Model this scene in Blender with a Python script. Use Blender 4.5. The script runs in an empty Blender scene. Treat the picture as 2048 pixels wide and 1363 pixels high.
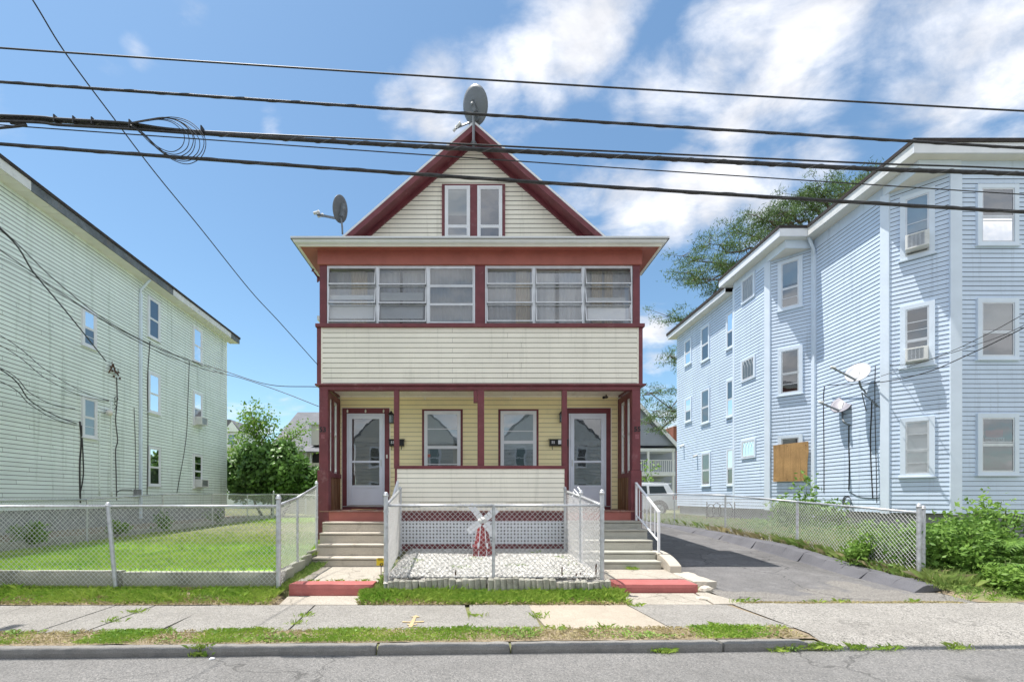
import bpy, bmesh, math, random
import numpy as np
from mathutils import Vector, Matrix, noise
random.seed(7); rng = np.random.default_rng(7)
C = bpy.context.scene.collection
scene = bpy.context.scene
PI = math.pi

# ---------------------------------------------------------------- camera
F = 910.0; VX = 945.0; VY = 995.0; EYE = 1.5          # focal length and vanishing point in photo pixels, eye height
cam_d = bpy.data.cameras.new('camera'); cam = bpy.data.objects.new('camera', cam_d); C.objects.link(cam)
cam.location = (0, 0, EYE); cam.rotation_euler = (math.radians(90), 0, 0)
cam_d.sensor_width = 36; cam_d.lens = F/2048*36
cam_d.shift_x = (1024-VX)/2048; cam_d.shift_y = (VY-681.5)/2048
cam_d.clip_start = 0.1; cam_d.clip_end = 2000
scene.camera = cam
def PX(px, Y): return (px-VX)/F*Y
def PZ(py, Y): return EYE+(VY-py)/F*Y
def at(px, py, Y): return Vector((PX(px, Y), Y, PZ(py, Y)))

# ---------------------------------------------------------------- light
SUN = Vector((-0.31, 0.05, 1.0)).normalized()
sl = bpy.data.lights.new('sun', 'SUN'); sl.energy = 2.1; sl.angle = math.radians(0.53); sl.color = (1, .955, .89)
so = bpy.data.objects.new('sun', sl); C.objects.link(so); so.location = (-20, 5, 40)
so.rotation_euler = (-SUN).to_track_quat('-Z', 'Y').to_euler()
world = bpy.data.worlds.new('World'); scene.world = world; world.use_nodes = True
scene.view_settings.view_transform = 'Standard'; scene.view_settings.look = 'None'
scene.view_settings.gamma = 1; scene.view_settings.use_curve_mapping = False
scene.view_settings.exposure = 1.66
def build_world():
    nt = world.node_tree; N = nt.nodes; L = nt.links; N.clear()
    out = N.new('ShaderNodeOutputWorld'); bg = N.new('ShaderNodeBackground'); L.new(bg.outputs[0], out.inputs[0])
    sky = N.new('ShaderNodeTexSky'); sky.sky_type = 'NISHITA'; sky.sun_disc = False
    sky.sun_elevation = math.asin(SUN.z); sky.sun_rotation = math.atan2(SUN.x, SUN.y)
    sky.air_density = 1.0; sky.dust_density = 0.6; sky.ozone_density = 1.2
    tc = N.new('ShaderNodeTexCoord')
    nrm = N.new('ShaderNodeVectorMath'); nrm.operation = 'NORMALIZE'; L.new(tc.outputs['Generated'], nrm.inputs[0])
    def math_(op, a, b=None, c=None):
        m = N.new('ShaderNodeMath'); m.operation = op
        for i, v in enumerate((a, b, c)):
            if v is None: continue
            if isinstance(v, (int, float)): m.inputs[i].default_value = v
            else: L.new(v, m.inputs[i])
        return m.outputs[0]
    # clouds drift in a layer overhead: a direction is projected onto that layer, so they flatten towards the horizon
    sep = N.new('ShaderNodeSeparateXYZ'); L.new(nrm.outputs[0], sep.inputs[0])
    den = math_('ADD', math_('MAXIMUM', sep.outputs['Z'], 0.0), .30)
    cmb = N.new('ShaderNodeCombineXYZ'); L.new(math_('DIVIDE', sep.outputs['X'], den), cmb.inputs[0]); L.new(math_('DIVIDE', sep.outputs['Y'], den), cmb.inputs[1])
    mp = N.new('ShaderNodeMapping'); mp.inputs['Rotation'].default_value = (0, 0, math.radians(38)); mp.inputs['Scale'].default_value = (1.0, 1.5, 1); mp.inputs['Location'].default_value = (2.7, .4, 0)
    L.new(cmb.outputs[0], mp.inputs[0]); lay = mp.outputs[0]
    def fbm(sc, det, rough, dist=0.0, off=(0, 0, 0)):
        n = N.new('ShaderNodeTexNoise'); n.inputs['Scale'].default_value = sc; n.inputs['Detail'].default_value = det; n.inputs['Roughness'].default_value = rough; n.inputs['Distortion'].default_value = dist
        v = N.new('ShaderNodeVectorMath'); v.operation = 'ADD'; v.inputs[1].default_value = off; L.new(lay, v.inputs[0]); L.new(v.outputs[0], n.inputs[0]); return n.outputs['Fac']
    def ramp(v, a, b, lo=0, hi=1, sm=True):
        r = N.new('ShaderNodeMapRange'); r.interpolation_type = 'SMOOTHSTEP' if sm else 'LINEAR'
        for k, x in (('From Min', a), ('From Max', b), ('To Min', lo), ('To Max', hi)): r.inputs[k].default_value = x
        L.new(v, r.inputs['Value']); return r.outputs[0]
    # the clouds in view, (photo pixel, angular radius, strength)
    blobs = [(1150, 90, .13, 1), (1070, 120, .12, 1), (1000, 170, .12, .95), (1210, 25, .11, .9), (1090, -10, .10, .8), (880, 200, .12, .85), (800, 220, .09, .75), (1030, 240, .10, .8), (1110, 190, .09, .8),
             (1490, 70, .14, 1), (1580, 60, .14, 1), (1560, 140, .14, 1), (1420, 140, .13, 1), (1330, 175, .11, .95), (1240, 215, .09, .8), (1480, 205, .12, .9), (1650, 60, .12, .9), (1650, 150, .12, .9), (1410, 240, .09, .7),
             (1860, 70, .15, .95), (1970, 60, .16, .9), (1850, 150, .12, .9), (1960, 190, .14, .9), (2070, 160, .2, .9), (2030, 280, .12, .7), (1790, 190, .10, .7),
             (1170, 370, .11, .95), (1260, 400, .13, 1), (1350, 400, .13, 1), (1440, 385, .12, 1), (1530, 385, .11, .95), (1640, 325, .10, .85), (1270, 470, .10, .85), (1180, 430, .08, .8), (1600, 400, .1, .8),
             (1300, 670, .09, .95), (1330, 730, .08, .8), (1340, 860, .10, .9), (500, 860, .12, .75), (590, 850, .1, .6),
             (215, 140, .06, .62), (275, 105, .05, .62), (180, 175, .05, .58), (375, 5, .06, .6), (30, 285, .10, .6), (545, 248, .045, .62), (620, 245, .05, .64), (175, 395, .04, .5)]
    acc = None
    for px, py, r, w in blobs:
        dv = Vector(((px-VX)/F, 1, (VY-py)/F)).normalized()
        dt = N.new('ShaderNodeVectorMath'); dt.operation = 'DISTANCE'; dt.inputs[1].default_value = dv; L.new(nrm.outputs[0], dt.inputs[0])
        v = ramp(dt.outputs['Value'], r*1.25, 0, 0, w)
        acc = v if acc is None else math_('MAXIMUM', acc, v)
    # beyond the frame the cloud is denser, added to lift the fill light
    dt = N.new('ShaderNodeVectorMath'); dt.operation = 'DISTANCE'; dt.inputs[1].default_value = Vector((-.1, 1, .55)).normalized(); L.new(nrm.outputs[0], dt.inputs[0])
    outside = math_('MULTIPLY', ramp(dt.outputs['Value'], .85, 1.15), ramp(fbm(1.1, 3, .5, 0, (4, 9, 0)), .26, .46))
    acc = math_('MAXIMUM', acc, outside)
    f1 = fbm(4.2, 10, .58, .35); f2 = fbm(13, 6, .6, .2, (3, 1, 0))
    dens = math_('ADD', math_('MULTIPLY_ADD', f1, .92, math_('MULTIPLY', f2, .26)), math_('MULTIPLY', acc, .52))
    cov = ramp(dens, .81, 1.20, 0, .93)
    shade = ramp(fbm(5.0, 6, .55, .3, (.06, .10, 0)), .36, .62, 1.0, .74)
    core = ramp(dens, .95, 1.3, .90, 1.0)
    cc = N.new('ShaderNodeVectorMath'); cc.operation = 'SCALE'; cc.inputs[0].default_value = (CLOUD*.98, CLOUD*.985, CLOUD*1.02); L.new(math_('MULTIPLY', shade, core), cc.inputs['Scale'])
    hs = N.new('ShaderNodeHueSaturation'); hs.inputs['Saturation'].default_value = .97; hs.inputs['Value'].default_value = SKYV
    L.new(sky.outputs[0], hs.inputs['Color'])
    tn = N.new('ShaderNodeMixRGB'); tn.blend_type = 'MULTIPLY'; tn.inputs[0].default_value = 1; tn.inputs[2].default_value = (.76, .93, .95, 1)
    L.new(hs.outputs[0], tn.inputs[1])
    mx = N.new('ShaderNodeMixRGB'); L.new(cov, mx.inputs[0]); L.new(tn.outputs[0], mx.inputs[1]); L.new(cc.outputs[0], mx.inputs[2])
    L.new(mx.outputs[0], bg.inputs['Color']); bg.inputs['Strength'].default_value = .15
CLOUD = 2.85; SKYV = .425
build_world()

# ---------------------------------------------------------------- materials
def new_mat(name):
    m = bpy.data.materials.new(name); m.use_nodes = True; nt = m.node_tree
    return m, nt, nt.nodes, nt.links, nt.nodes['Principled BSDF']
def mat(name, col, rough=.7, var=.12, scale=3.0, fine=0.0, fscale=60, bump=0.0, bscale=80, metal=0.0, stain=None, stain_amt=.5, stain_scale=1.2,
        stain_thr=.55, streak=False, spec=.4, island=0.0, obj_var=0.0):
    """surface colour with soft variation, fine grain, optional stains / vertical streaks, and relief"""
    m, nt, N, L, b = new_mat(name)
    g = N.new('ShaderNodeNewGeometry'); pos = g.outputs['Position']
    def nz(sc, det=4, rough_=.55, vec=pos):
        n = N.new('ShaderNodeTexNoise'); n.inputs['Scale'].default_value = sc; n.inputs['Detail'].default_value = det; n.inputs['Roughness'].default_value = rough_
        L.new(vec, n.inputs['Vector']); return n.outputs['Fac']
    def rng_(v, lo, hi, a=.3, c=.7):
        r = N.new('ShaderNodeMapRange'); r.inputs['From Min'].default_value = a; r.inputs['From Max'].default_value = c
        r.inputs['To Min'].default_value = lo; r.inputs['To Max'].default_value = hi; L.new(v, r.inputs['Value']); return r.outputs[0]
    v = rng_(nz(scale), 1-var, 1+var)
    def mul(a_, b_):
        q = N.new('ShaderNodeMath'); q.operation = 'MULTIPLY'; L.new(a_, q.inputs[0]); L.new(b_, q.inputs[1]); return q.outputs[0]
    if fine: v = mul(v, rng_(nz(fscale, 3, .7), 1-fine, 1+fine))
    if obj_var:
        oi = N.new('ShaderNodeObjectInfo'); v = mul(v, rng_(oi.outputs['Random'], 1-obj_var, 1+obj_var, 0, 1))
    if island: v = mul(v, rng_(g.outputs['Random Per Island'], 1-island, 1+island, 0, 1))
    sc = N.new('ShaderNodeVectorMath'); sc.operation = 'SCALE'; sc.inputs[0].default_value = col[:3]; L.new(v, sc.inputs['Scale'])
    cur = sc.outputs[0]
    if stain:
        vec = pos
        if streak:
            mp = N.new('ShaderNodeMapping'); mp.inputs['Scale'].default_value = (9, 9, .5); L.new(pos, mp.inputs[0]); vec = mp.outputs[0]
        f = rng_(nz(stain_scale, 7, .65, vec), 0, stain_amt, stain_thr, stain_thr+.15)
        mx = N.new('ShaderNodeMixRGB'); L.new(f, mx.inputs[0]); L.new(cur, mx.inputs[1]); mx.inputs[2].default_value = (*stain, 1); cur = mx.outputs[0]
    L.new(cur, b.inputs['Base Color'])
    b.inputs['Roughness'].default_value = rough; b.inputs['Metallic'].default_value = metal; b.inputs['Specular IOR Level'].default_value = spec
    if bump:
        bp = N.new('ShaderNodeBump'); bp.inputs['Strength'].default_value = bump; bp.inputs['Distance'].default_value = .02
        L.new(nz(bscale, 4, .7), bp.inputs['Height']); L.new(bp.outputs[0], b.inputs['Normal'])
    return m
def leaf_mat(name, a, b_, rough=.5, trans=.35):
    m, nt, N, L, b = new_mat(name)
    g = N.new('ShaderNodeNewGeometry'); cr = N.new('ShaderNodeMixRGB'); cr.inputs[1].default_value = (*a, 1); cr.inputs[2].default_value = (*b_, 1)
    n = N.new('ShaderNodeTexNoise'); n.inputs['Scale'].default_value = 1.6; n.inputs['Detail'].default_value = 5; L.new(g.outputs['Position'], n.inputs[0])
    ad = N.new('ShaderNodeMath'); ad.operation = 'MULTIPLY_ADD'; ad.inputs[1].default_value = .55; L.new(g.outputs['Random Per Island'], ad.inputs[0])
    n.inputs['Scale'].default_value = 1.1; n.inputs['Roughness'].default_value = .65
    s = N.new('ShaderNodeMapRange'); s.inputs['From Min'].default_value = .36; s.inputs['From Max'].default_value = .64; s.inputs['To Max'].default_value = .5; L.new(n.outputs['Fac'], s.inputs['Value'])
    L.new(s.outputs[0], ad.inputs[2]); L.new(ad.outputs[0], cr.inputs[0])
    L.new(cr.outputs[0], b.inputs['Base Color']); b.inputs['Roughness'].default_value = rough; b.inputs['Specular IOR Level'].default_value = .3
    t = N.new('ShaderNodeBsdfTranslucent'); L.new(cr.outputs[0], t.inputs[0]); mx = N.new('ShaderNodeMixShader'); mx.inputs[0].default_value = trans
    L.new(b.outputs[0], mx.inputs[1]); L.new(t.outputs[0], mx.inputs[2]); L.new(mx.outputs[0], N['Material Output'].inputs[0])
    return m
def glass_mat(name, tint=(.75, .8, .82), base=.10, gloss=1.0, rough=.015, wob=.005):
    m, nt, N, L, b = new_mat(name); N.remove(b)
    t = N.new('ShaderNodeBsdfTransparent'); t.inputs[0].default_value = (*tint, 1)
    gl = N.new('ShaderNodeBsdfGlossy'); gl.inputs[0].default_value = (gloss, gloss, gloss, 1); gl.inputs['Roughness'].default_value = rough
    fr = N.new('ShaderNodeFresnel'); fr.inputs[0].default_value = 1.5
    mr = N.new('ShaderNodeMapRange'); mr.inputs['From Min'].default_value = .04; mr.inputs['From Max'].default_value = 1; mr.inputs['To Min'].default_value = base; mr.inputs['To Max'].default_value = 1
    L.new(fr.outputs[0], mr.inputs['Value'])
    n = N.new('ShaderNodeTexNoise'); n.inputs['Scale'].default_value = 2.2; g = N.new('ShaderNodeNewGeometry'); L.new(g.outputs['Position'], n.inputs[0])
    bp = N.new('ShaderNodeBump'); bp.inputs['Strength'].default_value = wob; bp.inputs['Distance'].default_value = .3; L.new(n.outputs['Fac'], bp.inputs['Height']); L.new(bp.outputs[0], gl.inputs['Normal'])
    mx = N.new('ShaderNodeMixShader'); L.new(mr.outputs[0], mx.inputs[0]); L.new(t.outputs[0], mx.inputs[1]); L.new(gl.outputs[0], mx.inputs[2])
    L.new(mx.outputs[0], N['Material Output'].inputs[0]); return m
def sheer_mat(name, col, alpha):
    m, nt, N, L, b = new_mat(name); b.inputs['Base Color'].default_value = (*col, 1); b.inputs['Roughness'].default_value = .9
    t = N.new('ShaderNodeBsdfTransparent'); mx = N.new('ShaderNodeMixShader'); mx.inputs[0].default_value = alpha
    L.new(t.outputs[0], mx.inputs[1]); L.new(b.outputs[0], mx.inputs[2]); L.new(mx.outputs[0], N['Material Output'].inputs[0]); return m

M = {}
M['cream'] = mat('cream_vinyl', (.90, .865, .755), .45, .05, 1.5, obj_var=.035, stain=(.52, .51, .42), stain_amt=.32, stain_scale=.9, streak=True)
M['yellow'] = mat('yellow_vinyl', (.94, .84, .50), .5, .05, 1.5, obj_var=.035, stain=(.66, .60, .40), stain_amt=.4, stain_scale=1.0)
M['mint'] = mat('mint_vinyl', (.82, .905, .86), .5, .05, 1.0, obj_var=.035, stain=(.42, .50, .42), stain_amt=.48, stain_scale=.55, stain_thr=.54, streak=True)
M['blue'] = mat('pale_blue_vinyl', (.62, .73, .88), .45, .05, 1.2, obj_var=.035, stain=(.42, .50, .60), stain_amt=.5, stain_scale=.8, streak=True)
M['blue_trim'] = mat('pale_blue_trim', (.70, .79, .90), .45, .05, 2)
M['maroon'] = mat('maroon_paint', (.172, .044, .054), .45, .18, 4, bump=.12, bscale=40, stain=(.34, .19, .20), stain_amt=.55, stain_scale=4.5, stain_thr=.60)
M['terra'] = mat('brick_red_paint', (.40, .135, .11), .55, .10, 3, bump=.1, bscale=40)
M['white'] = mat('white_paint', (.78, .80, .84), .4, .05, 3)
M['white_dirty'] = mat('weathered_white_paint', (.70, .71, .70), .5, .10, 3, stain=(.35, .35, .32), stain_amt=.5, stain_scale=4)
M['door_white'] = mat('storm_door_white', (.72, .77, .88), .35, .04, 3)
M['soffit'] = mat('soffit_white', (.78, .76, .70), .6, .05, 3)
M['alu'] = mat('aluminium', (.62, .64, .66), .35, .08, 6, metal=.6)
M['steel'] = mat('galvanised_steel', (.56, .58, .61), .42, .16, 14, metal=.55, stain=(.30, .28, .26), stain_amt=.5, stain_scale=9)
M['wire'] = mat('galvanised_wire', (.72, .72, .72), .5, .10, 8, metal=.1)
M['concrete'] = mat('old_concrete', (.50, .455, .39), .9, .10, 2.2, .16, 90, bump=.35, bscale=120, stain=(.20, .18, .15), stain_amt=.55, stain_scale=2.4, stain_thr=.56)
M['concrete_paint'] = mat('grey_painted_concrete', (.44, .43, .375), .8, .08, 2.5, .1, 80, bump=.2, bscale=80, stain=(.22, .21, .19), stain_amt=.4, stain_scale=3)
M['wallc'] = mat('retaining_wall_concrete', (.40, .40, .33), .9, .14, 1.5, .14, 70, bump=.4, bscale=60, stain=(.17, .18, .13), stain_amt=.65, stain_scale=1.4, stain_thr=.52)
M['redstep'] = mat('red_painted_concrete', (.42, .13, .12), .6, .10, 5, .08, 60, bump=.3, bscale=60, stain=(.46, .26, .24), stain_amt=.45, stain_scale=6, stain_thr=.58)
M['found'] = mat('grey_foundation', (.30, .31, .32), .9, .16, 1.6, .15, 30, bump=.5, bscale=30, stain=(.16, .16, .15), stain_amt=.6, stain_scale=1.3)
M['shingle'] = mat('grey_roof_shingle', (.17, .175, .19), .95, .15, 2, .3, 60, bump=.5, bscale=60)
M['roofdark'] = mat('dark_roof_edge', (.045, .038, .036), .9, .3, 5, .3, 50)
M['fascia_gray'] = mat('weathered_grey_fascia', (.14, .16, .18), .85, .3, 3, .3, 30, stain=(.26, .20, .14), stain_amt=.6, stain_scale=2.5)
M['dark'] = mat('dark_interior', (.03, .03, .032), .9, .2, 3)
M['door_dark'] = mat('inner_door', (.10, .085, .07), .6, .2, 3)
M['room'] = mat('dim_room_wall', (.42, .41, .38), .9, .1, 2)
M['black'] = mat('black_enamel', (.015, .015, .017), .35, .1, 5)
M['cable'] = mat('black_cable', (.035, .035, .037), .5, .5, 22)
M['cable_grey'] = mat('grey_cable', (.10, .10, .10), .55, .4, 15)
M['dish'] = mat('grey_dish', (.17, .19, .215), .45, .06, 4)
M['dish_dark'] = mat('dark_grey_dish', (.13, .14, .15), .45, .1, 5)
M['dish_face'] = mat('satellite_dish_face', (.40, .42, .46), .4, .05, 4)
M['floor'] = mat('worn_porch_floor', (.30, .16, .13), .7, .2, 5, stain=(.34, .31, .28), stain_amt=.7, stain_scale=4)
M['mpatch'] = mat('faded_maroon', (.26, .09, .11), .6, .2, 20)
M['ply'] = mat('plywood', (.50, .30, .13), .75, .16, 2, .16, 40, stain=(.30, .17, .07), stain_amt=.75, stain_scale=1.3, stain_thr=.50, streak=True)
M['log'] = mat('weathered_logs', (.38, .37, .32), .95, .25, 5, .2, 60, bump=.7, bscale=50, island=.15, stain=(.12, .12, .10), stain_amt=.6, stain_scale=6)
M['asphalt_kerb'] = mat('asphalt_kerb', (.13, .13, .145), .9, .16, 2, .2, 80, bump=.4, bscale=100, stain=(.16, .155, .15), stain_amt=.5, stain_scale=2.5)
M['granite'] = mat('granite_kerb', (.25, .24, .225), .9, .14, 3, .25, 110, bump=.6, bscale=90, stain=(.14, .14, .14), stain_amt=.6, stain_scale=3.2)
M['pane'] = glass_mat('window_glass', base=.16)
M['pane_strong'] = glass_mat('reflective_window_glass', (.6, .66, .7), base=.22)
M['pane_soft'] = glass_mat('louvre_glass', (.92, .94, .95), base=.07)
M['felt'] = mat('dark_building_paper', (.03, .03, .03), .95, .2, 3)
M['blind'] = mat('white_blind', (.66, .66, .64), .8, .06, 3)
M['shade_grey'] = mat('grey_insect_screen', (.20, .21, .21), .9, .08, 2)
M['curtain'] = mat('cream_curtain', (.62, .52, .40), .9, .08, 4)
M['sheer'] = sheer_mat('sheer_curtain', (.66, .67, .72), .85)
M['screen'] = sheer_mat('insect_screen', (.45, .46, .47), .28)
M['sign_yellow'] = mat('yellow_plastic', (.80, .60, .04), .5, .05, 6)
M['rust'] = mat('rusty_iron', (.10, .055, .035), .8, .3, 20)
M['mill_red'] = mat('windmill_red_paint', (.25, .035, .04), .5, .2, 12, stain=(.20, .10, .09), stain_amt=.6, stain_scale=9)
M['paint_orange'] = mat('orange_marking_paint', (.50, .38, .20), .9, .2, 20, stain=(.30, .285, .26), stain_amt=.8, stain_scale=14, stain_thr=.48)
M['tyre'] = mat('tyre_rubber', (.02, .02, .02), .8, .2, 9)
M['car_white'] = mat('white_car_paint', (.72, .74, .76), .25, .03, 2, spec=.6)
M['brick'] = mat('red_brick_wall', (.30, .12, .08), .9, .2, 2)
M['beige'] = mat('beige_siding', (.62, .60, .54), .6, .05, 1.5)
M['bluegrey'] = mat('blue_grey_siding', (.34, .37, .45), .6, .05, 1.5)
M['bark'] = mat('bark', (.12, .095, .075), .95, .3, 6, .3, 40, bump=.5)
M['stem'] = mat('green_stem', (.12, .16, .05), .8, .2, 8)
M['grass'] = leaf_mat('lawn_grass', (.15, .36, .03), (.56, .68, .14), .6, .35)
M['grass_verge'] = leaf_mat('verge_grass', (.16, .34, .03), (.46, .56, .12), .6, .3)
M['grass_dry'] = leaf_mat('dry_grass', (.34, .28, .13), (.52, .46, .27), .8, .2)
M['grass_mix'] = leaf_mat('weedy_grass', (.14, .28, .05), (.42, .50, .16), .7, .3)
M['leaf_dark'] = leaf_mat('ivy_leaves', (.045, .11, .03), (.20, .36, .09), .38, .22)
M['leaf_light'] = leaf_mat('young_leaves', (.13, .27, .04), (.30, .46, .10), .5, .4)
M['leaf_weed'] = leaf_mat('weed_leaves', (.07, .17, .03), (.24, .40, .08), .5, .35)
M['needle'] = leaf_mat('pine_needles', (.05, .10, .04), (.17, .27, .08), .6, .2)
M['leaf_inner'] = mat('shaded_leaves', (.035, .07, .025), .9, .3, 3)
M['sign_red'] = mat('faded_red_sign', (.42, .16, .18), .6, .1, 9)
M['sign_white'] = mat('faded_white_sign', (.55, .62, .64), .6, .1, 9)
M['car_glass'] = mat('dark_car_glass', (.02, .03, .03), .08, .05, 2, spec=.6)
M['tail_red'] = mat('tail_light_red', (.35, .02, .02), .2, .05, 2)
M['dish_arm'] = mat('dish_arm_metal', (.22, .24, .25), .5, .15, 8, metal=.3)
M['dish_grey2'] = mat('violet_grey_dish', (.24, .235, .28), .45, .05, 4)
M['stone_white'] = mat('white_marble_chips', (.50, .49, .465), .8, .15, 6, .1, 60, island=.28)

def wood_mat():
    m, nt, N, L, b = new_mat('weathered_brown_wood')
    g = N.new('ShaderNodeNewGeometry'); mp = N.new('ShaderNodeMapping'); mp.inputs['Scale'].default_value = (14, 14, .8); L.new(g.outputs['Position'], mp.inputs[0])
    n = N.new('ShaderNodeTexNoise'); n.inputs['Scale'].default_value = 1.6; n.inputs['Detail'].default_value = 6; n.inputs['Roughness'].default_value = .65; L.new(mp.outputs[0], n.inputs[0])
    cr = N.new('ShaderNodeValToRGB'); e = cr.color_ramp.elements
    e[0].position = .3; e[0].color = (.035, .018, .01, 1); e[1].position = .72; e[1].color = (.34, .27, .19, 1)
    k = e.new(.5); k.color = (.20, .085, .03, 1)
    L.new(n.outputs['Fac'], cr.inputs[0]); L.new(cr.outputs[0], b.inputs['Base Color']); b.inputs['Roughness'].default_value = .7
    return m
M['wood'] = wood_mat()
def pavement_mat(name, col, speck, dark, crack=0.0, cscale=.5, patch=None, patch_y=None, tar=False):
    """aggregate surface: light and dark chips, worn patches, thin cracks"""
    m, nt, N, L, b = new_mat(name)
    g = N.new('ShaderNodeNewGeometry'); pos = g.outputs['Position']
    def noise_(sc, det=4, r=.6):
        n = N.new('ShaderNodeTexNoise'); n.inputs['Scale'].default_value = sc; n.inputs['Detail'].default_value = det; n.inputs['Roughness'].default_value = r; L.new(pos, n.inputs[0]); return n.outputs['Fac']
    def ramp(v, a, c, lo=0, hi=1):
        r = N.new('ShaderNodeMapRange'); r.inputs['From Min'].default_value = a; r.inputs['From Max'].default_value = c; r.inputs['To Min'].default_value = lo; r.inputs['To Max'].default_value = hi; L.new(v, r.inputs['Value']); return r.outputs[0]
    def mix(f, c1, c2):
        x = N.new('ShaderNodeMixRGB'); L.new(f, x.inputs[0])
        for i, c in ((1, c1), (2, c2)):
            if isinstance(c, tuple): x.inputs[i].default_value = (*c, 1)
            else: L.new(c, x.inputs[i])
        return x.outputs[0]
    v = N.new('ShaderNodeTexVoronoi'); v.inputs['Scale'].default_value = 95; L.new(pos, v.inputs[0])
    sepc = N.new('ShaderNodeSeparateColor'); L.new(v.outputs['Color'], sepc.inputs[0])
    c = mix(ramp(sepc.outputs[0], .55, .8), col, speck)
    c = mix(ramp(sepc.outputs[1], .72, .9), c, dark)
    c = mix(ramp(noise_(1.1, 6), .35, .7, 0, .45), c, tuple(x*.62 for x in col))
    if crack >= .5: c = mix(ramp(noise_(.6, 5, .5), .56, .60, 0, .16), c, tuple(x*.5 for x in col)); c = mix(ramp(noise_(1.7, 3, .5), .66, .74, 0, .4), c, tuple(x*.35 for x in col))
    if crack > .7: c = mix(ramp(noise_(.45, 5, .5), .50, .54, 0, .55), c, tuple(x*.55 for x in col)); c = mix(ramp(noise_(2.6, 6, .7), .52, .7, 0, .5), c, tuple(x*1.5 for x in col))
    c = mix(ramp(noise_(6, 5), .5, .75, 0, .3), c, tuple(min(1, x*1.35) for x in col))
    if patch:
        sp = N.new('ShaderNodeSeparateXYZ'); L.new(pos, sp.inputs[0])
        yy = ramp(sp.outputs['Y'], patch_y[1], patch_y[0], 0, .34)
        ad = N.new('ShaderNodeMath'); ad.operation = 'ADD'; L.new(yy, ad.inputs[0]); L.new(noise_(.9, 7, .6), ad.inputs[1])
        c = mix(ramp(ad.outputs[0], .66, .70), c, mix(ramp(sepc.outputs[2], .3, .8), patch, tuple(x*.5 for x in patch)))
    if crack:
        dn = N.new('ShaderNodeTexNoise'); dn.inputs['Scale'].default_value = 1.3; dn.inputs['Detail'].default_value = 6; L.new(pos, dn.inputs[0])
        ds = N.new('ShaderNodeVectorMath'); ds.operation = 'SCALE'; ds.inputs['Scale'].default_value = 1.1; L.new(dn.outputs['Color'], ds.inputs[0])
        dv = N.new('ShaderNodeVectorMath'); dv.operation = 'ADD'; L.new(pos, dv.inputs[0]); L.new(ds.outputs[0], dv.inputs[1])
        vo = N.new('ShaderNodeTexVoronoi'); vo.feature = 'DISTANCE_TO_EDGE'; vo.inputs['Scale'].default_value = cscale; L.new(dv.outputs[0], vo.inputs[0])
        c = mix(ramp(vo.outputs['Distance'], .012*cscale*1.3, .004*cscale, 0, crack), c, tuple(x*.25 for x in col))
    L.new(c, b.inputs['Base Color']); b.inputs['Roughness'].default_value = .92; b.inputs['Specular IOR Level'].default_value = .25
    bp = N.new('ShaderNodeBump'); bp.inputs['Strength'].default_value = .5; bp.inputs['Distance'].default_value = .006; L.new(v.outputs['Distance'], bp.inputs['Height']); L.new(bp.outputs[0], b.inputs['Normal'])
    return m
M['road'] = pavement_mat('road_asphalt', (.19, .186, .18), (.28, .27, .26), (.12, .12, .12), crack=.5, cscale=.28)
M['walk'] = pavement_mat('pavement_concrete', (.275, .262, .24), (.38, .365, .345), (.15, .145, .14), crack=.0)
M['walk_tan'] = pavement_mat('tan_pavement_concrete', (.42, .365, .30), (.46, .41, .34), (.34, .30, .24))
M['apron'] = pavement_mat('worn_apron_concrete', (.30, .285, .26), (.44, .42, .39), (.09, .088, .085), crack=.35, cscale=.35)
M['drive'] = pavement_mat('driveway_asphalt', (.175, .17, .17), (.21, .205, .20), (.09, .09, .095), crack=.8, cscale=.55, patch=(.27, .255, .235), patch_y=(6.5, 8.2))
M['path'] = pavement_mat('path_concrete', (.42, .385, .33), (.50, .46, .40), (.28, .25, .21), crack=.5, cscale=.9)
M['soil'] = mat('dry_soil', (.30, .24, .165), .95, .25, 3, .35, 60, bump=.8, bscale=60, stain=(.13, .11, .07), stain_amt=.7, stain_scale=3)
M['ground'] = mat('earth_and_grass', (.17, .18, .08), .95, .25, .8, .3, 30, stain=(.22, .18, .10), stain_amt=.7, stain_scale=1.0)
M['lawn_base'] = mat('lawn_soil', (.24, .40, .06), .95, .2, 2, .3, 40)
M['gravel_base'] = mat('gravel_bed', (.42, .40, .37), .9, .2, 8, .4, 60, bump=.8, bscale=50, stain=(.30, .28, .18), stain_amt=.5, stain_scale=2.2)

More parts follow.
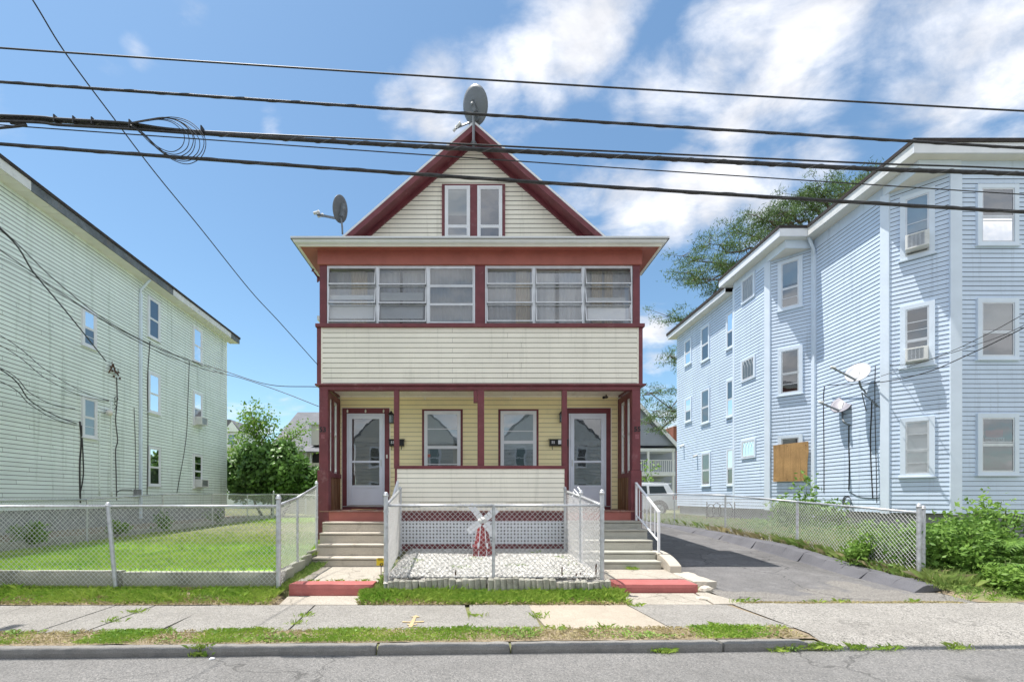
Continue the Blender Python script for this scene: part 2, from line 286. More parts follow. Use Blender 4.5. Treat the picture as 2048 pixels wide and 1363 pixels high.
# ---------------------------------------------------------------- mesh helpers
class MB:
    def __init__(s): s.v = []; s.f = []
    def add(s, vs, fs):
        b = len(s.v); s.v += [tuple(p) for p in vs]; s.f += [tuple(i+b for i in f) for f in fs]; return s
    def box(s, x0, x1, y0, y1, z0, z1):
        return s.add([(x0,y0,z0),(x1,y0,z0),(x1,y1,z0),(x0,y1,z0),(x0,y0,z1),(x1,y0,z1),(x1,y1,z1),(x0,y1,z1)],
                     [(0,3,2,1),(4,5,6,7),(0,1,5,4),(1,2,6,5),(2,3,7,6),(3,0,4,7)])
    def hexa(s, p):          # 8 points: bottom 4, top 4
        return s.add(p, [(0,3,2,1),(4,5,6,7),(0,1,5,4),(1,2,6,5),(2,3,7,6),(3,0,4,7)])
    def quad(s, a, b, c, d): return s.add([a,b,c,d], [(0,1,2,3)])
    def bar(s, a, b, w, h, up=(0,0,1)):     # rectangular bar from a to b
        a = Vector(a); b = Vector(b); d = (b-a).normalized(); u = Vector(up)
        if abs(d.dot(u)) > .98: u = Vector((0,1,0))
        x = d.cross(u).normalized()*(w/2); y = x.cross(d).normalized()*(h/2)
        return s.hexa([a-x-y, a+x-y, b+x-y, b-x-y, a-x+y, a+x+y, b+x+y, b-x+y])
    def tube(s, pts, r, n=8, cap=True):
        pts = [Vector(p) for p in pts]; k = len(pts); rs = r if isinstance(r, (list, tuple)) else [r]*k
        vs = []; fs = []; ref = None
        for i, p in enumerate(pts):
            d = (pts[min(i+1, k-1)]-pts[max(i-1, 0)]).normalized()
            if ref is None:
                ref = Vector((0,0,1)) if abs(d.z) < .9 else Vector((1,0,0))
            x = (ref-d*ref.dot(d)).normalized(); y = d.cross(x); ref = x
            for j in range(n):
                a = 2*PI*j/n; vs.append(p+(x*math.cos(a)+y*math.sin(a))*rs[i])
        for i in range(k-1):
            for j in range(n):
                a = i*n+j; b = i*n+(j+1) % n; fs.append((a, b, b+n, a+n))
        if cap: fs.append(tuple(range(n-1, -1, -1))); fs.append(tuple(range((k-1)*n, k*n)))
        return s.add(vs, fs)
    def ball(s, c, r, n=10, m=6, sz=1):
        vs = [(c[0], c[1], c[2]-r*sz)]; fs = []
        for i in range(1, m):
            t = -PI/2+PI*i/m
            for j in range(n):
                a = 2*PI*j/n; vs.append((c[0]+r*math.cos(t)*math.cos(a), c[1]+r*math.cos(t)*math.sin(a), c[2]+r*sz*math.sin(t)))
        vs.append((c[0], c[1], c[2]+r*sz)); e = len(vs)-1
        for j in range(n): fs.append((0, 1+(j+1) % n, 1+j)); fs.append((e, e-n+j, e-n+(j+1) % n))
        for i in range(m-2):
            for j in range(n):
                a = 1+i*n+j; b = 1+i*n+(j+1) % n; fs.append((a, b, b+n, a+n))
        return s.add(vs, fs)
    def prism(s, poly, fn0, fn1):     # poly of 2D points, two mappings to 3D for the end caps
        n = len(poly); vs = [fn0(p) for p in poly]+[fn1(p) for p in poly]
        fs = [tuple(range(n-1, -1, -1)), tuple(range(n, 2*n))]+[(i, (i+1) % n, (i+1) % n+n, i+n) for i in range(n)]
        return s.add(vs, fs)
def wloc(o):
    v = Vector((0,0,0))
    while o: v += Vector(o.location); o = o.parent
    return v
def link(name, me, parent=None, loc=None, kind=None):
    o = bpy.data.objects.new(name, me); C.objects.link(o)
    if parent: o.parent = parent
    if loc is not None: o.location = loc
    if kind: o['kind'] = kind
    return o
def build(name, mb, m, parent=None, kind=None, smooth=False, bevel=0, label=None):
    off = wloc(parent); me = bpy.data.meshes.new(name)
    me.from_pydata([(v[0]-off.x, v[1]-off.y, v[2]-off.z) for v in mb.v], [], mb.f)
    fix_normals(me)
    me.materials.append(m)
    if smooth: me.polygons.foreach_set('use_smooth', [True]*len(me.polygons))
    o = link(name, me, parent, kind=kind)
    if bevel:
        b = o.modifiers.new('bevel', 'BEVEL'); b.width = bevel; b.segments = 2; b.limit_method = 'ANGLE'; b.angle_limit = math.radians(40)
    if label: o['label'] = label
    return o
def fix_normals(me):
    if len(me.polygons) > 60000: me.update(); return
    bm = bmesh.new(); bm.from_mesh(me); bmesh.ops.recalc_face_normals(bm, faces=bm.faces); bm.to_mesh(me); bm.free()
def thing(name, label, cat, loc=(0,0,0), group=None):
    o = bpy.data.objects.new(name, None); C.objects.link(o); o.location = loc; o.empty_display_size = .2
    o['label'] = label; o['category'] = cat
    if group: o['group'] = group
    return o
def tag(o, label, cat, group=None):
    o['label'] = label; o['category'] = cat
    if group: o['group'] = group
    return o
def np_mesh(name, verts, tris, m, parent=None, kind='stuff', n=3):
    """fast mesh from numpy: verts (N,3), tris (M,n)"""
    me = bpy.data.meshes.new(name); off = wloc(parent)
    verts = verts-np.array([off.x, off.y, off.z])
    me.vertices.add(len(verts)); me.vertices.foreach_set('co', verts.astype(np.float32).ravel())
    me.loops.add(tris.size); me.loops.foreach_set('vertex_index', tris.astype(np.int32).ravel())
    me.polygons.add(len(tris)); me.polygons.foreach_set('loop_start', np.arange(0, tris.size, n, dtype=np.int32))
    me.polygons.foreach_set('loop_total', np.full(len(tris), n, dtype=np.int32))
    me.update(); me.validate(); me.materials.append(m)
    return link(name, me, parent, kind=kind)
class Frame:
    """a wall line on plan; s runs along it, o is outward, z is up"""
    def __init__(s, p0, p1):
        s.p0 = Vector(p0); s.p1 = Vector(p1); s.L = (s.p1-s.p0).length; s.d = (s.p1-s.p0)/s.L; s.n = Vector((s.d.y, -s.d.x)); s.a = math.atan2(s.d.y, s.d.x)
    def pt(s, t, o, z): q = s.p0+s.d*t+s.n*o; return (q.x, q.y, z)
    def box(s, mb, s0, s1, o0, o1, z0, z1):
        p = s.pt; return mb.hexa([p(s0,o1,z0), p(s1,o1,z0), p(s1,o0,z0), p(s0,o0,z0), p(s0,o1,z1), p(s1,o1,z1), p(s1,o0,z1), p(s0,o0,z1)])
    def hit(s, px):      # where the sight line through photo column px meets the wall
        k = (px-VX)/F; # x = k*y
        return (k*s.p0.y-s.p0.x)/(s.d.x-k*s.d.y)
    def y(s, t): return (s.p0+s.d*t).y
def board_mesh(L, c, nt):
    """one clapboard: a face leaning out to a lip, with an open shadow gap under the lip"""
    me = bpy.data.meshes.new('siding_board'); t1, t0 = .030, .019
    v = [(0,-.001,nt),(L,-.001,nt),(L,-t1,nt),(0,-t1,nt),(L,-t0,c),(0,-t0,c),(0,-.001,c),(L,-.001,c)]
    v[0] = (0, -t1+.005, nt); v[1] = (L, -t1+.005, nt)
    me.from_pydata(v, [], [(0,3,2,1),(3,5,4,2),(5,6,7,4)]); me.update()
    return me
def siding(parent, fr, z0, z1, c, m, joined=False, s0=0, s1=None, clip=None, splits=None, nt=.012, seam=0):
    s1 = fr.L if s1 is None else s1; n = max(1, round((z1-z0)/c)); c = (z1-z0)/n
    off = wloc(parent); mb = MB(); cache = {}
    if not clip:
        p = fr.pt; q = MB().add([p(s0,.0014,z0), p(s1,.0014,z0), p(s1,.0014,z1), p(s0,.0014,z1)], [(0,1,2,3)]); build('building_paper', q, M['felt'], parent)
    for i in range(n):
        z = z0+i*c
        segs = [(s0, s1)]
        if clip:
            q = clip(z+c*.5)
            if not q: continue
            segs = [q]
        elif splits and not joined:
            cut = splits[i % len(splits)]; segs = [(s0, cut-.0015), (cut+.0015, s1)]
        if seam and not joined:
            q = seam*(.35+.65*((i*37) % 10)/10); out = []; x = segs[0][0]
            while q < segs[0][1]-.3:
                if q > x+.3: out.append((x, q-.003)); x = q+.003
                q += seam
            segs = out+[(x, segs[0][1])]
        for a, b in segs:
            if b-a < .02: continue
            if joined:
                p = fr.pt; th, tp = .030, .019
                mb.add([p(a,th-.005,z+nt),p(b,th-.005,z+nt),p(b,th,z+nt),p(a,th,z+nt),p(b,tp,z+c),p(a,tp,z+c),p(a,0.001,z+c),p(b,0.001,z+c)], [(0,3,2,1),(3,5,4,2),(5,6,7,4)])
            else:
                k = (round(b-a, 3), round(c, 4))
                if k not in cache: cache[k] = board_mesh(b-a, c, nt); cache[k].materials.append(m)
                w = Vector(fr.pt(a, 0, z))-off
                o = link('siding_board', cache[k], parent, w); o.rotation_euler = (0, 0, fr.a)
    if joined:
        me = bpy.data.meshes.new('siding'); me.from_pydata([(v[0]-off.x, v[1]-off.y, v[2]-off.z) for v in mb.v], [], mb.f); me.materials.append(m)
        link('siding', me, parent, kind='stuff')
def window(bld, fr, s0, s1, z0, z1, cas=.08, cm=None, sm=None, glass=None, blind=0, back='shade_grey', split=.5, extra=(), sill=True, name='window', proud=.055, lead=False):
    """casing ring; sashes, panes, blind and backing as its sub-parts"""
    cm = cm or M['white']; sm = sm or M['white']; glass = glass or M['pane']; fr = Frame(fr.p0+fr.n*.011, fr.p1+fr.n*.011)
    mb = MB(); b = lambda *a: fr.box(mb, *a)
    b(s0, s0+cas, -.01, proud, z0, z1); b(s1-cas, s1, -.01, proud, z0, z1); b(s0+cas, s1-cas, -.01, proud-.002, z1-cas, z1); b(s0+cas, s1-cas, -.01, proud-.002, z0, z0+cas*.7)
    if sill: fr.box(mb, s0-.03, s1+.03, .0, proud+.025, z0-.035, z0)
    w = build(name, mb, cm, bld)
    a0, a1, c0, c1 = s0+cas, s1-cas, z0+cas*.7, z1-cas
    mb = MB(); fr.box(mb, a0, a1, .022, .0245, c0, c1); build('backing', mb, M[back], w)
    zm = c0+(c1-c0)*split; t = .035
    if blind:
        mb = MB(); fr.box(mb, a0+.01, a1-.01, .0255, .0275, c1-(c1-c0)*blind, c1); build('blind', mb, M['blind'], w)
    for (q0, q1, oo) in ((zm, c1, .034), (c0, zm, .030)):
        mb = MB(); fr.box(mb, a0, a0+t, oo-.005, oo+.014, q0, q1); fr.box(mb, a1-t, a1, oo-.005, oo+.014, q0, q1)
        fr.box(mb, a0+t, a1-t, oo-.005, oo+.013, q1-t, q1); fr.box(mb, a0+t, a1-t, oo-.005, oo+.013, q0, q0+t)
        for e in extra:
            ze = c0+(c1-c0)*e
            if q0+t < ze < q1-t: fr.box(mb, a0+t, a1-t, oo-.004, oo+.011, ze-.009, ze+.009)
        build('sash', mb, sm, w)
        mb = MB(); mb.quad(fr.pt(a0+t, oo+.004, q0+t), fr.pt(a1-t, oo+.004, q0+t), fr.pt(a1-t, oo+.004, q1-t), fr.pt(a0+t, oo+.004, q1-t)); build('pane', mb, glass, w)
    if lead:
        mb = MB(); n = 4; wd = (a1-a0-2*t)/n
        for i in range(n+1):
            x = a0+t+wd*i; pts = [fr.pt(x, .045, c0+t)]
            mb.tube([fr.pt(x, .045, c0+t), fr.pt(x, .045, c0+(c1-c0)*.6)], .004, 4)
        for i in range(n):
            x = a0+t+wd*i; zb = c0+(c1-c0)*.6; zt = c1-t
            for k in range(2):
                pts = []
                for q in range(6):
                    f = q/5; xx = x+(wd*f if k == 0 else wd*(1-f)); pts.append(fr.pt(xx, .045, zb+(zt-zb)*math.sin(f*PI/2)))
                mb.tube(pts, .004, 4)
        build('leading', mb, M['white'], w)
    return w
def pwindow(bld, fr, px0, px1, y0, y1, **k):
    """window given by its outer columns and its rows in the photograph"""
    a, b = sorted((fr.hit(px0), fr.hit(px1))); Y = fr.y((a+b)/2)
    return window(bld, fr, a, b, PZ(y1, Y), PZ(y0, Y), **k)
def text_mesh(txt, size, m, parent, loc, rot, name='number', depth=.004, shear=0):
    cu = bpy.data.curves.new(name, 'FONT'); cu.body = txt; cu.size = size; cu.extrude = depth; cu.align_x = 'CENTER'; cu.align_y = 'CENTER'; cu.shear = shear; cu.offset = size*.02
    tmp = bpy.data.objects.new('tmp', cu); C.objects.link(tmp); bpy.context.view_layer.update()
    me = bpy.data.meshes.new_from_object(tmp.evaluated_get(bpy.context.evaluated_depsgraph_get())); bpy.data.objects.remove(tmp)
    me.materials.clear(); me.materials.append(m)
    o = link(name, me, parent, Vector(loc)-wloc(parent)); o.rotation_euler = rot; return o
def smooth_pts(p, n=8):
    """Catmull-Rom through the points"""
    p = [Vector(q) for q in p]; p = [p[0]*2-p[1]]+p+[p[-1]*2-p[-2]]; out = []
    for i in range(1, len(p)-2):
        for k in range(n):
            t = k/n; a, b, c, d = p[i-1:i+3]
            out.append(.5*((2*b)+(c-a)*t+(2*a-5*b+4*c-d)*t*t+(3*b-a-3*c+d)*t**3))
    out.append(p[-2]); return out

# ================================================================ THE SETTING
def tilt(x, y): return .009*x*min(1, max(0, (6.6-y)/1.8))
def P(y): return float(np.interp(y, [4.6, 6.4, 6.9, 7.3, 8.4, 10.2, 13, 16, 25, 60], [0, 0, .1, .14, .2, .4, .48, .52, .5, .5]))
def D(y): return float(np.interp(y, [6.45, 7.3, 9.1, 9.9, 13, 16, 20, 40], [0, .04, .12, .18, .36, .47, .5, .5]))
def G(x, y):
    if y < 4.62: return -.12+tilt(x, y)
    z = P(y)+tilt(x, y)
    if 3.6 < x < 7.25 and y > 6.4: z = min(z, D(y)-.02)
    return z
def sheet(name, xs, ys, fz, m, parent=None, kind='structure', smooth=True):
    mb = MB(); n = len(xs)
    mb.v = [(x, y, fz(x, y)) for y in ys for x in xs]
    mb.f = [(j*n+i, j*n+i+1, (j+1)*n+i+1, (j+1)*n+i) for j in range(len(ys)-1) for i in range(n-1)]
    return build(name, mb, m, parent, kind=kind, smooth=smooth)
def GL(x, y):
    z = G(x, y)-.008
    if 4.5 < y < 6.6: z -= .02
    if -3.0 < x < -1.42 and 6.2 < y < 8.8: z = min(z, -.05 if y < 6.95 else .10)
    if 1.95 < x < 4.05 and 6.2 < y < 8.8: z = min(z, -.05 if y < 7.1 else .09)
    if x > 3.4 and 4.62 < y < 6.7: z = (-.16 if y < 5.0 and x > 3.7 else -.03)+tilt(x, y)
    if x > 7.3 and 6.45 < y < 6.9: z = P(y)-.01
    return z
xs = [-900, -200, -60, -30, -20]+list(np.arange(-14, 14.1, .2))+[16, 20, 30, 60, 200, 900]
ys = [-300, -60, -20, 0, 3]+list(np.arange(4.4, 9.01, .1))+list(np.arange(9.3, 12, .4))+[12.5, 13, 14.5, 16, 20, 25, 40, 80, 300, 900]
sheet('ground', xs, ys, GL, M['ground'])
rx = [-200, -60, -30]+list(np.arange(-16, 17, 1.0))+[30, 60, 200]
sheet('road', rx, [-8, -3, 0, 2, 3.4, 4.3, 4.61], lambda x, y: -.08+tilt(x, y)+(0 if y < 4.2 else .004*math.sin(x*2.1)), M['road'])
sheet('kerb_strip_soil', list(np.arange(-14, 3.40, .25)), list(np.arange(4.79, 5.25, .09)), lambda x, y: tilt(x, y)-.012+.02*noise.noise((x*2, y*4, 0)), M['soil'])

def rough_box(parent, name, x0, x1, y0, y1, z0, z1, m, cuts=(6, 2, 2), amp=.008, fz=None, bev=.012, kind=None, seed=0, freq=5):
    """stone or concrete block with uneven faces and worn edges"""
    bm = bmesh.new(); nx, ny, nz = cuts; idx = {}
    for i in range(nx+1):
        for j in range(ny+1):
            for k in range(nz+1):
                if i in (0, nx) or j in (0, ny) or k in (0, nz):
                    x = x0+(x1-x0)*i/nx; y = y0+(y1-y0)*j/ny; z = z0+(z1-z0)*k/nz
                    e = sum([i in (0, nx), j in (0, ny), k in (0, nz)])
                    cx, cy, cz = (x0+x1)/2, (y0+y1)/2, (z0+z1)/2
                    if e >= 2:
                        x += (cx-x)/abs(cx-x)*bev*.6 if i in (0, nx) else 0
                        y += (cy-y)/abs(cy-y)*bev*.6 if j in (0, ny) else 0
                        z += (cz-z)/abs(cz-z)*bev*.6 if k in (0, nz) else 0
                    q = noise.noise_vector((x*freq+seed, y*freq, z*freq))*amp
                    x += q.x; y += q.y; z += q.z
                    if fz: z += fz(x, y)
                    idx[i, j, k] = bm.verts.new((x, y, z))
    def face(*a):
        try: bm.faces.new([idx[t] for t in a])
        except ValueError: pass
    for i in range(nx):
        for j in range(ny):
            for k in (0, nz): face((i,j,k),(i+1,j,k),(i+1,j+1,k),(i,j+1,k))
    for i in range(nx):
        for k in range(nz):
            for j in (0, ny): face((i,j,k),(i+1,j,k),(i+1,j,k+1),(i,j,k+1))
    for j in range(ny):
        for k in range(nz):
            for i in (0, nx): face((i,j,k),(i,j+1,k),(i,j+1,k+1),(i,j,k+1))
    bmesh.ops.recalc_face_normals(bm, faces=bm.faces)
    off = wloc(parent); bmesh.ops.translate(bm, verts=bm.verts, vec=-off)
    me = bpy.data.meshes.new(name); bm.to_mesh(me); bm.free(); me.materials.append(m)
    return link(name, me, parent, kind=kind)
def structure(name):
    o = bpy.data.objects.new(name, None); C.objects.link(o); o['kind'] = 'structure'; return o
# kerb of long granite stones
kerb = structure('kerb')
kx = [-13.5, -10.6, -7.9, -5.7, -2.77, -.98, .39, 2.55]+[3.42]
for i in range(len(kx)-1):
    rough_box(kerb, 'kerb_stone', kx[i]+.004, kx[i+1]-.004, 4.615, 4.775, -.22, .005, M['granite'], (int((kx[i+1]-kx[i])*14), 4, 5), .008, tilt, .018, seed=i*7.3, freq=9)
rough_box(kerb, 'kerb_stone', 3.428, 3.62, 4.66, 4.80, -.22, -.02, M['granite'], (4, 3, 3), .012, tilt, .03, seed=50)
# pavement slabs
pave = structure('pavement')
sx = [-14, -12.2, -10.5, -8.9, -7.4, -6.2, -5.0, -4.45, -3.62, -2.16, -.05, .8, 2.22, 3.62]
for i in range(len(sx)-1):
    tan = abs(sx[i]-.8) < .01
    mb = MB(); a, b = sx[i]+.009, sx[i+1]-.009; o = [.0, .003, -.002, .002, 0, .003, .001, -.002, .002, 0, .003, .0, .002][i]
    sk = -.10 if i in (8, 9, 11, 12) else 0
    nn = max(2, int((b-a)/.4)); y0, y1 = 5.20+.012*math.sin(i*3), 6.385
    mb.hexa([(a-sk*.5, y0, -.1), (b-sk*.5, y0, -.1), (b+sk*.5, y1, -.1), (a+sk*.5, y1, -.1)]+[(x, y, tilt(x, y)+o) for x, y in ((a-sk*.5, y0), (b-sk*.5, y0), (b+sk*.5, y1), (a+sk*.5, y1))])
    build('slab', mb, M['walk_tan'] if tan else M['walk'], pave, bevel=.006)
apron = structure('driveway_apron')
def ax(x, y):
    if y < 4.95: return tilt(x, y)-.085+.085*(max(0, y-4.58)/.37)
    return tilt(x, y)+.002
sheet('apron_surface', list(np.arange(3.66, 7.75, .17)), [4.57, 4.66, 4.75, 4.85, 4.95, 5.3, 5.34, 5.8, 6.2, 6.52], ax, M['apron'], apron, kind=None)
sheet('apron_surface', [7.76, 9, 11, 14, 20], [4.57, 4.75, 4.95, 5.6, 6.4, 6.5], lambda x, y: ax(x, y)+.004, M['walk'], apron, kind=None)
# driveway
ysd = list(np.arange(6.5, 12, .3))+list(np.arange(12, 30, 1.0))
sheet('driveway', [3.72, 3.95, 4.4, 5, 5.6, 6.2, 6.6, 6.92, 7.2, 7.3], ysd, lambda x, y: D(y)+.004+.010*noise.noise((x*.8, y*.8, 3)), M['drive'])
berm = structure('driveway_kerb')
y = 7.05; i = 0
while y < 21:
    L_ = .42+.22*((i*37) % 10)/10; y1 = y+L_
    pr = lambda yy: [(6.82, D(yy)-.02), (6.87, D(yy)+.025), (6.99, P(yy)+.01), (7.06, P(yy)+.03), (7.22, P(yy)+.03), (7.34, P(yy)-.05)]
    mb = MB(); ws = []; ks = 4
    for k in range(ks+1):
        yy = y+.003+(L_-.006)*k/ks
        for q, (x, z) in enumerate(pr(yy)): 
            nv = noise.noise((x*6, yy*3, i))
            mb.v.append((x+.018*nv+(.02 if q < 2 else 0)*math.sin(i*2.1), yy+(.05*(x-6.8) if True else 0), z+.012*nv))
    n = 6
    for k in range(ks):
        for q in range(n): a = k*n+q; b = k*n+(q+1) % n; mb.f.append((a, b, b+n, a+n))
    mb.f.append(tuple(range(n))); mb.f.append(tuple(range(ks*n, ks*n+n)))
    build('kerb_segment', mb, M['asphalt_kerb'], berm, bevel=.008)
    y = y1; i += 1
# entrance paths
path = structure('entrance_path')
def pslab(pts, z0, fz, m=M['path'], nm='path_slab'):
    mb = MB(); mb.hexa([(x, y, z0) for x, y in pts]+[(x, y, fz(x, y)) for x, y in pts]); return build(nm, mb, m, path, bevel=.01)
pslab([(-2.72, 6.40), (-1.62, 6.40), (-1.52, 6.86), (-2.78, 6.86)], -.1, lambda x, y: .004+.05*(y-6.4))
pslab([(-2.80, 7.19), (-1.50, 7.19), (-1.52, 8.64), (-2.90, 8.64)], -.1, lambda x, y: .175+.012*(y-7.2))
pslab([(2.05, 6.40), (3.38, 6.40), (3.42, 7.02), (2.15, 7.02)], -.1, lambda x, y: .006+.045*(y-6.4))
pslab([(3.40, 6.40), (3.86, 6.42), (3.62, 7.04), (3.44, 7.02)], -.1, lambda x, y: .015+.045*(y-6.4))
pslab([(2.18, 7.52), (3.50, 7.52), (3.52, 8.37), (2.10, 8.37)], -.1, lambda x, y: .17+.02*(y-7.5))
rough_box(path, 'edge_block', 3.54, 3.93, 7.28, 8.25, -.1, .17, M['concrete'], (5, 9, 3), .02, lambda x, y: .0, .02, seed=5)
rough_box(path, 'broken_chunk', 3.56, 3.78, 7.10, 7.26, -.03, .10, M['concrete'], (4, 3, 3), .03, None, .02, seed=9, freq=9)
rough_box(path, 'broken_chunk', 3.30, 3.52, 6.62, 6.75, -.03, .045, M['concrete'], (4, 3, 3), .02, None, .02, seed=19, freq=9)
# yellow-orange utility marking on the pavement
mb = MB()
def flat(mb, pts): mb.add([(x, y, tilt(x, y)+.0075) for x, y in pts], [tuple(range(len(pts)))])
cx, cy = PX(826, 5.55), 5.62
flat(mb, [(cx-.02, 5.28), (cx+.025, 5.28), (cx+.02, cy+.10), (cx-.02, cy+.10)])
flat(mb, [(cx-.13, 5.5), (cx-.02, 5.48), (cx-.02, 5.53), (cx-.12, 5.54)]); flat(mb, [(cx+.025, 5.48), (cx+.14, 5.5), (cx+.13, 5.55), (cx+.025, 5.53)])
flat(mb, [(cx-.06, cy+.10), (cx+.07, cy+.10), (cx, cy+.2)])
flat(mb, [(cx-.06, 5.40), (cx-.02, 5.36), (cx-.02, 5.40), (cx-.05, 5.44)]); flat(mb, [(cx+.025, 5.36), (cx+.07, 5.40), (cx+.06, 5.44), (cx+.025, 5.40)])
build('orange_marking', mb, M['paint_orange'], pave)

# front lawn, raised behind its wall
def LZ(y): return float(np.interp(y, [6.9, 12, 20, 23], [.36, .42, .52, .55]))
sheet('lawn', list(np.arange(-9.42, -3.2, .6))+[-3.1], list(np.arange(7.04, 23, .8)), lambda x, y: LZ(y)+.012*noise.noise((x, y, 0)), M['lawn_base'])
sheet('side_yard_ground', [-16, -12.5, -11, -9.44], [4.4, 6.9, 9, 12, 16, 24], lambda x, y: .56 if y > 6.95 else G(x, y)+.01, M['soil'])
sheet('garden_soil', list(np.arange(-1.34, 2.03, .21)), list(np.arange(6.82, 9.95, .2)), lambda x, y: float(np.interp(y, [6.7, 6.9, 9.8], [.10, .29, .40]))+.012*noise.noise((x*3, y*3, 0)), M['gravel_base'])
def GZ(x, y): return float(np.interp(y, [6.7, 6.9, 9.8], [.16, .29, .40]))

# retaining walls
rw = structure('retaining_wall')   # front wall under the lawn fence
for a, b, dz in ((-12.0, -9.1, .03), (-9.09, -5.36, .02), (-5.35, -3.0, 0)):
    rough_box(rw, 'wall_section', a, b-.01, 6.94, 7.06, -.05, .372+dz, M['wallc'], (int((b-a)*6), 2, 5), .006, None, .01, seed=a)
cw = [(-2.99, 7.07), (-3.03, 7.6), (-3.08, 8.2), (-3.12, 8.7), (-3.18, 9.3)]
for i in range(4):
    (x0, y0), (x1, y1) = cw[i], cw[i+1]; rough_box(rw, 'side_section', x0-.07, x0+.03-.0*i, y0, y1-.01, -.05, .36+.04*i, M['wallc'], (2, 5, 4), .015, None, .02, seed=i*5+1, freq=7)
rw2 = structure('side_retaining_wall')
yy = [7.06, 8.6, 9.9, 11.4, 13.6, 16.2, 19.0, 22.4]
for i in range(len(yy)-1):
    z1 = float(np.interp(yy[i], [7, 11, 14, 20, 22], [.60, .60, .66, .70, .70]))
    rough_box(rw2, 'wall_section', -9.60, -9.43, yy[i], yy[i+1]-.012, .0, z1, M['wallc'], (2, int((yy[i+1]-yy[i])*5), 4), .008, None, .012, seed=i*3)

# ---------------------------------------------------------------- grass and stones (stuff)
def blades(name, pts, h, w, m, lean=.5, hv=.5, parent=None):
    n = len(pts); a = rng.uniform(0, 2*PI, n); hh = h*(1-hv+2*hv*rng.random(n)); ww = w*(.7+.6*rng.random(n)); l = hh*lean*rng.random(n); b = rng.uniform(0, 2*PI, n)
    dx = np.cos(a)*ww/2; dy = np.sin(a)*ww/2
    v = np.empty((n, 4, 3)); v[:, 0] = pts-np.c_[dx, dy, np.zeros(n)]; v[:, 1] = pts+np.c_[dx, dy, np.zeros(n)]
    mid = pts+np.c_[np.cos(b)*l*.35, np.sin(b)*l*.35, hh*.6]; v[:, 2] = mid+np.c_[dx, dy, np.zeros(n)]*.7
    v[:, 3] = pts+np.c_[np.cos(b)*l, np.sin(b)*l, hh*(1-.25*l/np.maximum(hh, 1e-4))]
    i = np.arange(n)[:, None]*4
    t = np.concatenate([i+np.array([[0, 1, 2]]), i+np.array([[0, 2, 3]])], 1).reshape(-1, 3)
    return np_mesh(name, v.reshape(-1, 3), t, m, parent)
def fnoise(x, y, s, seed=0):
    """cheap smooth 2D noise in 0..1 for arrays"""
    r = np.random.default_rng(seed); o = np.zeros_like(x)
    for k in range(7):
        a = r.uniform(0, 2*PI); f = s*(.6+1.2*r.random()); o += np.sin((x*np.cos(a)+y*np.sin(a))*f*2*PI+r.uniform(0, 6))
    return .5+o/7*.9
def scatter(x0, x1, y0, y1, n, fz, dens=None):
    x = rng.uniform(x0, x1, n); y = rng.uniform(y0, y1, n)
    if dens is not None:
        k = rng.random(n) < dens(x, y); x = x[k]; y = y[k]
    z = np.array([fz(a, b) for a, b in zip(x, y)]); return np.c_[x, y, z]
# lawn: density falls with distance
pts = np.concatenate([scatter(-9.4, -3.06, 7.1, 9.5, 30000, lambda x, y: LZ(y)), scatter(-9.4, -3.35, 9.5, 13.5, 24000, lambda x, y: LZ(y)), scatter(-9.4, -3.35, 13.5, 21.5, 16000, lambda x, y: LZ(y))])
blades('lawn_grass', pts, .06, .008, M['grass'], .8)
tz = lambda x, y: P(y)+tilt(x, y)
blades('verge_grass_by_lawn', scatter(-9.5, -2.86, 6.40, 6.92, 34000, tz, lambda x, y: np.clip(1.7*(fnoise(x, y, .9, 3)-.28)+1.6*(y-6.45), .12, 1)), .07, .0065, M['grass_verge'], 1.1)
blades('verge_grass_by_garden', scatter(-1.62, 2.2, 6.39, 6.80, 22000, tz, lambda x, y: np.clip(1.7*(fnoise(x, y, .9, 8)-.25)+2.0*(y-6.45), .15, 1)), .085, .0065, M['grass_verge'], 1.1)
blades('dry_verge_grass', np.concatenate([scatter(-9.5, -2.8, 6.385, 6.62, 5000, tz), scatter(-1.6, 2.2, 6.385, 6.55, 2500, tz)]), .05, .009, M['grass_dry'], 1.8)
blades('tall_verge_tufts', scatter(-9.5, 2.2, 6.45, 6.88, 9000, lambda x, y: tz(x, y), lambda x, y: np.clip(4*(fnoise(x, y, 1.3, 77)-.62), 0, 1)*((x < -2.86) | (x > -1.5))), .12, .006, M['grass_verge'], .9)
blades('kerb_strip_grass', scatter(-13, 3.55, 4.79, 5.24, 70000, tilt, lambda x, y: np.clip(2.6*(fnoise(x, y, .55, 5)-.43), 0, 1)*np.where((y > 5.12) | (y < 4.86), 1, .55)), .035, .0055, M['grass_verge'], 1.4)
blades('kerb_strip_dry_grass', scatter(-13, 3.55, 4.79, 5.22, 20000, tilt, lambda x, y: np.clip(1.8*(.75-fnoise(x, y, .55, 5)), 0, .8)), .03, .008, M['grass_dry'], 1.9)
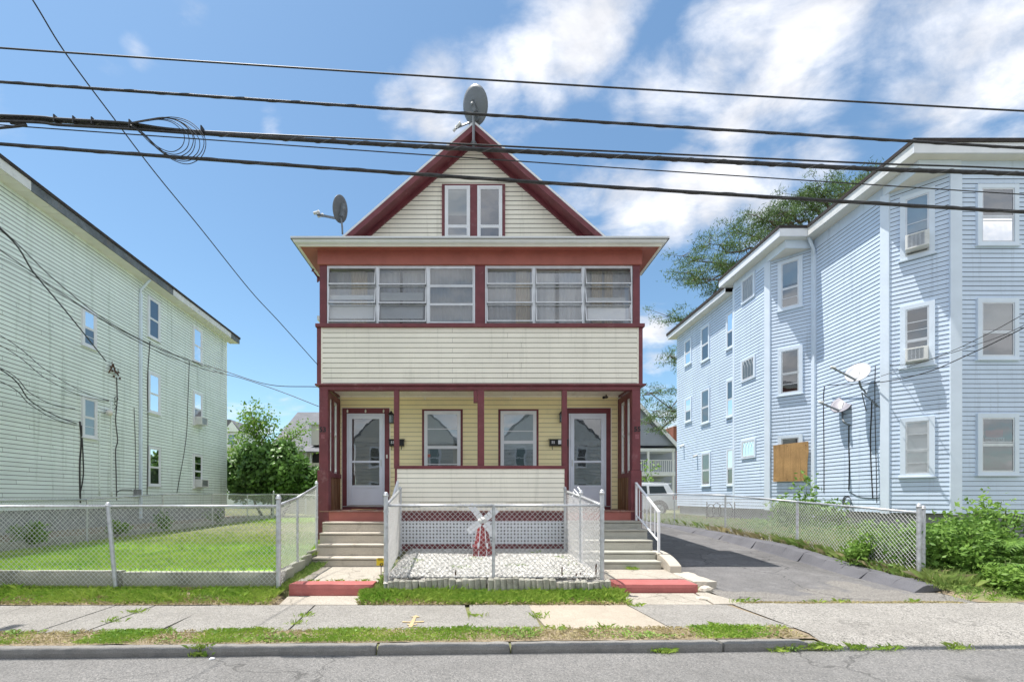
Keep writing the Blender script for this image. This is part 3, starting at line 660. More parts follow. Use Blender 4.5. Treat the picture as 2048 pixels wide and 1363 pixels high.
# tufts in joints, against the kerb and the steps
tufts = [(-4.44, 6.0, 0), (-4.42, 5.6, 0), (-2.16, 5.8, 0), (-2.12, 5.45, 0), (.06, 5.75, 0), (.84, 5.8, 0), (.83, 5.65, 0), (2.25, 6.3, 0), (2.8, 5.25, 0), (1.52, 5.2, 0), (-2.45, 5.2, 0), (-.1, 5.2, 0), (.98, 5.18, 0),
         (1.95, 4.60, -.08), (1.9, 4.62, -.08), (3.1, 4.60, -.08), (3.25, 4.62, -.06), (3.5, 4.62, -.06), (3.62, 4.6, -.06), (3.9, 4.6, -.07), (4.2, 4.6, -.07), (4.9, 4.6, -.07), (6.4, 4.6, -.07), (-2.78, 4.66, -.02), (-2.76, 4.62, -.08),
         (3.75, 6.45, .02), (3.95, 6.5, .02), (4.9, 6.5, .0), (5.3, 6.52, 0), (6.3, 6.52, 0), (7.2, 6.6, .03), (7.5, 6.55, .02), (7.7, 6.7, .04), (8.0, 6.6, .03), (-2.5, 7.18, .17), (-2.1, 7.17, .17), (-1.7, 7.18, .17), (2.9, 8.33, .19), (2.95, 8.3, .19), (-5.4, 4.2, -.1)]
tp = []
for x, y, z in tufts:
    n = 60 if y < 4.7 else 34
    a = rng.normal(0, .035, (n, 2)); tp.append(np.c_[x+a[:, 0]*1.7, y+a[:, 1]*.6, np.full(n, z+tilt(x, y))])
blades('joint_weeds', np.concatenate(tp), .055, .005, M['grass_verge'], 1.5)
x_ = rng.uniform(3.8, 7.0, 2600); blades('apron_joint_moss', np.c_[x_, 6.50+.02*rng.normal(size=2600)+.01*np.sin(x_*5), np.full(2600, .002)], .022, .010, M['grass_dry'], 2)
yard = lambda x, y: P(y)
hd = lambda x, y: np.clip(.35+fnoise(x, y, .4, 11), 0, 1)
blades('overgrown_yard_grass', np.concatenate([scatter(7.22, 12, 7.0, 11, 34000, yard, hd), scatter(7.3, 10.6, 11, 17.5, 16000, yard, hd), scatter(7.3, 10.3, 17.5, 25, 6000, yard, hd)]), .20, .013, M['grass_mix'], 1.0)
blades('overgrown_dry_grass', np.concatenate([scatter(7.25, 7.6, 7.2, 14, 1500, yard), scatter(8.0, 12, 9.5, 14, 5000, yard), scatter(7.5, 10.3, 13, 24, 9000, yard)]), .19, .012, M['grass_dry'], 1.3)
blades('side_strip_grass', np.concatenate([scatter(-3.1, -2.8, 6.9, 9.3, 2500, lambda x, y: P(y)), scatter(-1.5, -1.28, 6.85, 8.6, 1200, lambda x, y: P(y)), scatter(7.1, 10, 6.5, 7.3, 7000, lambda x, y: P(y)+.0, lambda x, y: np.clip(3*(fnoise(x, y, 1.1, 61)-.4)+(y-6.9)*1.5, .04, 1))]), .07, .009, M['grass_mix'], 1.2)
x_ = rng.uniform(-9.3, -3.0, 1500); blades('wall_foot_straw', np.c_[x_, 6.9+.03*rng.random(1500), np.full(1500, .1)], .05, .008, M['grass_dry'], 1.8)
# white marble chips
def chips(name, x0, x1, y0, y1, n, fz, size, m, parent=None, inside=None):
    p = scatter(x0, x1, y0, y1, n, fz, inside); n = len(p)
    base = np.array([[1,0,0],[-1,0,0],[0,1,0],[0,-1,0],[0,0,1],[0,0,-1]], float)
    tri = np.array([[0,2,4],[2,1,4],[1,3,4],[3,0,4],[2,0,5],[1,2,5],[3,1,5],[0,3,5]])
    s = size*(.5+rng.random((n, 1, 1))); v = base[None]*(.6+.8*rng.random((n, 6, 1)))+rng.normal(0, .12, (n, 6, 3))
    a = rng.uniform(0, 2*PI, n); b = rng.uniform(-.9, .9, n); ca, sa, cb, sb = np.cos(a), np.sin(a), np.cos(b), np.sin(b)
    R = np.zeros((n, 3, 3)); R[:, 0, 0] = ca; R[:, 0, 1] = -sa*cb; R[:, 0, 2] = sa*sb; R[:, 1, 0] = sa; R[:, 1, 1] = ca*cb; R[:, 1, 2] = -ca*sb; R[:, 2, 1] = sb; R[:, 2, 2] = cb
    v = np.einsum('nij,nkj->nki', R, v*s)*np.array([1, 1, .7]); v += p[:, None, :]; v[:, :, 2] += size*.25
    t = (np.arange(n)[:, None, None]*6+tri[None]).reshape(-1, 3)
    return np_mesh(name, v.reshape(-1, 3), t, m, parent)
chips('white_gravel', -1.28, 1.95, 6.90, 9.75, 15000, GZ, .022, M['stone_white'], inside=lambda x, y: np.clip(1.5-np.abs(x-.33)/1.9*np.clip((9.4-y)/2.2, .4, 1), 0, 1)*np.clip(.55+fnoise(x, y, .6, 21), .4, 1))
blades('gravel_weeds', scatter(-1.1, 1.8, 7.1, 9.5, 9000, GZ, lambda x, y: np.clip(4*(fnoise(x, y, .9, 33)-.72), 0, 1)), .04, .010, M['grass_mix'], 1.4)

sheet('verge_soil', list(np.arange(-10, 2.4, .2)), list(np.arange(6.38, 6.97, .08)), lambda x, y: P(y)+.004+.01*noise.noise((x*3, y*4, 1)) if not (-2.9 < x < -1.4) else -.04, M['soil'])
sheet('joint_soil', list(np.arange(3.3, 3.96, .1)), [4.8, 4.9, 5.0, 5.2, 5.6, 6.0, 6.5], lambda x, y: tilt(x, y)-.012-(.085*(1-(y-4.58)/.37)+.01 if y < 4.95 and x > 3.6 else 0), M['soil'])
sheet('soil_patch', list(np.arange(7.22, 10.2, .14)), list(np.arange(6.5, 7.5, .1)), lambda x, y: P(y)*min(1, max(0, y-6.44)*2.2)*min(1, max(.1, (x-7.15)*3))+.008+.008*noise.noise((x*3, y*3, 5)), M['soil'])
sheet('opposite_pavement', [-200, -30, 0, 30, 200], [-11, -8.0], lambda x, y: .04, M['walk'])

blades('lawn_weeds', scatter(-9.3, -3.1, 7.1, 14, 9000, lambda x, y: LZ(y), lambda x, y: np.clip(4*(fnoise(x, y, 1.4, 91)-.66), 0, 1)), .10, .009, M['grass_verge'], .9)
blades('lawn_dry_grass', scatter(-9.3, -3.1, 7.1, 18, 9000, lambda x, y: LZ(y), lambda x, y: np.clip(3*(fnoise(x, y, .7, 95)-.6), 0, 1)), .05, .008, M['grass_dry'], 1.6)

# ================================================================ THE CREAM TWO-FAMILY HOUSE
YF, YB = 9.86, 11.0           # front of the porch posts, wall behind the porch
XL, XR = -3.326, 3.641
house = thing('two_family_house', 'cream sided house with maroon trim, gable roof and two-storey front porch in the middle', 'house', (0, YB, .4))
def hb(name, m, *boxes, parent=house, bevel=0, **k):
    mb = MB()
    for b in boxes: mb.box(*b)
    return build(name, mb, m, parent, bevel=bevel, **k)
mar = M['maroon']
# body walls
bx0, bx1, byb = -3.28, 3.60, 22.0
w = hb('body_wall', M['cream'], (bx0, bx1, YB+.03, byb, .9, 7.3))
hb('body_foundation', M['found'], (bx0+.05, bx1-.05, YB+.1, byb-.05, .0, .9))
for fr in (Frame((bx0, byb), (bx0, YB)), Frame((bx1, YB), (bx1, byb))):
    siding(w, fr, .95, 7.1, .105, M['cream'], joined=True)
# gable: wall, boards clipped to the triangle
CX = .035; AP = 10.17; SL = .873
gz = lambda z: (AP-.11-z)/SL
gw = MB(); gw.prism([(CX-3.2, 7.3), (CX+3.2, 7.3), (CX, 10.12)], lambda p: (p[0], YB+.03, p[1]), lambda p: (p[0], YB+.3, p[1]))
gable = build('gable_wall', gw, M['felt'], house)
frg = Frame((CX-3.4, YB+.03), (CX+3.4, YB+.03))
siding(gable, frg, 7.35, 10.0, .112, M['cream'], nt=.010, clip=lambda z: (3.4-gz(z)+.0, 3.4+gz(z)) if gz(z) > .06 else None)
# main roof slabs (front edge overhangs to Y 10.64)
YR = 10.64
for s in (-1, 1):
    mb = MB(); ex = 3.78
    tz_ = lambda x, o=0: AP+.10+o-SL*x
    mb.hexa([(CX+s*0, YR, tz_(0, -.13)), (CX+s*ex, YR, tz_(ex, -.13)), (CX+s*ex, byb+.3, tz_(ex, -.13)), (CX, byb+.3, tz_(0, -.13)),
             (CX+s*0, YR, tz_(0)), (CX+s*ex, YR, tz_(ex)), (CX+s*ex, byb+.3, tz_(ex)), (CX, byb+.3, tz_(0))])
    r = build('roof_slope', mb, M['shingle'], house)
    def rake(nm, y0, y1, o0, o1, m, x1=ex):
        mb = MB(); a = lambda x, o: AP+.10+o-SL*x
        mb.hexa([(CX, y0, a(0, o1)), (CX+s*x1, y0, a(x1, o1)), (CX+s*x1, y1, a(x1, o1)), (CX, y1, a(0, o1)),
                 (CX, y0, a(0, o0)), (CX+s*x1, y0, a(x1, o0)), (CX+s*x1, y1, a(x1, o0)), (CX, y1, a(0, o0))])
        return build(nm, mb, m, house)
    rake('drip_edge', YR-.035, YR-.004, .012, -.045, M['white'])
    rake('rake_board', YR-.028, YR-.003, -.047, -.185, mar)
    rake('rake_moulding', YR-.050, YR-.030, -.170, -.210, mar)
    rake('rake_soffit', YR-.002, YB-.02, -.14, -.17, mar)
    rake('frieze_board', YB-.05, YB-.0, -.16, -.275, mar)
hb('ridge_cap', M['shingle'], (CX-.12, CX+.12, YR-.01, byb+.3, AP+.06, AP+.125))
# gable windows
frw = Frame((-3, YB-.0), (3, YB-.0))
hb('window_casing', mar, (PX(884, YB), PX(890, YB), YB-.035, YB+.03, 7.4, 9.06), (PX(940, YB), PX(954.5, YB), YB-.035, YB+.03, 7.4, 9.0), (PX(1004, YB), PX(1010, YB), YB-.035, YB+.03, 7.4, 9.06), (PX(890, YB), PX(1004, YB), YB-.035, YB+.03, 9.002, 9.06))
window(house, frw, 3+PX(890, YB), 3+PX(940, YB), 7.45, 9.0, cas=.045, split=.37, blind=.45, glass=M['pane_strong'], extra=(.22,), sill=False, name='gable_window')
window(house, frw, 3+PX(954.5, YB), 3+PX(1004, YB), 7.45, 9.0, cas=.045, split=.37, glass=M['pane_strong'], sill=False, name='gable_window', back='dark')
# low roof over the porch
YG = 9.42; ZG = 6.914
mb = MB(); xl, xr = PX(580, YG), PX(1340, YG)
mb.add([(xl, YG, 6.87), (xr, YG, 6.87), (xr, YB, 6.87), (xl, YB, 6.87), (xl+.75, YB, 7.34), (xr-.75, YB, 7.34)], [(0,1,5,4), (1,2,5), (0,4,3), (2,3,4,5), (3,2,1,0)])
build('porch_roof', mb, M['shingle'], house)
def gut(mb, a, b, n):     # K-style gutter profile between two corners, n = outward normal; mitred by overshoot
    a = Vector(a); b = Vector(b); n = Vector(n)
    prof = [(-.02, 6.76), (.045, 6.76), (.06, 6.80), (.075, 6.84), (.10, 6.87), (.105, 6.914), (.09, 6.914), (.085, 6.885), (-.02, 6.885)]
    return prof
# gutter front and sides with mitred corners
mb = MB(); prof = [(-.03, 6.825), (.035, 6.825), (.045, 6.84), (.05, 6.86), (.08, 6.885), (.088, 6.916), (.075, 6.916), (.07, 6.90), (-.03, 6.90)]
x0, x1, y0 = xl+.09, xr-.09, YG+.09
loop = [[(x0-o, YB+.2, z) for o, z in prof], [(x0-o, y0-o, z) for o, z in prof], [(x1+o, y0-o, z) for o, z in prof], [(x1+o, YB+.2, z) for o, z in prof]]
n = len(prof); mb.v = [p for l in loop for p in l]
for k in range(3):
    for j in range(n): a = k*n+j; b = k*n+(j+1) % n; mb.f.append((a, b, b+n, a+n))
build('gutter', mb, M['white'], house)
hb('eave_fascia', M['soffit'], (x0+.03, x1-.03, y0+.032, y0+.06, 6.775, 6.84), (x0+.03, x0+.06, y0+.061, YB+.2, 6.775, 6.84), (x1-.06, x1-.03, y0+.061, YB+.2, 6.775, 6.84))
# sloping red soffit and frieze
mb = MB(); si, so_ = 6.84, 6.78
xa, xb, ya = x0+.06, x1-.06, y0+.06; xc, xd, yc = XL-.02, XR+.02, YF-.02
mb.add([(xa, ya, so_), (xb, ya, so_), (xd, yc, si), (xc, yc, si), (xa, YB+.2, so_), (xb, YB+.2, so_), (xd, YB+.2, si), (xc, YB+.2, si)], [(0,1,2,3), (0,3,7,4), (1,5,6,2)])
build('eave_soffit', mb, M['terra'], house)
ZH = PZ(530, YF)
hb('frieze', M['terra'], (XL-.02, XR+.02, YF-.045, YF+.10, ZH, si+.03), (XL-.02, XL+.12, YF+.101, YB, ZH, si+.03), (XR-.12, XR+.02, YF+.101, YB, ZH, si+.03), bevel=.004)
# upper storey posts
ZS = PZ(648, YF)
pl, pr_ = (XL+.01, PX(653.5, YF)), (PX(1265.5, YF), XR-.01); pm = (PX(950, YF), PX(970, YF))
for a, b in (pl, pm, pr_): hb('porch_post', mar, (a, b, YF, YF+.16, ZS-.01, ZH+.01), bevel=.006)
for x in (XL+.01, XR-.12): hb('porch_post', mar, (x, x+.11, YB-.13, YB, ZS-.01, ZH+.01))
# sill, parapet, ledge
hb('sill_ledge', mar, (PX(632, YF), PX(1288, YF), YF-.06, YF+.12, PZ(655, YF), ZS), (PX(632, YF), XL+.12, YF+.121, YB, PZ(655, YF), ZS), (XR-.12, PX(1288, YF), YF+.121, YB, PZ(655, YF), ZS), bevel=.006)
ZP0, ZP1 = PZ(767, YF), PZ(655, YF)
pp = hb('parapet', M['cream'], (XL+.05, XR-.05, YF+.02, YF+.14, ZP0, ZP1-.002), (XL+.02, XL+.12, YF+.141, YB, ZP0, ZP1-.002), (XR-.12, XR-.02, YF+.141, YB, ZP0, ZP1-.002))
frp = Frame((PX(645, YF), YF+.02), (PX(1274.5, YF), YF+.02))
siding(pp, frp, ZP0+.012, ZP1-.002, .105, M['cream'], nt=.008, splits=[PX(905, YF)-PX(645, YF), PX(1015, YF)-PX(645, YF), PX(905, YF)-PX(645, YF)-.002, PX(1015, YF)-PX(645, YF)+.3])
hb('edge_trim', M['cream'], (PX(642.5, YF), PX(645, YF), YF-.012, YF+.02, ZP0, ZP1-.003), (PX(1274.5, YF), PX(1277, YF), YF-.012, YF+.02, ZP0, ZP1-.003), (PX(645, YF), PX(1274.5, YF), YF-.012, YF+.02, ZP0-.004, ZP0+.011), parent=pp)
for a, b in ((PX(634, YF), PX(642.5, YF)), (PX(1277, YF), PX(1285, YF))): hb('corner_board', mar, (a, b, YF-.015, YF+.15, ZP0, ZP1-.003), bevel=.004)
for (a, b, f) in ((XL+.02, YB, 0), (XR-.02, YB, 1)):
    fr = Frame((XL+.02, YB), (XL+.02, YF+.15)) if f == 0 else Frame((XR-.02, YF+.15), (XR-.02, YB)); siding(pp, fr, ZP0+.01, ZP1-.002, .105, M['cream'], joined=True)
ZL0 = PZ(773.5, YF)
hb('lower_ledge', mar, (PX(631, YF), PX(1291, YF), YF-.05, YF+.14, PZ(771, YF), ZP0-.005), (PX(631, YF), XL+.12, YF+.141, YB, PZ(771, YF), ZP0-.005), (XR-.12, PX(1291, YF), YF+.141, YB, PZ(771, YF), ZP0-.005), bevel=.005)
hb('porch_beam', mar, (XL, XR, YF+.0, YF+.15, ZL0-.06, PZ(771, YF)-.001), bevel=.004)
# upper floor deck / lower ceiling of beaded panels
ZC = 3.96
hb('upper_floor', M['dark'], (XL+.13, XR-.13, YF+.16, YB-.02, ZC+.03, ZC+.12))
x = XL+.13; ceil = hb('porch_ceiling', M['soffit'], (XL+.12, XR-.12, YF+.155, YB-.012, ZC+.012, ZC+.028))
me = None
while x < XR-.2:
    mb = MB(); mb.box(x, x+.272, YF+.155, YB-.013, ZC, ZC+.011)
    build('ceiling_panel', mb, M['soffit'], ceil, bevel=.003); x += .28
# upper room: back wall, ceiling
hb('sun_room_wall', M['room'], (XL+.15, XR-.15, YB-.01, YB+.02, ZP1-.3, 6.8))
hb('sun_room_ceiling', M['room'], (XL+.13, XR-.13, YF+.16, YB-.012, 6.60, 6.64))
# awning windows: three units each side of the middle post
def awning(x0, x1, z0, z1, angs, kind):
    f = hb('window_frame', M['alu'], (x0, x0+.03, YF+.01, YF+.07, z0, z1), (x1-.03, x1, YF+.01, YF+.07, z0, z1), (x0+.03, x1-.03, YF+.01, YF+.07, z1-.05, z1), (x0+.03, x1-.03, YF+.01, YF+.07, z0, z0+.02))
    mb = MB(); mb.quad((x0+.03, YF+.062, z0+.02), (x1-.03, YF+.062, z0+.02), (x1-.03, YF+.062, z1-.05), (x0+.03, YF+.062, z1-.05)); build('insect_screen', mb, M['screen'], f)
    h = (z1-.05-z0-.02)/3
    for i in range(3):
        zt = z1-.05-h*i; a = math.radians(angs[i]); ca, sa = math.cos(a), math.sin(a); H = h-.004
        def q(x, d, t): return (x, YF+.012-sa*d-ca*t, zt-ca*d+sa*t*0)
        mb = MB()
        def fb(xa, xb, d0, d1): mb.hexa([q(xa, d1, .012), q(xb, d1, .012), q(xb, d1, -.012), q(xa, d1, -.012), q(xa, d0, .012), q(xb, d0, .012), q(xb, d0, -.012), q(xa, d0, -.012)])
        fb(x0+.034, x0+.052, 0, H); fb(x1-.052, x1-.034, 0, H); fb(x0+.052, x1-.052, 0, .02); fb(x0+.052, x1-.052, H-.024, H)
        if angs[i] > 3:
            for xx in (x0+.04, x1-.04): mb.bar(q(xx, H*.8, 0), (xx, YF+.03, zt-H*.62), .008, .012)
        pf = build('pane_frame', mb, M['alu'], f)
        pn = build('pane', MB().quad(q(x0+.052, H-.02, 0), q(x1-.052, H-.02, 0), q(x1-.052, .02, 0), q(x0+.052, .02, 0)), M['pane'] if angs[i] < 3 else M['pane_soft'], f)
        if angs[i] < 3: continue
zt0, zt1 = ZS+.005, ZH-.005
ws = [(654, 754.5, (11, 11, 10)), (754.5, 855.5, (9, 9, 10)), (855.5, 950, (0, 0, 0)), (970.5, 1068, (11, 10, 11)), (1068, 1167, (12, 11, 12)), (1167, 1265, (13, 13, 14))]
for a, b, g in ws: awning(PX(a, YF), PX(b, YF), zt0, zt1, g, 0)
def curtain(x0, x1, y, z0, z1, m, name='curtain', per=.07, amp=.018):
    n = int((x1-x0)/(per/6)); mb = MB(); k = 0
    for i in range(n+1):
        x = x0+(x1-x0)*i/n; o = amp*math.sin(x/per*2*PI+1.3*math.sin(x*9)); mb.v += [(x, y+o*1.3, z0), (x, y+o*.7, z1)]
    mb.f = [(2*i, 2*i+2, 2*i+3, 2*i+1) for i in range(n)]; return build(name, mb, m, house, smooth=True)
for a, b in ((706, 738), (888, 934), (1030, 1058), (1180, 1200), (1205, 1222)): curtain(PX(a, YF+.3), PX(b, YF+.3), YF+.16, ZS, ZH-.05, M['curtain'])
curtain(PX(858, YF+.3), PX(952, YF+.3), YF+.11, ZS, ZH-.04, M['sheer'], 'sheer_curtain', .10)
curtain(PX(970, YF+.3), PX(1262, YF+.3), YF+.24, ZS, ZH-.04, M['sheer'], 'sheer_curtain', .13)
curtain(PX(660, YF+.3), PX(850, YF+.3), YF+.24, ZS, ZH-.04, M['sheer'], 'sheer_curtain', .13)
hb('inner_mullion', M['dark'], (PX(803, YF+.4), PX(808, YF+.4), YF+.19, YF+.21, ZS, ZH), (PX(1108, YF+.4), PX(1114, YF+.4), YF+.19, YF+.21, ZS, ZH))
# white strips put behind the panes in place of sky reflected in them
for a, b, y0_, y1_ in ((660, 748, 591, 600), (760, 846, 586, 602), (660, 748, 611, 638), (760, 846, 611, 638), (1175, 1250, 596, 604), (1175, 1250, 614, 640)):
    hb('sky_reflection_strip', M['white'], (PX(a, YF+.1), PX(b, YF+.1), YF+.075, YF+.085, PZ(y1_, YF+.1), PZ(y0_, YF+.1)))
# side windows of the upper porch
for xx in (XL+.03, XR-.05): hb('side_window', M['alu'], (xx, xx+.02, YF+.17, YF+.19, ZS, ZH), (xx, xx+.02, YF+.57, YF+.60, ZS, ZH), (xx, xx+.02, YB-.16, YB-.14, ZS, ZH), (xx, xx+.02, YF+.191, YB-.161, ZH-.05, ZH-.002), (xx, xx+.02, YF+.191, YB-.161, ZS+.002, ZS+.04))

# ----- lower porch
ZFl = 1.225
fl = hb('porch_floor', M['maroon'], (XL+.02, XR-.02, YF+.0, YB+.02, ZFl-.06, ZFl-.026))
x = XL+.02
while x < XR-.05:
    mb = MB(); e = .006*math.sin(x*31); mb.box(x, x+.094, YF-.035+e, YB, ZFl-.025, ZFl); build('floor_board', mb, M['floor'], fl); x += .0985
for q in ((XL-.01, PX(796, YF)), (PX(1130, YF), XR+.01)): hb('floor_fascia', M['terra'], (*q, YF-.005, YF+.02, .98, ZFl-.028), bevel=.004)
for a, b in ((PX(638, YF), PX(655.5, YF)), (PX(1264.5, YF), PX(1281, YF))):
    c = hb('corner_post', mar, (a, b, YF+.0, YF+.17, PZ(940, YF), ZL0-.06), bevel=.006)
    hb('post_base', mar, (a-.03, b+.02, YF-.025, YF+.17, .60 if a < 0 else .80, PZ(940, YF)), parent=c, bevel=.006)
for a, b in ((PX(787.5, YF), PX(797.5, YF)), (PX(1124.5, YF), PX(1134.5, YF))): hb('porch_post', mar, (a, b, YF+.01, YF+.11, PZ(936, YF), ZL0-.06), bevel=.005)
a, b = PX(955, YF), PX(968.5, YF)
hb('porch_post', mar, (a, b, YF+.0, YF+.14, PZ(936, YF), ZL0-.06), bevel=.006)
mb = MB(); mb.prism([(YF+.0, ZL0-.06), (YF+.7, ZL0-.06), (YF+.7, ZL0-.10), (YF+.14, ZL0-.32), (YF, ZL0-.32)], lambda p: (PX(947, YF), p[0]+.02, p[1]), lambda p: (a-.002, p[0]+.02, p[1])); build('bracket', mb, mar, house)
# middle half wall
hx0, hx1 = PX(789, YF), PX(1133.5, YF); zt = PZ(937, YF)
hb('half_wall_cap', mar, (hx0, hx1, YF-.035, YF+.13, zt, PZ(932.5, YF)+.02), bevel=.005)
hw = hb('half_wall', M['cream'], (hx0+.03, hx1-.01, YF+.012, YF+.11, 1.22, zt-.001))
hb('half_wall_end', mar, (hx0+.01, hx0+.055, YF-.026, YF+.12, 1.24, zt-.001), (hx1-.05, hx1, YF-.026, YF+.12, 1.24, zt-.001), parent=hw)
frh = Frame((hx0+.056, YF+.012), (hx1-.051, YF+.012)); siding(hw, frh, PZ(1003, YF), zt-.002, .098, M['cream'], nt=.008)
for a, b in ((800, 840), (915, 1012), (1086, 1128)):
    fr = Frame((PX(a, YF), YF+.012), (PX(b, YF), YF+.012)); siding(hw, fr, PZ(1024, YF), PZ(1003, YF), .11, M['cream'])
# skirt under the porch: dark void, maroon band, lattice, base board
lx0, lx1 = PX(800, YF), PX(1128, YF)
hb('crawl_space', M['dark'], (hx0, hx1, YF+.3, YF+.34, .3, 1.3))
hb('skirt_band', mar, (lx0-.04, lx1+.04, YF+.02, YF+.05, PZ(1041, YF), PZ(1019, YF)), (lx0-.04, lx1+.04, YF+.02, YF+.05, .36, PZ(1087.5, YF)), (lx0-.04, lx0, YF+.02, YF+.05, PZ(1087.4, YF), PZ(1041.2, YF)), (lx1, lx1+.04, YF+.02, YF+.05, PZ(1087.4, YF), PZ(1041.2, YF)))
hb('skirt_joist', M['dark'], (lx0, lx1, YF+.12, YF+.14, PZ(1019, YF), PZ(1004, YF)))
mb = MB(); lz0, lz1 = PZ(1087.5, YF), PZ(1041, YF)
x = lx0+.004
while x < lx1-.03: mb.box(x, x+.043, YF+.028, YF+.034, lz0, lz1); x += .0735
z = lz0+.012
while z < lz1: mb.box(lx0, lx1, YF+.035, YF+.041, z, z+.040); z += .0735
build('lattice', mb, M['white'], house, kind='stuff')
# porch ends: weathered panels, side windows
for s in (0, 1):
    xo, xi = (XL+.04, XL+.13) if s == 0 else (XR-.13, XR-.04)
    se = hb('porch_end_panel', M['wood'], (xo, xi, YF+.171, YB-.02, ZFl-.02, PZ(940, YF)-.13))
    n = 8; dy = (YB-.02-YF-.175)/n
    for k in range(n):
        mb = MB(); y0_ = YF+.175+dy*k
        if s == 0: mb.box(xi, xi+.008, y0_+.002, y0_+dy-.002, ZFl, PZ(940, YF)-.135)
        else: mb.box(xi-.098, xo-.0, y0_+.002, y0_+dy-.002, ZFl, PZ(940, YF)-.135)
        build('board', mb, M['wood'], se)
    zc = PZ(940, YF)
    hb('end_rail', mar, (xo-.01, xi+.03, YF+.171, YB-.02, zc-.13, zc-.03), bevel=.004)
    za, zb_ = zc-.03, ZL0-.06
    ybs = [(YF+.171, YF+.20), (YF+.52, YF+.66), (YB-.20, YB-.02)]
    hb('end_mullion', mar, *[(xo, xi, y0_, y1_, za, zb_-.10) for y0_, y1_ in ybs], (xo, xi, YF+.171, YB-.02, zb_-.10, zb_+.03))
    for y0_, y1_ in ((YF+.20, YF+.52), (YF+.66, YB-.20)):
        xm = (xo+xi)/2+.0
        f = hb('side_window', M['white_dirty'], (xm-.02, xm+.02, y0_, y0_+.035, za, zb_-.10), (xm-.02, xm+.02, y1_-.035, y1_, za, zb_-.10), (xm-.019, xm+.019, y0_+.035, y1_-.035, zb_-.16, zb_-.10), (xm-.019, xm+.019, y0_+.035, y1_-.035, za, za+.05), (xm-.019, xm+.019, y0_+.035, y1_-.035, (za+zb_)/2-.02, (za+zb_)/2+.02))
        build('pane', MB().quad((xm, y0_+.03, za+.03), (xm, y1_-.03, za+.03), (xm, y1_-.03, zb_-.14), (xm, y0_+.03, zb_-.14)), M['pane'], f)
# yellow wall behind the porch
yw = hb('porch_back_wall', M['yellow'], (XL+.13, XR-.13, YB-.0, YB+.028, ZFl-.02, ZC+.1))
fry = Frame((XL+.14, YB-.001), (XR-.14, YB-.001)); siding(yw, fry, ZFl+.01, ZC-.002, .107, M['yellow'], nt=.006)
hb('wall_trim', M['cream'], (XL+.13, XR-.13, YB-.03, YB-.001, ZC-.035, ZC-.001), parent=yw)
def door(px0, px1, hinge):
    x0, x1 = PX(px0, YB), PX(px1, YB); zt = PZ(829, YB); zb_ = ZFl+.09
    d = hb('door_casing', mar, (x0-.115, x0, YB-.045, YB, ZFl, zt+.02), (x1, x1+.115, YB-.045, YB, ZFl, zt+.02), (x0-.115, x1+.115, YB-.046, YB-.001, zt+.02, zt+.155), (x0, x1, YB-.04, YB, ZFl, zb_), bevel=.004)
    hb('casing_edge', M['cream'], (x0-.135, x0-.1155, YB-.038, YB, ZFl, zt+.17), (x1+.1155, x1+.135, YB-.038, YB, ZFl, zt+.17), (x0-.115, x1+.115, YB-.038, YB, zt+.1555, zt+.17), parent=d)
    hb('threshold', M['alu'], (x0-.1, x1+.1, YB-.07, YB-.041, ZFl+.065, ZFl+.08), parent=d)
    hb('inner_door', M['door_dark'], (x0+.04, x1-.04, YB-.04, YB-.034, zb_+.02, zt-.02), parent=d)
    fw = .035; f = hb('screen_door', M['door_white'], (x0, x0+fw, YB-.06, YB-.01, zb_, zt+.02), (x1-fw, x1, YB-.06, YB-.01, zb_, zt+.02), (x0+fw, x1-fw, YB-.06, YB-.01, zt-.02, zt+.02), bevel=.003)
    a, b = x0+fw+.004, x1-fw-.004; r = .085; z1 = zb_+.42; z2 = zb_+1.03; z3 = zt-.024
    hb('door_leaf', M['door_white'], (a, a+r, YB-.068, YB-.028, zb_+.01, z3), (b-r, b, YB-.068, YB-.028, zb_+.01, z3), (a+r, b-r, YB-.067, YB-.029, z3-r, z3), (a+r, b-r, YB-.067, YB-.029, z2, z2+.05), (a+r, b-r, YB-.067, YB-.029, z1+.01, z1+.07), (a+r, b-r, YB-.067, YB-.029, zb_+.01, zb_+.09), (a+r, b-r, YB-.055, YB-.035, zb_+.09, z1+.01), parent=d, bevel=.003)
    for q0, q1 in ((z1+.07, z2), (z2+.05, z3-r)): build('pane', MB().quad((a+r, YB-.048, q0), (b-r, YB-.048, q0), (b-r, YB-.048, q1), (a+r, YB-.048, q1)), M['pane_strong'], d)
    hx = b-.04 if hinge < 0 else a+.04
    hb('handle', M['alu'], (hx-.012, hx+.012, YB-.10, YB-.069, z2-.08, z2+.08), parent=d, bevel=.004)
    for k in range(3):
        xx = x0+.02+(x1-x0-.04)*k/2; mb = MB(); mb.ball((xx, YB-.075, zt+.075), .022, 8, 6, 1.9); 
        if hinge < 0: build('hook', mb, M['soffit'], d, smooth=True)
    return d
door(695, 770, -1); door(1137, 1211, 1)
hb('door_bell', M['soffit'], (PX(773, YB), PX(776, YB), YB-.055, YB-.046, PZ(916, YB), PZ(909, YB)))
for a, b, nm in ((846, 924, 0), (998, 1075, 1)):
    x0, x1 = PX(a, YB), PX(b, YB); z1 = PZ(818, YB)
    c = hb('window_casing', mar, (x0-.02, x0+.035, YB-.035, YB, 1.70, z1), (x1-.035, x1+.02, YB-.035, YB, 1.70, z1), (x0+.035, x1-.035, YB-.034, YB-.001, z1-.05, z1))
    window(house, frw, 3+x0+.035, 3+x1-.035, 1.75, z1-.05, cas=.045, split=.53 if nm == 0 else .60, blind=.42 if nm == 0 else .5, extra=(.30, .78) if nm == 0 else (.75,), glass=M['pane_strong'], sill=False, name='porch_window')
hb('window_sticker', M['terra'], (PX(855.5, YB), PX(861, YB), YB-.052, YB-.050, PZ(914, YB), PZ(908, YB)))
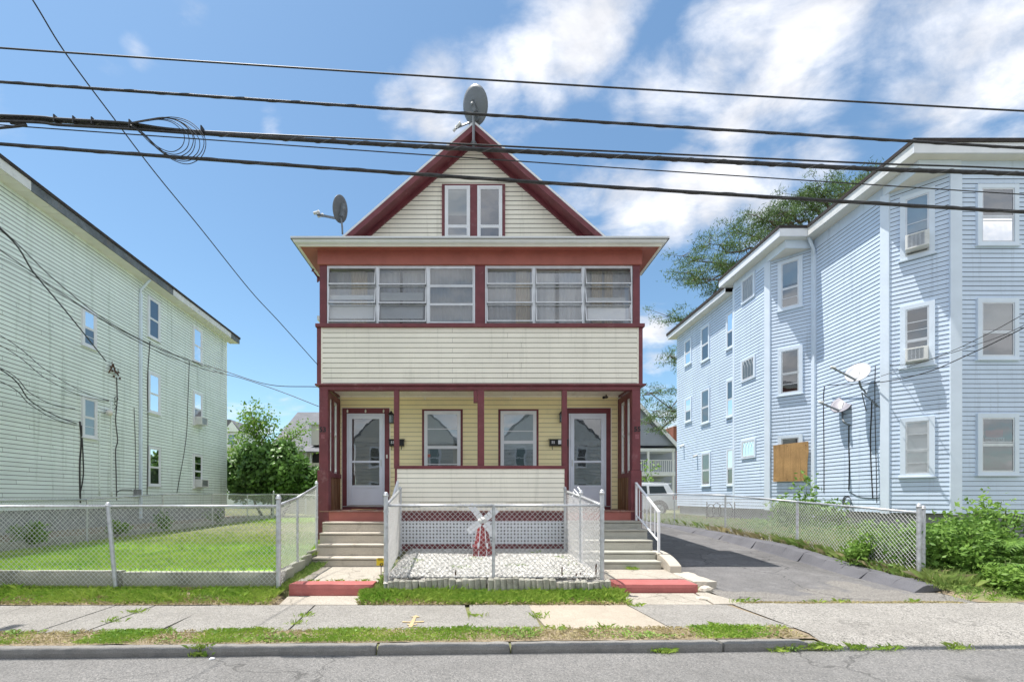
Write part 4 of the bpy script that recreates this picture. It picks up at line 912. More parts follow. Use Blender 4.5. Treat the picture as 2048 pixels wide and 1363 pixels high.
# house numbers on the posts
text_mesh('53', .15, M['black'], house, (PX(645.5, YF), YF-.004, PZ(859, YF)), (PI/2, 0, 0), 'house_number')
text_mesh('55', .15, M['black'], house, (PX(1274.5, YF), YF-.004, PZ(858, YF)), (PI/2, 0, 0), 'house_number')
for px in (645.5, 1274): hb('faded_patch', M['mpatch'], (PX(px-3.5, YF), PX(px+4, YF), YF-.003, YF-.001, PZ(877, YF), PZ(868, YF)))
hb('side_hood', M['white'], (-3.86, -3.28, 11.3, 13.4, 5.92, 6.02), (-3.8, -3.28, 11.35, 13.3, 6.02, 6.10))

# ---------------------------------------------------------------- things on and around the porch
def lantern(x, z, lab):
    t = thing('wall_lantern', lab, 'lantern', (x, YB, z))
    build('back_plate', MB().box(x-.03, x+.03, YB-.04, YB-.021, z-.09, z+.09), M['black'], t)
    mb = MB()
    for dx in (-.045, .045):
        for dy in (-.17, -.08): mb.bar((x+dx, YB+dy, z-.10), (x+dx, YB+dy, z+.08), .008, .008)
    mb.box(x-.055, x+.055, YB-.18, YB-.07, z-.115, z-.10); mb.tube([(x, YB-.04, z), (x, YB-.07, z+.03)], .01, 6)
    build('cage', mb, M['black'], t)
    mb = MB(); mb.add([(x-.07, YB-.195, z+.08), (x+.07, YB-.195, z+.08), (x+.07, YB-.055, z+.08), (x-.07, YB-.055, z+.08), (x, YB-.125, z+.19)], [(3,2,1,0), (0,1,4), (1,2,4), (2,3,4), (3,0,4)]); build('hood', mb, M['black'], t)
    build('glass', MB().box(x-.04, x+.04, YB-.165, YB-.085, z-.098, z+.078), M['pane'], t)
lantern(PX(786, YB)-.02, PZ(838, YB), 'small black lantern on the yellow wall just right of the left door')
lantern(PX(1122, YB), PZ(836, YB), 'small black lantern on the yellow wall just left of the right door')
def mailbox(px0, px1, num, nx, lab):
    x0, x1 = PX(px0, YB), PX(px1, YB); z0, z1 = PZ(892, YB), PZ(879, YB)
    t = thing('mailbox', lab, 'mailbox', ((x0+x1)/2, YB, z0))
    mb = MB(); mb.prism([(YB-.022, z0), (YB-.12, z0), (YB-.13, z1-.02), (YB-.022, z1)], lambda p: (x0, p[0], p[1]), lambda p: (x1, p[0], p[1])); build('box', mb, M['black'], t, bevel=.006)
    mb = MB(); mb.prism([(YB-.022, z1+.022), (YB-.15, z1-.008), (YB-.15, z1-.025), (YB-.022, z1+.002)], lambda p: (x0-.015, p[0], p[1]), lambda p: (x1+.015, p[0], p[1])); build('lid', mb, M['black'], t, bevel=.003)
    for xx in (x0+.06, x1-.06):
        mb = MB(); mb.tube([(xx, YB-.10, z0), (xx, YB-.10, z0-.06), (xx+.0, YB-.115, z0-.085), (xx+.0, YB-.14, z0-.075)], .007, 6); build('paper_hook', mb, M['black'], t)
    text_mesh(num, .085, M['white'], t, (PX(nx, YB), YB-.131, (z0+z1)/2), (PI/2+.08, 0, 0), 'number')
    return t
mailbox(780, 809, '53', 787, 'black mailbox numbered 53 beside the left door, half hidden by a post')
t = mailbox(1098, 1134, '55', 1104.5, 'black mailbox numbered 55 beside the right door with a flyer tucked in')
build('flyer', MB().box(PX(1114, YB), PX(1125, YB), YB-.150, YB-.146, PZ(889, YB), PZ(881, YB)), M['white'], t)
# security camera under the ceiling
cz = ZC-.002; cxm = PX(1207, 10.9)
t = thing('security_camera', 'small dark camera under the porch ceiling above door 55', 'camera', (cxm, 10.8, cz))
build('mount', MB().tube([(cxm+.05, 10.85, cz), (cxm+.05, 10.85, cz-.04), (cxm, 10.8, cz-.07)], .014, 8), M['black'], t)
build('camera_body', MB().tube([(cxm+.07, 10.87, cz-.055), (cxm-.05, 10.72, cz-.095)], .032, 10), M['black'], t)
# hanging hooks with light pulls
for px, lab in ((850, 'small white hook and pull cord hanging from the ceiling by the left porch window'), (1022, 'thin white pull cord hanging from the ceiling by the right porch window')):
    x, y = PX(px, 10.2), 10.2; t = thing('ceiling_hook', lab, 'hook', (x, y, ZC))
    build('cord', MB().tube([(x, y, ZC), (x, y, ZC-.22)], .003, 5), M['soffit'], t); build('bob', MB().ball((x, y, ZC-.235), .016, 8, 6), M['soffit'], t, smooth=True)
    if px == 850: build('hook', MB().tube(smooth_pts([(x-.07, y-.02, ZC-.09), (x-.02, y, ZC-.05), (x+.04, y, ZC-.08), (x+.09, y, ZC-.03)], 4), .010, 6), M['soffit'], t, smooth=True)
# sunlit spot on the porch boards, laid in as a coloured sheet
tag(build('sunlit_spot', MB().box(PX(705, 10.6), PX(750, 10.6), 10.45, 10.85, ZFl+.002, ZFl+.014), M['ply'], None), 'reddish brown sheet drawn as the sunlit spot on the porch boards before door 53', 'sunlit spot')

# ---------------------------------------------------------------- concrete steps
def steps(label, xl_, xr_, noses, zb_, m, side):
    t = thing('concrete_steps', label, 'steps', ((xl_+xr_)/2, noses[-1][0], zb_))
    for i, (y, z, xa, xb) in enumerate(noses):
        zn = noses[i+1][1] if i+1 < len(noses) else zb_
        yb = noses[i-1][0]+.03 if i else YF-.002
        o = rough_box(t, 'step', xa, xb, y+.022, yb, zn-.03, z-.048, m, (8, 2, 2), .003, None, .006, seed=i+xl_)
        rough_box(t, 'tread', xa-.006, xb+.006, y, yb+.0, z-.045, z, m if i else m, (10, 3, 1), .003, None, .012, seed=i*3+xl_)
    return t
steps('worn concrete steps climbing to the porch at door 53', -3.1, -1.6, [(9.56, .996, -3.16, -1.62), (9.25, .79, -3.12, -1.62), (8.94, .585, -3.07, -1.62), (8.63, .365, -3.05, -1.62)], .18, M['concrete'], 0)
st = steps('grey painted concrete steps with a metal handrail at door 55', 2.0, 3.55, [(9.56, 1.02, 1.98, 3.56), (9.26, .86, 1.98, 3.57), (8.96, .67, 1.98, 3.56), (8.66, .475, 1.98, 3.50), (8.36, .335, 1.98, 3.48)], .18, M['concrete_paint'], 1)
# curved cheek block
mb = MB(); prof = []
for k in range(9):
    f = k/8; y = 8.95-.85*f; z = .47-.02*f-.16*f**2.5; prof.append((y, z))
prof += [(8.10, .10), (8.95, .10)]
mb.prism(prof, lambda p: (3.515, p[0], p[1]), lambda p: (3.725, p[0], p[1])); build('cheek_block', mb, M['concrete'], st, bevel=.015)
def redstep(lab, x0, x1, xb0, xb1, y0, y1, z0, z1, seed):
    o = rough_box(None, 'kerb_step', x0, x1, y0, y1, z0, z1, M['redstep'], (14, 4, 3), .006, None, .016, seed=seed); tag(o, lab, 'step')
redstep('red painted concrete kerb step in front of the left path', -2.78, -1.50, 0, 0, 6.86, 7.17, .0, .205, 3)
redstep('red painted concrete kerb step in front of the right path', 2.22, 3.50, 0, 0, 7.04, 7.50, .0, .17, 8)
# handrails
def handrail(lab, x, pts_top, pts_low, posts, m):
    t = thing('handrail', lab, 'handrail', (x, posts[0][0], posts[0][1]))
    for y, z0, z1 in posts: build('post', MB().box(x-.02, x+.02, y-.02, y+.02, z0, z1), m, t)
    (ya, za), (yb_, zb2) = pts_top; build('top_rail', MB().bar((x, ya, za), (x, yb_, zb2), .045, .03), m, t)
    (yc_, zc_), (yd, zd) = pts_low; build('bottom_rail', MB().bar((x, yc_, zc_), (x, yd, zd), .03, .02), m, t)
    n = 6
    for k in range(1, n):
        f = k/n; build('baluster', MB().box(x-.008, x+.008, ya+(yb_-ya)*f-.008, ya+(yb_-ya)*f+.008, zc_+(zd-zc_)*f, za+(zb2-za)*f), m, t)
    return t
hx = 3.52
handrail('white metal handrail down the right side of the steps to door 55', hx, ((9.80, PZ(965, 9.80)), (8.58, PZ(1024, 8.58))), ((9.76, PZ(1030, 9.76)+.0), (8.60, .68)), [(9.78, 1.02, PZ(964, 9.80)), (8.60, .47, PZ(1024, 8.58))], M['white'])
handrail('white metal handrail beside the steps to door 53, behind the garden fence', -1.60, ((9.75, PZ(962, 9.75)), (8.60, 1.20)), ((9.75, 1.20), (8.62, .55)), [(9.72, 1.0, PZ(962, 9.75)), (8.62, .36, 1.20)], M['white'])

# ================================================================ THE MINT BUILDING ON THE LEFT
mint = thing('apartment_building', 'long mint green sided three-storey building on the left with a peeling grey fascia', 'building', (-12, 14, .5))
LA, LB = Vector((-11.40, 3.5)), Vector((-12.42, 22.95))
LF = Frame(LA, LB); LZ0, LZ1 = 1.16, 9.40
def fwall(name, fr, m, depth, z0, z1, parent):
    mb = MB(); fr.box(mb, 0, fr.L, -depth, 0, z0, z1); return build(name, mb, m, parent)
w = fwall('side_wall', LF, M['mint'], 9, LZ0, LZ1+.3, mint)
siding(w, LF, LZ0, LZ1, .115, M['mint'], nt=.012, seam=5.6)
mb = MB(); LF.box(mb, .05, LF.L-.05, -8.9, -.04, -.1, LZ0); build('foundation', mb, M['found'], mint)
mb = MB(); LF.box(mb, LF.L-.06, LF.L+.02, -.05, .03, LZ0-.02, LZ1); build('corner_trim', mb, M['mint'], mint)
rear = Frame(LF.pt(LF.L, 0, 0)[:2], LF.pt(LF.L, -9, 0)[:2]); w2 = fwall('rear_wall', rear, M['mint'], .2, LZ0, LZ1, mint)
# cornice: soffit, fascia in three stretches (white, bare grey, white), dark roof
mb = MB(); LF.box(mb, -.4, LF.L+.42, -.02, .44, LZ1, LZ1+.03); build('soffit', mb, M['soffit'], mint)
s_ = LF.hit
mb = MB()
for k in range(64):
    a = k*.305; 
    if a < LF.L: LF.box(mb, a, a+.295, .0, .43, LZ1-.012, LZ1-.001)
build('soffit_panels', mb, M['soffit'], mint, kind='stuff')
fs1, fs2, fs3 = LF.hit(62)-.0, LF.hit(352), LF.hit(462)
FF = Frame(LF.pt(0, .44, 0)[:2], LF.pt(LF.L, .44, 0)[:2])
f1, f2, f3 = FF.hit(60), FF.hit(345), FF.hit(461)
for a, b, m in ((-.4, f1, M['white_dirty']), (f1+.01, f2, M['fascia_gray']), (f2+.01, f3, M['white_dirty']), (f3+.01, FF.L+.42, M['fascia_gray'])):
    mb = MB(); FF.box(mb, a, b, 0, .03, LZ1, LZ1+.24); build('fascia', mb, m, mint)
mb = MB(); FF.box(mb, -.45, FF.L+.46, -9.8, .06, LZ1+.24, LZ1+.33); build('roof', mb, M['roofdark'], mint)
# windows
mw = dict(cas=.075, sill=True, cm=M['white'], glass=M['pane_strong'])
for px0, px1, y0, y1, kw in ((161, 190, 619, 694, dict(extra=(.25,), split=.5, blind=.45)), (293.5, 317.5, 598, 678, dict(split=.48, back='dark')), (384, 402, 656, 725, dict(split=.48, back='dark')),
                         (161, 191, 794, 875, dict(split=.5, blind=1, extra=(.25,))), (294, 318, 746, 826, dict(split=.48, blind=.0)), (384.5, 402.5, 784, 851, dict(blind=.5, split=.5)),
                         (294, 318.5, 893, 971, dict(split=.48, blind=0)), (384.5, 402.5, 908, 975, dict(split=.5, extra=(.3, .75)))):
    k = dict(mw); k.update(kw); a, b = sorted((LF.hit(px0), LF.hit(px1))); Y = LF.y((a+b)/2); window(mint, LF, a, b, PZ(y1, Y), PZ(y0, Y), **k)
# window air conditioners
def ac(lab, fr, px0, px1, y0, y1, out=.28, grille=True):
    a, b = sorted((fr.hit(px0), fr.hit(px1))); Y = fr.y((a+b)/2); z0, z1 = PZ(y1, Y), PZ(y0, Y)
    t = thing('window_air_conditioner', lab, 'air conditioner', fr.pt((a+b)/2, .06, z0))
    mb = MB(); fr.box(mb, a, b, .035, out-.012, z0, z1); build('case', mb, M['white_dirty'], t, bevel=.01)
    mb = MB(); fr.box(mb, a+.05, b-.09, out-.0125, out-.010, z0+.045, z1-.045); g = build('grille', mb, M['fascia_gray'], t)
    mb = MB(); z = z0+.05
    while z < z1-.05: fr.box(mb, a+.05, b-.09, out-.0095, out-.002, z, z+.008); z += .02
    for q in np.linspace(a+.05, b-.1, 5): fr.box(mb, q, q+.008, out-.0098, out+.0, z0+.045, z1-.045)
    build('louvre', mb, M['alu'], t, kind='stuff')
    mb = MB(); fr.box(mb, a+.01, a+.045, out-.0125, out+.006, z0+.01, z1-.01); fr.box(mb, b-.085, b-.01, out-.0125, out+.006, z0+.01, z1-.01); fr.box(mb, a+.045, b-.085, out-.0125, out+.005, z1-.04, z1-.01); fr.box(mb, a+.045, b-.085, out-.0125, out+.005, z0+.01, z0+.04); build('bezel', mb, M['white_dirty'], t)
ac('small air conditioner in the second-floor rear window of the mint building', LF, 387, 400, 834, 850, .35)
ac('small air conditioner in the ground-floor rear window of the mint building', LF, 387, 402, 958, 974, .35)
# downspout, conduits, meter box, floodlight
def wallpts(fr, pts, o): return [fr.pt(fr.hit(px), o, PZ(py, fr.y(fr.hit(px)))) for px, py in pts]
def wtube(name, fr, pts, r, m, parent, o=.04, n=6, sm=True, sp=True):
    p = wallpts(fr, pts, o); p = smooth_pts(p, 5) if sp and len(p) > 2 else p
    return build(name, MB().tube(p, r, n), m, parent, smooth=sm)
a = LF.hit(277.5); mb = MB()
LF.box(mb, a-.045, a+.045, .03, .11, LZ0-.4, LZ1-.5); build('downspout', mb, M['blue_trim'], mint, bevel=.012)
mb = MB(); mb.tube([LF.pt(a, .40, LZ1), LF.pt(a, .30, LZ1-.12), LF.pt(a, .07, LZ1-.38), LF.pt(a, .07, LZ1-.55)], .04, 8); build('downspout_elbow', mb, M['blue_trim'], mint, smooth=True)
for z in (2.6, 4.6, 6.6): mb = MB(); LF.box(mb, a-.055, a+.055, .022, .115, z, z+.05); build('strap', mb, M['blue_trim'], mint)
wtube('conduit', LF, [(196.5, 824), (196.5, 900), (196.5, 990)], .022, M['mint'], mint)
wtube('conduit', LF, [(219.5, 803), (220.5, 900), (220.5, 995)], .030, M['mint'], mint)
wtube('service_cable', LF, [(231, 754), (232, 800), (229, 840), (233, 880), (229, 900), (230, 950), (231, 1000)], .015, M['cable_grey'], mint)
wtube('wall_cable', LF, [(157, 842), (160, 880), (157, 930), (158, 1005)], .022, M['cable'], mint)
wtube('wall_cable', LF, [(160, 850), (163, 900), (164, 950), (157, 990)], .015, M['cable'], mint)
wtube('wall_cable', LF, [(266, 815), (269, 900), (269, 980)], .010, M['cable_grey'], mint)
wtube('wall_cable', LF, [(298, 682), (293, 760), (294, 860), (292, 990)], .013, M['cable'], mint)
wtube('wall_cable', LF, [(377, 722), (374, 800), (370, 880), (352, 985)], .011, M['cable'], mint)
wtube('wall_cable', LF, [(230, 985), (240, 979), (262, 979)], .013, M['cable_grey'], mint)
a = LF.hit(270); mb = MB(); LF.box(mb, a-.12, a+.14, .022, .14, PZ(992, LF.y(a)), PZ(978, LF.y(a))); build('meter_box', mb, M['found'], mint, bevel=.01)
mb = MB(); p = wallpts(LF, [(211, 745), (217, 735), (220, 728), (224, 742), (231, 750)], .10); mb.tube(p, .022, 6)
for q in wallpts(LF, [(217, 733), (220, 741), (226, 742), (232, 744), (223, 752), (235, 756)], .08): mb.ball(q, .035, 7, 5)
for q in wallpts(LF, [(218, 722), (224, 734), (230, 738)], .1): mb.tube([q, (q[0], q[1], q[2]-.22)], .012, 5)
build('service_bracket', mb, M['rust'], mint)
for pp_ in ([(223, 803), (222, 795), (227, 793), (228, 799), (221, 804)], [(221, 806), (225, 812), (222, 818)]): wtube('cable_loop', LF, pp_, .010, M['cable'], mint, o=.12)
t = thing('floodlight', 'twin white floodlight on the mint wall right of the lower left window', 'light', wallpts(LF, [(212, 826)], .1)[0])
q0, q1, q2 = wallpts(LF, [(207, 825), (213, 822), (201, 823)], .12)
mb = MB(); mb.tube([wallpts(LF, [(219, 821)], .02)[0], q1, q0], [.05, .07, .07], 10); build('lamp_head', mb, M['white_dirty'], t, smooth=True)
mb = MB(); mb.ball(wallpts(LF, [(206, 825)], .2)[0], .10, 10, 8); build('bulb', mb, M['soffit'], t, smooth=True)

# ================================================================ THE PALE BLUE BUILDING ON THE RIGHT
blue = thing('apartment_building', 'pale blue sided three-storey building with angled bays on the right', 'building', (12, 14, .5))
BZ0, BZ1 = 1.10, 9.62; BT = 9.86
K = [(12.0, 11.3), (11.08, 12.22), (11.08, 14.8), (10.18, 15.7), (10.18, 17.7), (10.42, 17.7), (10.42, 23.15)]
F1 = Frame(K[0], (17.5, 11.3)); F2 = Frame(K[1], K[0]); F3 = Frame(K[2], K[1]); F4 = Frame(K[3], K[2]); F5 = Frame(K[4], K[3]); F6 = Frame(K[6], K[5]); F56 = Frame(K[5], K[4]); F7 = Frame((17.5, 23.15), K[6])
core = MB(); poly = [(17.5, 11.3)]+K+[(17.5, 23.15)]
core.prism(poly, lambda p: (p[0], p[1], BZ0), lambda p: (p[0], p[1], BZ1))
build('wall_core', core, M['blue'], blue)
mb = MB(); cin = [(17.4, 11.42), (12.05, 11.42), (11.2, 12.27), (11.2, 14.85), (10.3, 15.75), (10.3, 17.6), (10.5, 17.8), (10.5, 23.05), (17.4, 23.05)]
mb.prism(cin, lambda p: (p[0], p[1], -.1), lambda p: (p[0], p[1], BZ0)); build('foundation', mb, M['found'], blue)
nm = {0: 'front_wall', 1: 'bay_wall', 2: 'side_wall', 3: 'bay_wall', 4: 'bay_side_wall', 5: 'rear_side_wall'}
for i, fr in enumerate((F1, F2, F3, F4, F5, F6)):
    mb = MB(); fr.box(mb, 0.02, fr.L-.02, .0004, .0010, BZ0, BZ1); w = build(nm[i], mb, M['blue'], blue)
    siding(w, fr, BZ0, BZ1, .115, M['blue'], joined=(i == 5), nt=.011)
def corner(x, y, wd=.11, z0=BZ0-.02, z1=BZ1, ang=0):
    fr = Frame((x-math.cos(ang)*wd/2, y-math.sin(ang)*wd/2), (x+math.cos(ang)*wd/2, y+math.sin(ang)*wd/2)); mb = MB(); fr.box(mb, 0, wd, -.06, .032, z0, z1); build('corner_trim', mb, M['blue_trim'], blue, bevel=.004)
corner(12.0, 11.3, .22, ang=-PI/8); corner(11.08, 12.22, .20, ang=-3*PI/8); corner(11.08, 14.8, .09, ang=-3*PI/8); corner(10.18, 15.7, .20, ang=-3*PI/8); corner(10.18, 17.7, .12, ang=-PI/2); 
# eaves: square roof corners over the clipped bays
def eave(poly, z0, z1, o, lab=''):
    """poly: wall line points (left side, open), builds frieze, bay soffit, eave soffit, fascia and roof edge"""
pass
fz0, fz1, ft = 9.60, BT, BT+.24
def slab(name, m, x0, x1, y0, y1, z0, z1, **k): return build(name, MB().box(x0, x1, y0, y1, z0, z1), m, blue, **k)
# frieze boxes (siding band) reaching out to the square corners
slab('frieze', M['blue'], 11.075, 17.5, 11.295, 14.80, fz0+.03, fz1); slab('frieze', M['blue'], 10.175, 12, 14.805, 17.75, fz0+.03, fz1)
slab('bay_soffit', M['soffit'], 11.07, 12.2, 11.29, 12.4, fz0+.01, fz0+.029); slab('bay_soffit', M['soffit'], 10.17, 11.2, 14.79, 15.9, fz0+.01, fz0+.029)
for (x0, x1, y0, y1) in ((11.045, 11.07, 11.26, 12.24), (11.071, 12.1, 11.26, 11.288), (10.145, 10.17, 14.76, 15.72), (10.171, 11.06, 14.76, 14.788)): slab('frieze_trim', M['blue_trim'], x0, x1, y0, y1, fz0, fz1-.002)
slab('soffit', M['soffit'], 10.72, 17.9, 11.05, 14.55, fz1, fz1+.03); slab('soffit', M['soffit'], 9.83, 17.9, 14.551, 18.1, fz1, fz1+.03)
for (x0, x1, y0, y1) in ((10.69, 17.9, 11.02, 11.05), (10.69, 10.72, 11.051, 14.52), (9.80, 10.72, 14.52, 14.55), (9.80, 9.83, 14.551, 18.1), (9.831, 10.8, 18.07, 18.1)):
    slab('fascia', M['white_dirty'] if (x0, y0) == (10.69, 11.051) else M['white'], x0, x1, y0, y1, fz1-.01, ft)
slab('roof', M['roofdark'], 10.66, 17.9, 10.99, 14.5, ft, ft+.09); slab('roof', M['roofdark'], 9.77, 17.9, 14.501, 18.12, ft+.001, ft+.091)
slab('soffit', M['soffit'], 10.07, 17.6, 18.11, 23.45, BZ1+.04, BZ1+.07); slab('fascia', M['white'], 10.04, 10.07, 18.101, 23.48, BZ1+.03, BZ1+.22); slab('fascia', M['white'], 10.071, 17, 23.45, 23.48, BZ1+.03, BZ1+.22)
slab('roof', M['roofdark'], 10.0, 17.6, 18.13, 23.5, BZ1+.22, BZ1+.34)
slab('frieze', M['blue'], 10.40, 12, 17.75, 23.14, BZ1, BZ1+.04)
# downspout at the second bay
x, y = 11.02, 14.66; mb = MB(); mb.tube([(10.80, 14.62, fz1+.02), (10.86, 14.63, fz1-.12), (x-.02, y, fz1-.38), (x, y, fz1-.6)], .045, 8); build('downspout_elbow', mb, M['blue_trim'], blue, smooth=True)
slab('downspout', M['blue_trim'], x-.045, x+.04, y-.045, y+.045, BZ0-.3, fz1-.55, bevel=.012)
slab('corner_trim', M['blue_trim'], 11.0, 11.06, 14.73, 14.79, BZ0, BZ1)
# front windows
bw = dict(cas=.105, sill=True, cm=M['blue_trim'], sm=M['alu'], glass=M['pane_strong'], proud=.06)
for y0, y1, kw in ((371, 492, dict(split=.47, extra=(.40,))), (598, 719, dict(split=.45, blind=.5)), (827, 949, dict(split=.5, back='shade_grey', extra=(.55,)))): 
    k = dict(bw); k.update(kw); pwindow(blue, F1, 1950, 2032, y0, y1, **k)
for y0, y1, kw in ((386, 515, dict(split=.35, extra=(.2, .55), blind=.6)), (608, 733, dict(split=.42, extra=(.75, .6, .28), blind=0)), (834, 952, dict(split=.44, extra=(.75, .2), blind=1, back='blind'))):
    k = dict(bw); k.update(kw); pwindow(blue, F2, 1800, 1870, y0, y1, **k)
for y0, y1, kw in ((518, 618, dict(split=.42, extra=(.2,), blind=.5)), (694, 789, dict(split=.45, back='dark', extra=(.2,), blind=0)), (869, 958, dict(split=.5, back='shade_grey'))):
    k = dict(bw); k.update(kw); pwindow(blue, F4, 1556, 1606, y0, y1, **k)
for px0, px1, y0, y1 in ((1485, 1512, 551, 601), (1484.5, 1513, 714, 760), (1485, 1514, 878, 916)): pwindow(blue, F5, px0, px1, y0, y1, cas=.07, cm=M['blue_trim'], lead=True, split=.02, blind=1, sm=M['white'], sill=False, glass=M['pane_soft'])
for px0, px1, y0, y1 in ((1404, 1421, 651, 721), (1404, 1421.5, 777, 846), (1405, 1423, 904, 971), (1371, 1384.5, 678, 729), (1371.5, 1385, 795, 843), (1454.5, 1470, 623, 696), (1455, 1470, 758, 833), (1455.5, 1470, 896, 970)):
    pwindow(blue, F6, px0, px1, y0, y1, cas=.07, cm=M['blue_trim'], sm=M['white'], split=.47, glass=M['pane_strong'], blind=.0 if px0 > 1450 else .5)
for px, py in ((1396, 910), (1369, 890)):
    a = F6.hit(px); q = F6.pt(a, .03, PZ(py, F6.y(a))); q2 = F6.pt(a, .22, PZ(py+3, F6.y(a))); build('vent_pipe', MB().tube([q, q2], .05, 8), M['white_dirty'], blue, smooth=True)
ac('white air conditioner tilted in the top bay window of the pale blue building', F2, 1811, 1859, 473, 503, .30)
ac('white air conditioner in the middle bay window of the pale blue building', F2, 1811, 1857, 698, 725, .26)
# phone number sign in the lower front window
a, b = F1.hit(1967), F1.hit(2002); Y = 11.3
t = thing('window_sign', 'faded red and white phone number sign inside the lowest front window on the right', 'sign', F1.pt((a+b)/2, .042, PZ(884, Y)))
build('red_panel', MB().box(a+12, b+12, Y-.046, Y-.043, PZ(874.5, Y), PZ(860, Y)), M['sign_red'], t)
build('white_panel', MB().box(a+12, b+12+.03, Y-.046, Y-.043, PZ(884, Y), PZ(874.6, Y)), M['sign_white'], t)
text_mesh('6467712165', .085, M['fascia_gray'], t, ((a+b)/2+12.01, Y-.047, PZ(879.3, Y)), (PI/2, 0, 0), 'digits', .001)
# plywood over the lower bay window
a, b = F4.hit(1548), F4.hit(1620); Y = F4.y((a+b)/2)
mb = MB(); nn = 7
q = [(a+.0, PZ(962, Y)), (b-.06, PZ(962, Y)), (b-.05, PZ(925, Y)), (b-.02, PZ(905, Y)), (b-.03, PZ(885, Y)), (a+.0, PZ(888, Y)), (a+.01, PZ(925, Y))]
mb.prism(q, lambda p: F4.pt(p[0], .088, p[1]), lambda p: F4.pt(p[0], .102, p[1])); o = build('plywood_sheet', mb, M['ply'], None); m2 = MB(); [m2.ball(F4.pt(s_2, .103, z_2), .012, 6, 4) for s_2, z_2 in ((a+.05, PZ(893, Y)), (a+.05, PZ(957, Y)), (b-.1, PZ(892, Y)), (b-.12, PZ(956, Y)), (a+.4, PZ(891, Y)), (a+.4, PZ(958, Y)))]; build('nail_heads', m2, M['rust'], o, kind='stuff'); tag(o, 'tan plywood sheet nailed over the lower bay window of the pale blue building', 'plywood')

# ================================================================ HOUSES BEYOND
def simple_house(name, lab, x0, x1, y0, y1, z0, ze, zr, axis, wm, rm, over=.3):
    t = thing(name, lab, 'house', ((x0+x1)/2, y0, z0))
    w = build('wall', MB().box(x0, x1, y0, y1, z0, ze), wm, t); cx = (x0+x1)/2; cy = (y0+y1)/2
    mb = MB(); mb2 = MB()
    if axis == 'y':   # ridge runs away from us, gable faces us
        mb2.prism([(x0, ze), (x1, ze), (cx, zr)], lambda p: (p[0], y0, p[1]), lambda p: (p[0], y1, p[1]))
        for s, xe in ((-1, x0), (1, x1)):
            sl_ = (zr-ze)/(cx-x0); zo = ze-over*sl_; xo = xe+s*over
            p = lambda y, dz: [(cx, y, zr+.05+dz), (xo, y, zo+.05+dz)]
            mb.hexa([(cx, y0-over, zr+.02), (xo, y0-over, zo+.02), (xo, y1, zo+.02), (cx, y1, zr+.02), (cx, y0-over, zr+.22), (xo, y0-over, zo+.22), (xo, y1, zo+.22), (cx, y1, zr+.22)])
            m3 = MB(); m3.hexa([(cx, y0-over-.06, zr-.18), (xo, y0-over-.06, zo-.18), (xo, y0-over-.01, zo-.18), (cx, y0-over-.01, zr-.18), (cx, y0-over-.06, zr+.16), (xo, y0-over-.06, zo+.16), (xo, y0-over-.01, zo+.16), (cx, y0-over-.01, zr+.16)]); build('rake_board', m3, M['white'], t)
    else:
        mb2.prism([(y0, ze), (y1, ze), (cy, zr)], lambda p: (x0, p[0], p[1]), lambda p: (x1, p[0], p[1]))
        for s, ye in ((-1, y0), (1, y1)):
            sl_ = (zr-ze)/(cy-y0); zo = ze-over*sl_; yo = ye+s*over
            mb.hexa([(x0-over, cy, zr+.02), (x1+over, cy, zr+.02), (x1+over, yo, zo+.02), (x0-over, yo, zo+.02), (x0-over, cy, zr+.2), (x1+over, cy, zr+.2), (x1+over, yo, zo+.2), (x0-over, yo, zo+.2)])
        build('eave_trim', MB().box(x0-over, x1+over, y0-over-.05, y0-over-.0, ze-over*sl_-.1, ze-over*sl_+.15), M['white'], t)
        m3 = MB()
        for s, ye in ((-1, y0), (1, y1)):
            m3.hexa([(x0-over-.05, cy, zr-.1), (x0-over-.01, cy, zr-.1), (x0-over-.01, ye+s*over, ze-over*sl_-.1), (x0-over-.05, ye+s*over, ze-over*sl_-.1), (x0-over-.05, cy, zr+.12), (x0-over-.01, cy, zr+.12), (x0-over-.01, ye+s*over, ze-over*sl_+.12), (x0-over-.05, ye+s*over, ze-over*sl_+.12)])
        build('rake_board', m3, M['white'], t)
    build('roof', mb, rm, t); build('gable_wall', mb2, wm, t)
    return t, w
# grey roofed house beyond the bush, its porch dormer at its right
Yh = 30
t, w = simple_house('neighbour_house', 'beige house with a large grey shingle roof beyond the green bush', PX(552, Yh), PX(760, Yh), Yh, Yh+9, .4, PZ(893, Yh), PZ(829, Yh+4.5), 'x', M['beige'], M['shingle'])
siding(w, Frame((PX(552, Yh), Yh), (PX(760, Yh), Yh)), .5, PZ(893, Yh), .15, M['beige'], joined=True)
frn = Frame((0-30, Yh), (0, Yh))
window(t, frn, 30+PX(582, Yh), 30+PX(601, Yh), PZ(935, Yh), PZ(895, Yh), cas=.12, glass=M['pane_strong'])
build('dormer', MB().box(PX(621, Yh-1), PX(680, Yh-1), Yh-1.0, Yh+2, PZ(889, Yh-1), PZ(849, Yh-1)), M['beige'], t); 
build('dormer_trim', MB().box(PX(619, Yh-1), PX(623, Yh-1), Yh-1.05, Yh-1.003, PZ(889, Yh-1), PZ(846, Yh-1)), M['white'], t)
build('dormer_roof', MB().box(PX(617, Yh-1), PX(682, Yh-1), Yh-1.2, Yh+2, PZ(848.9, Yh-1), PZ(845, Yh-1)), M['white'], t)
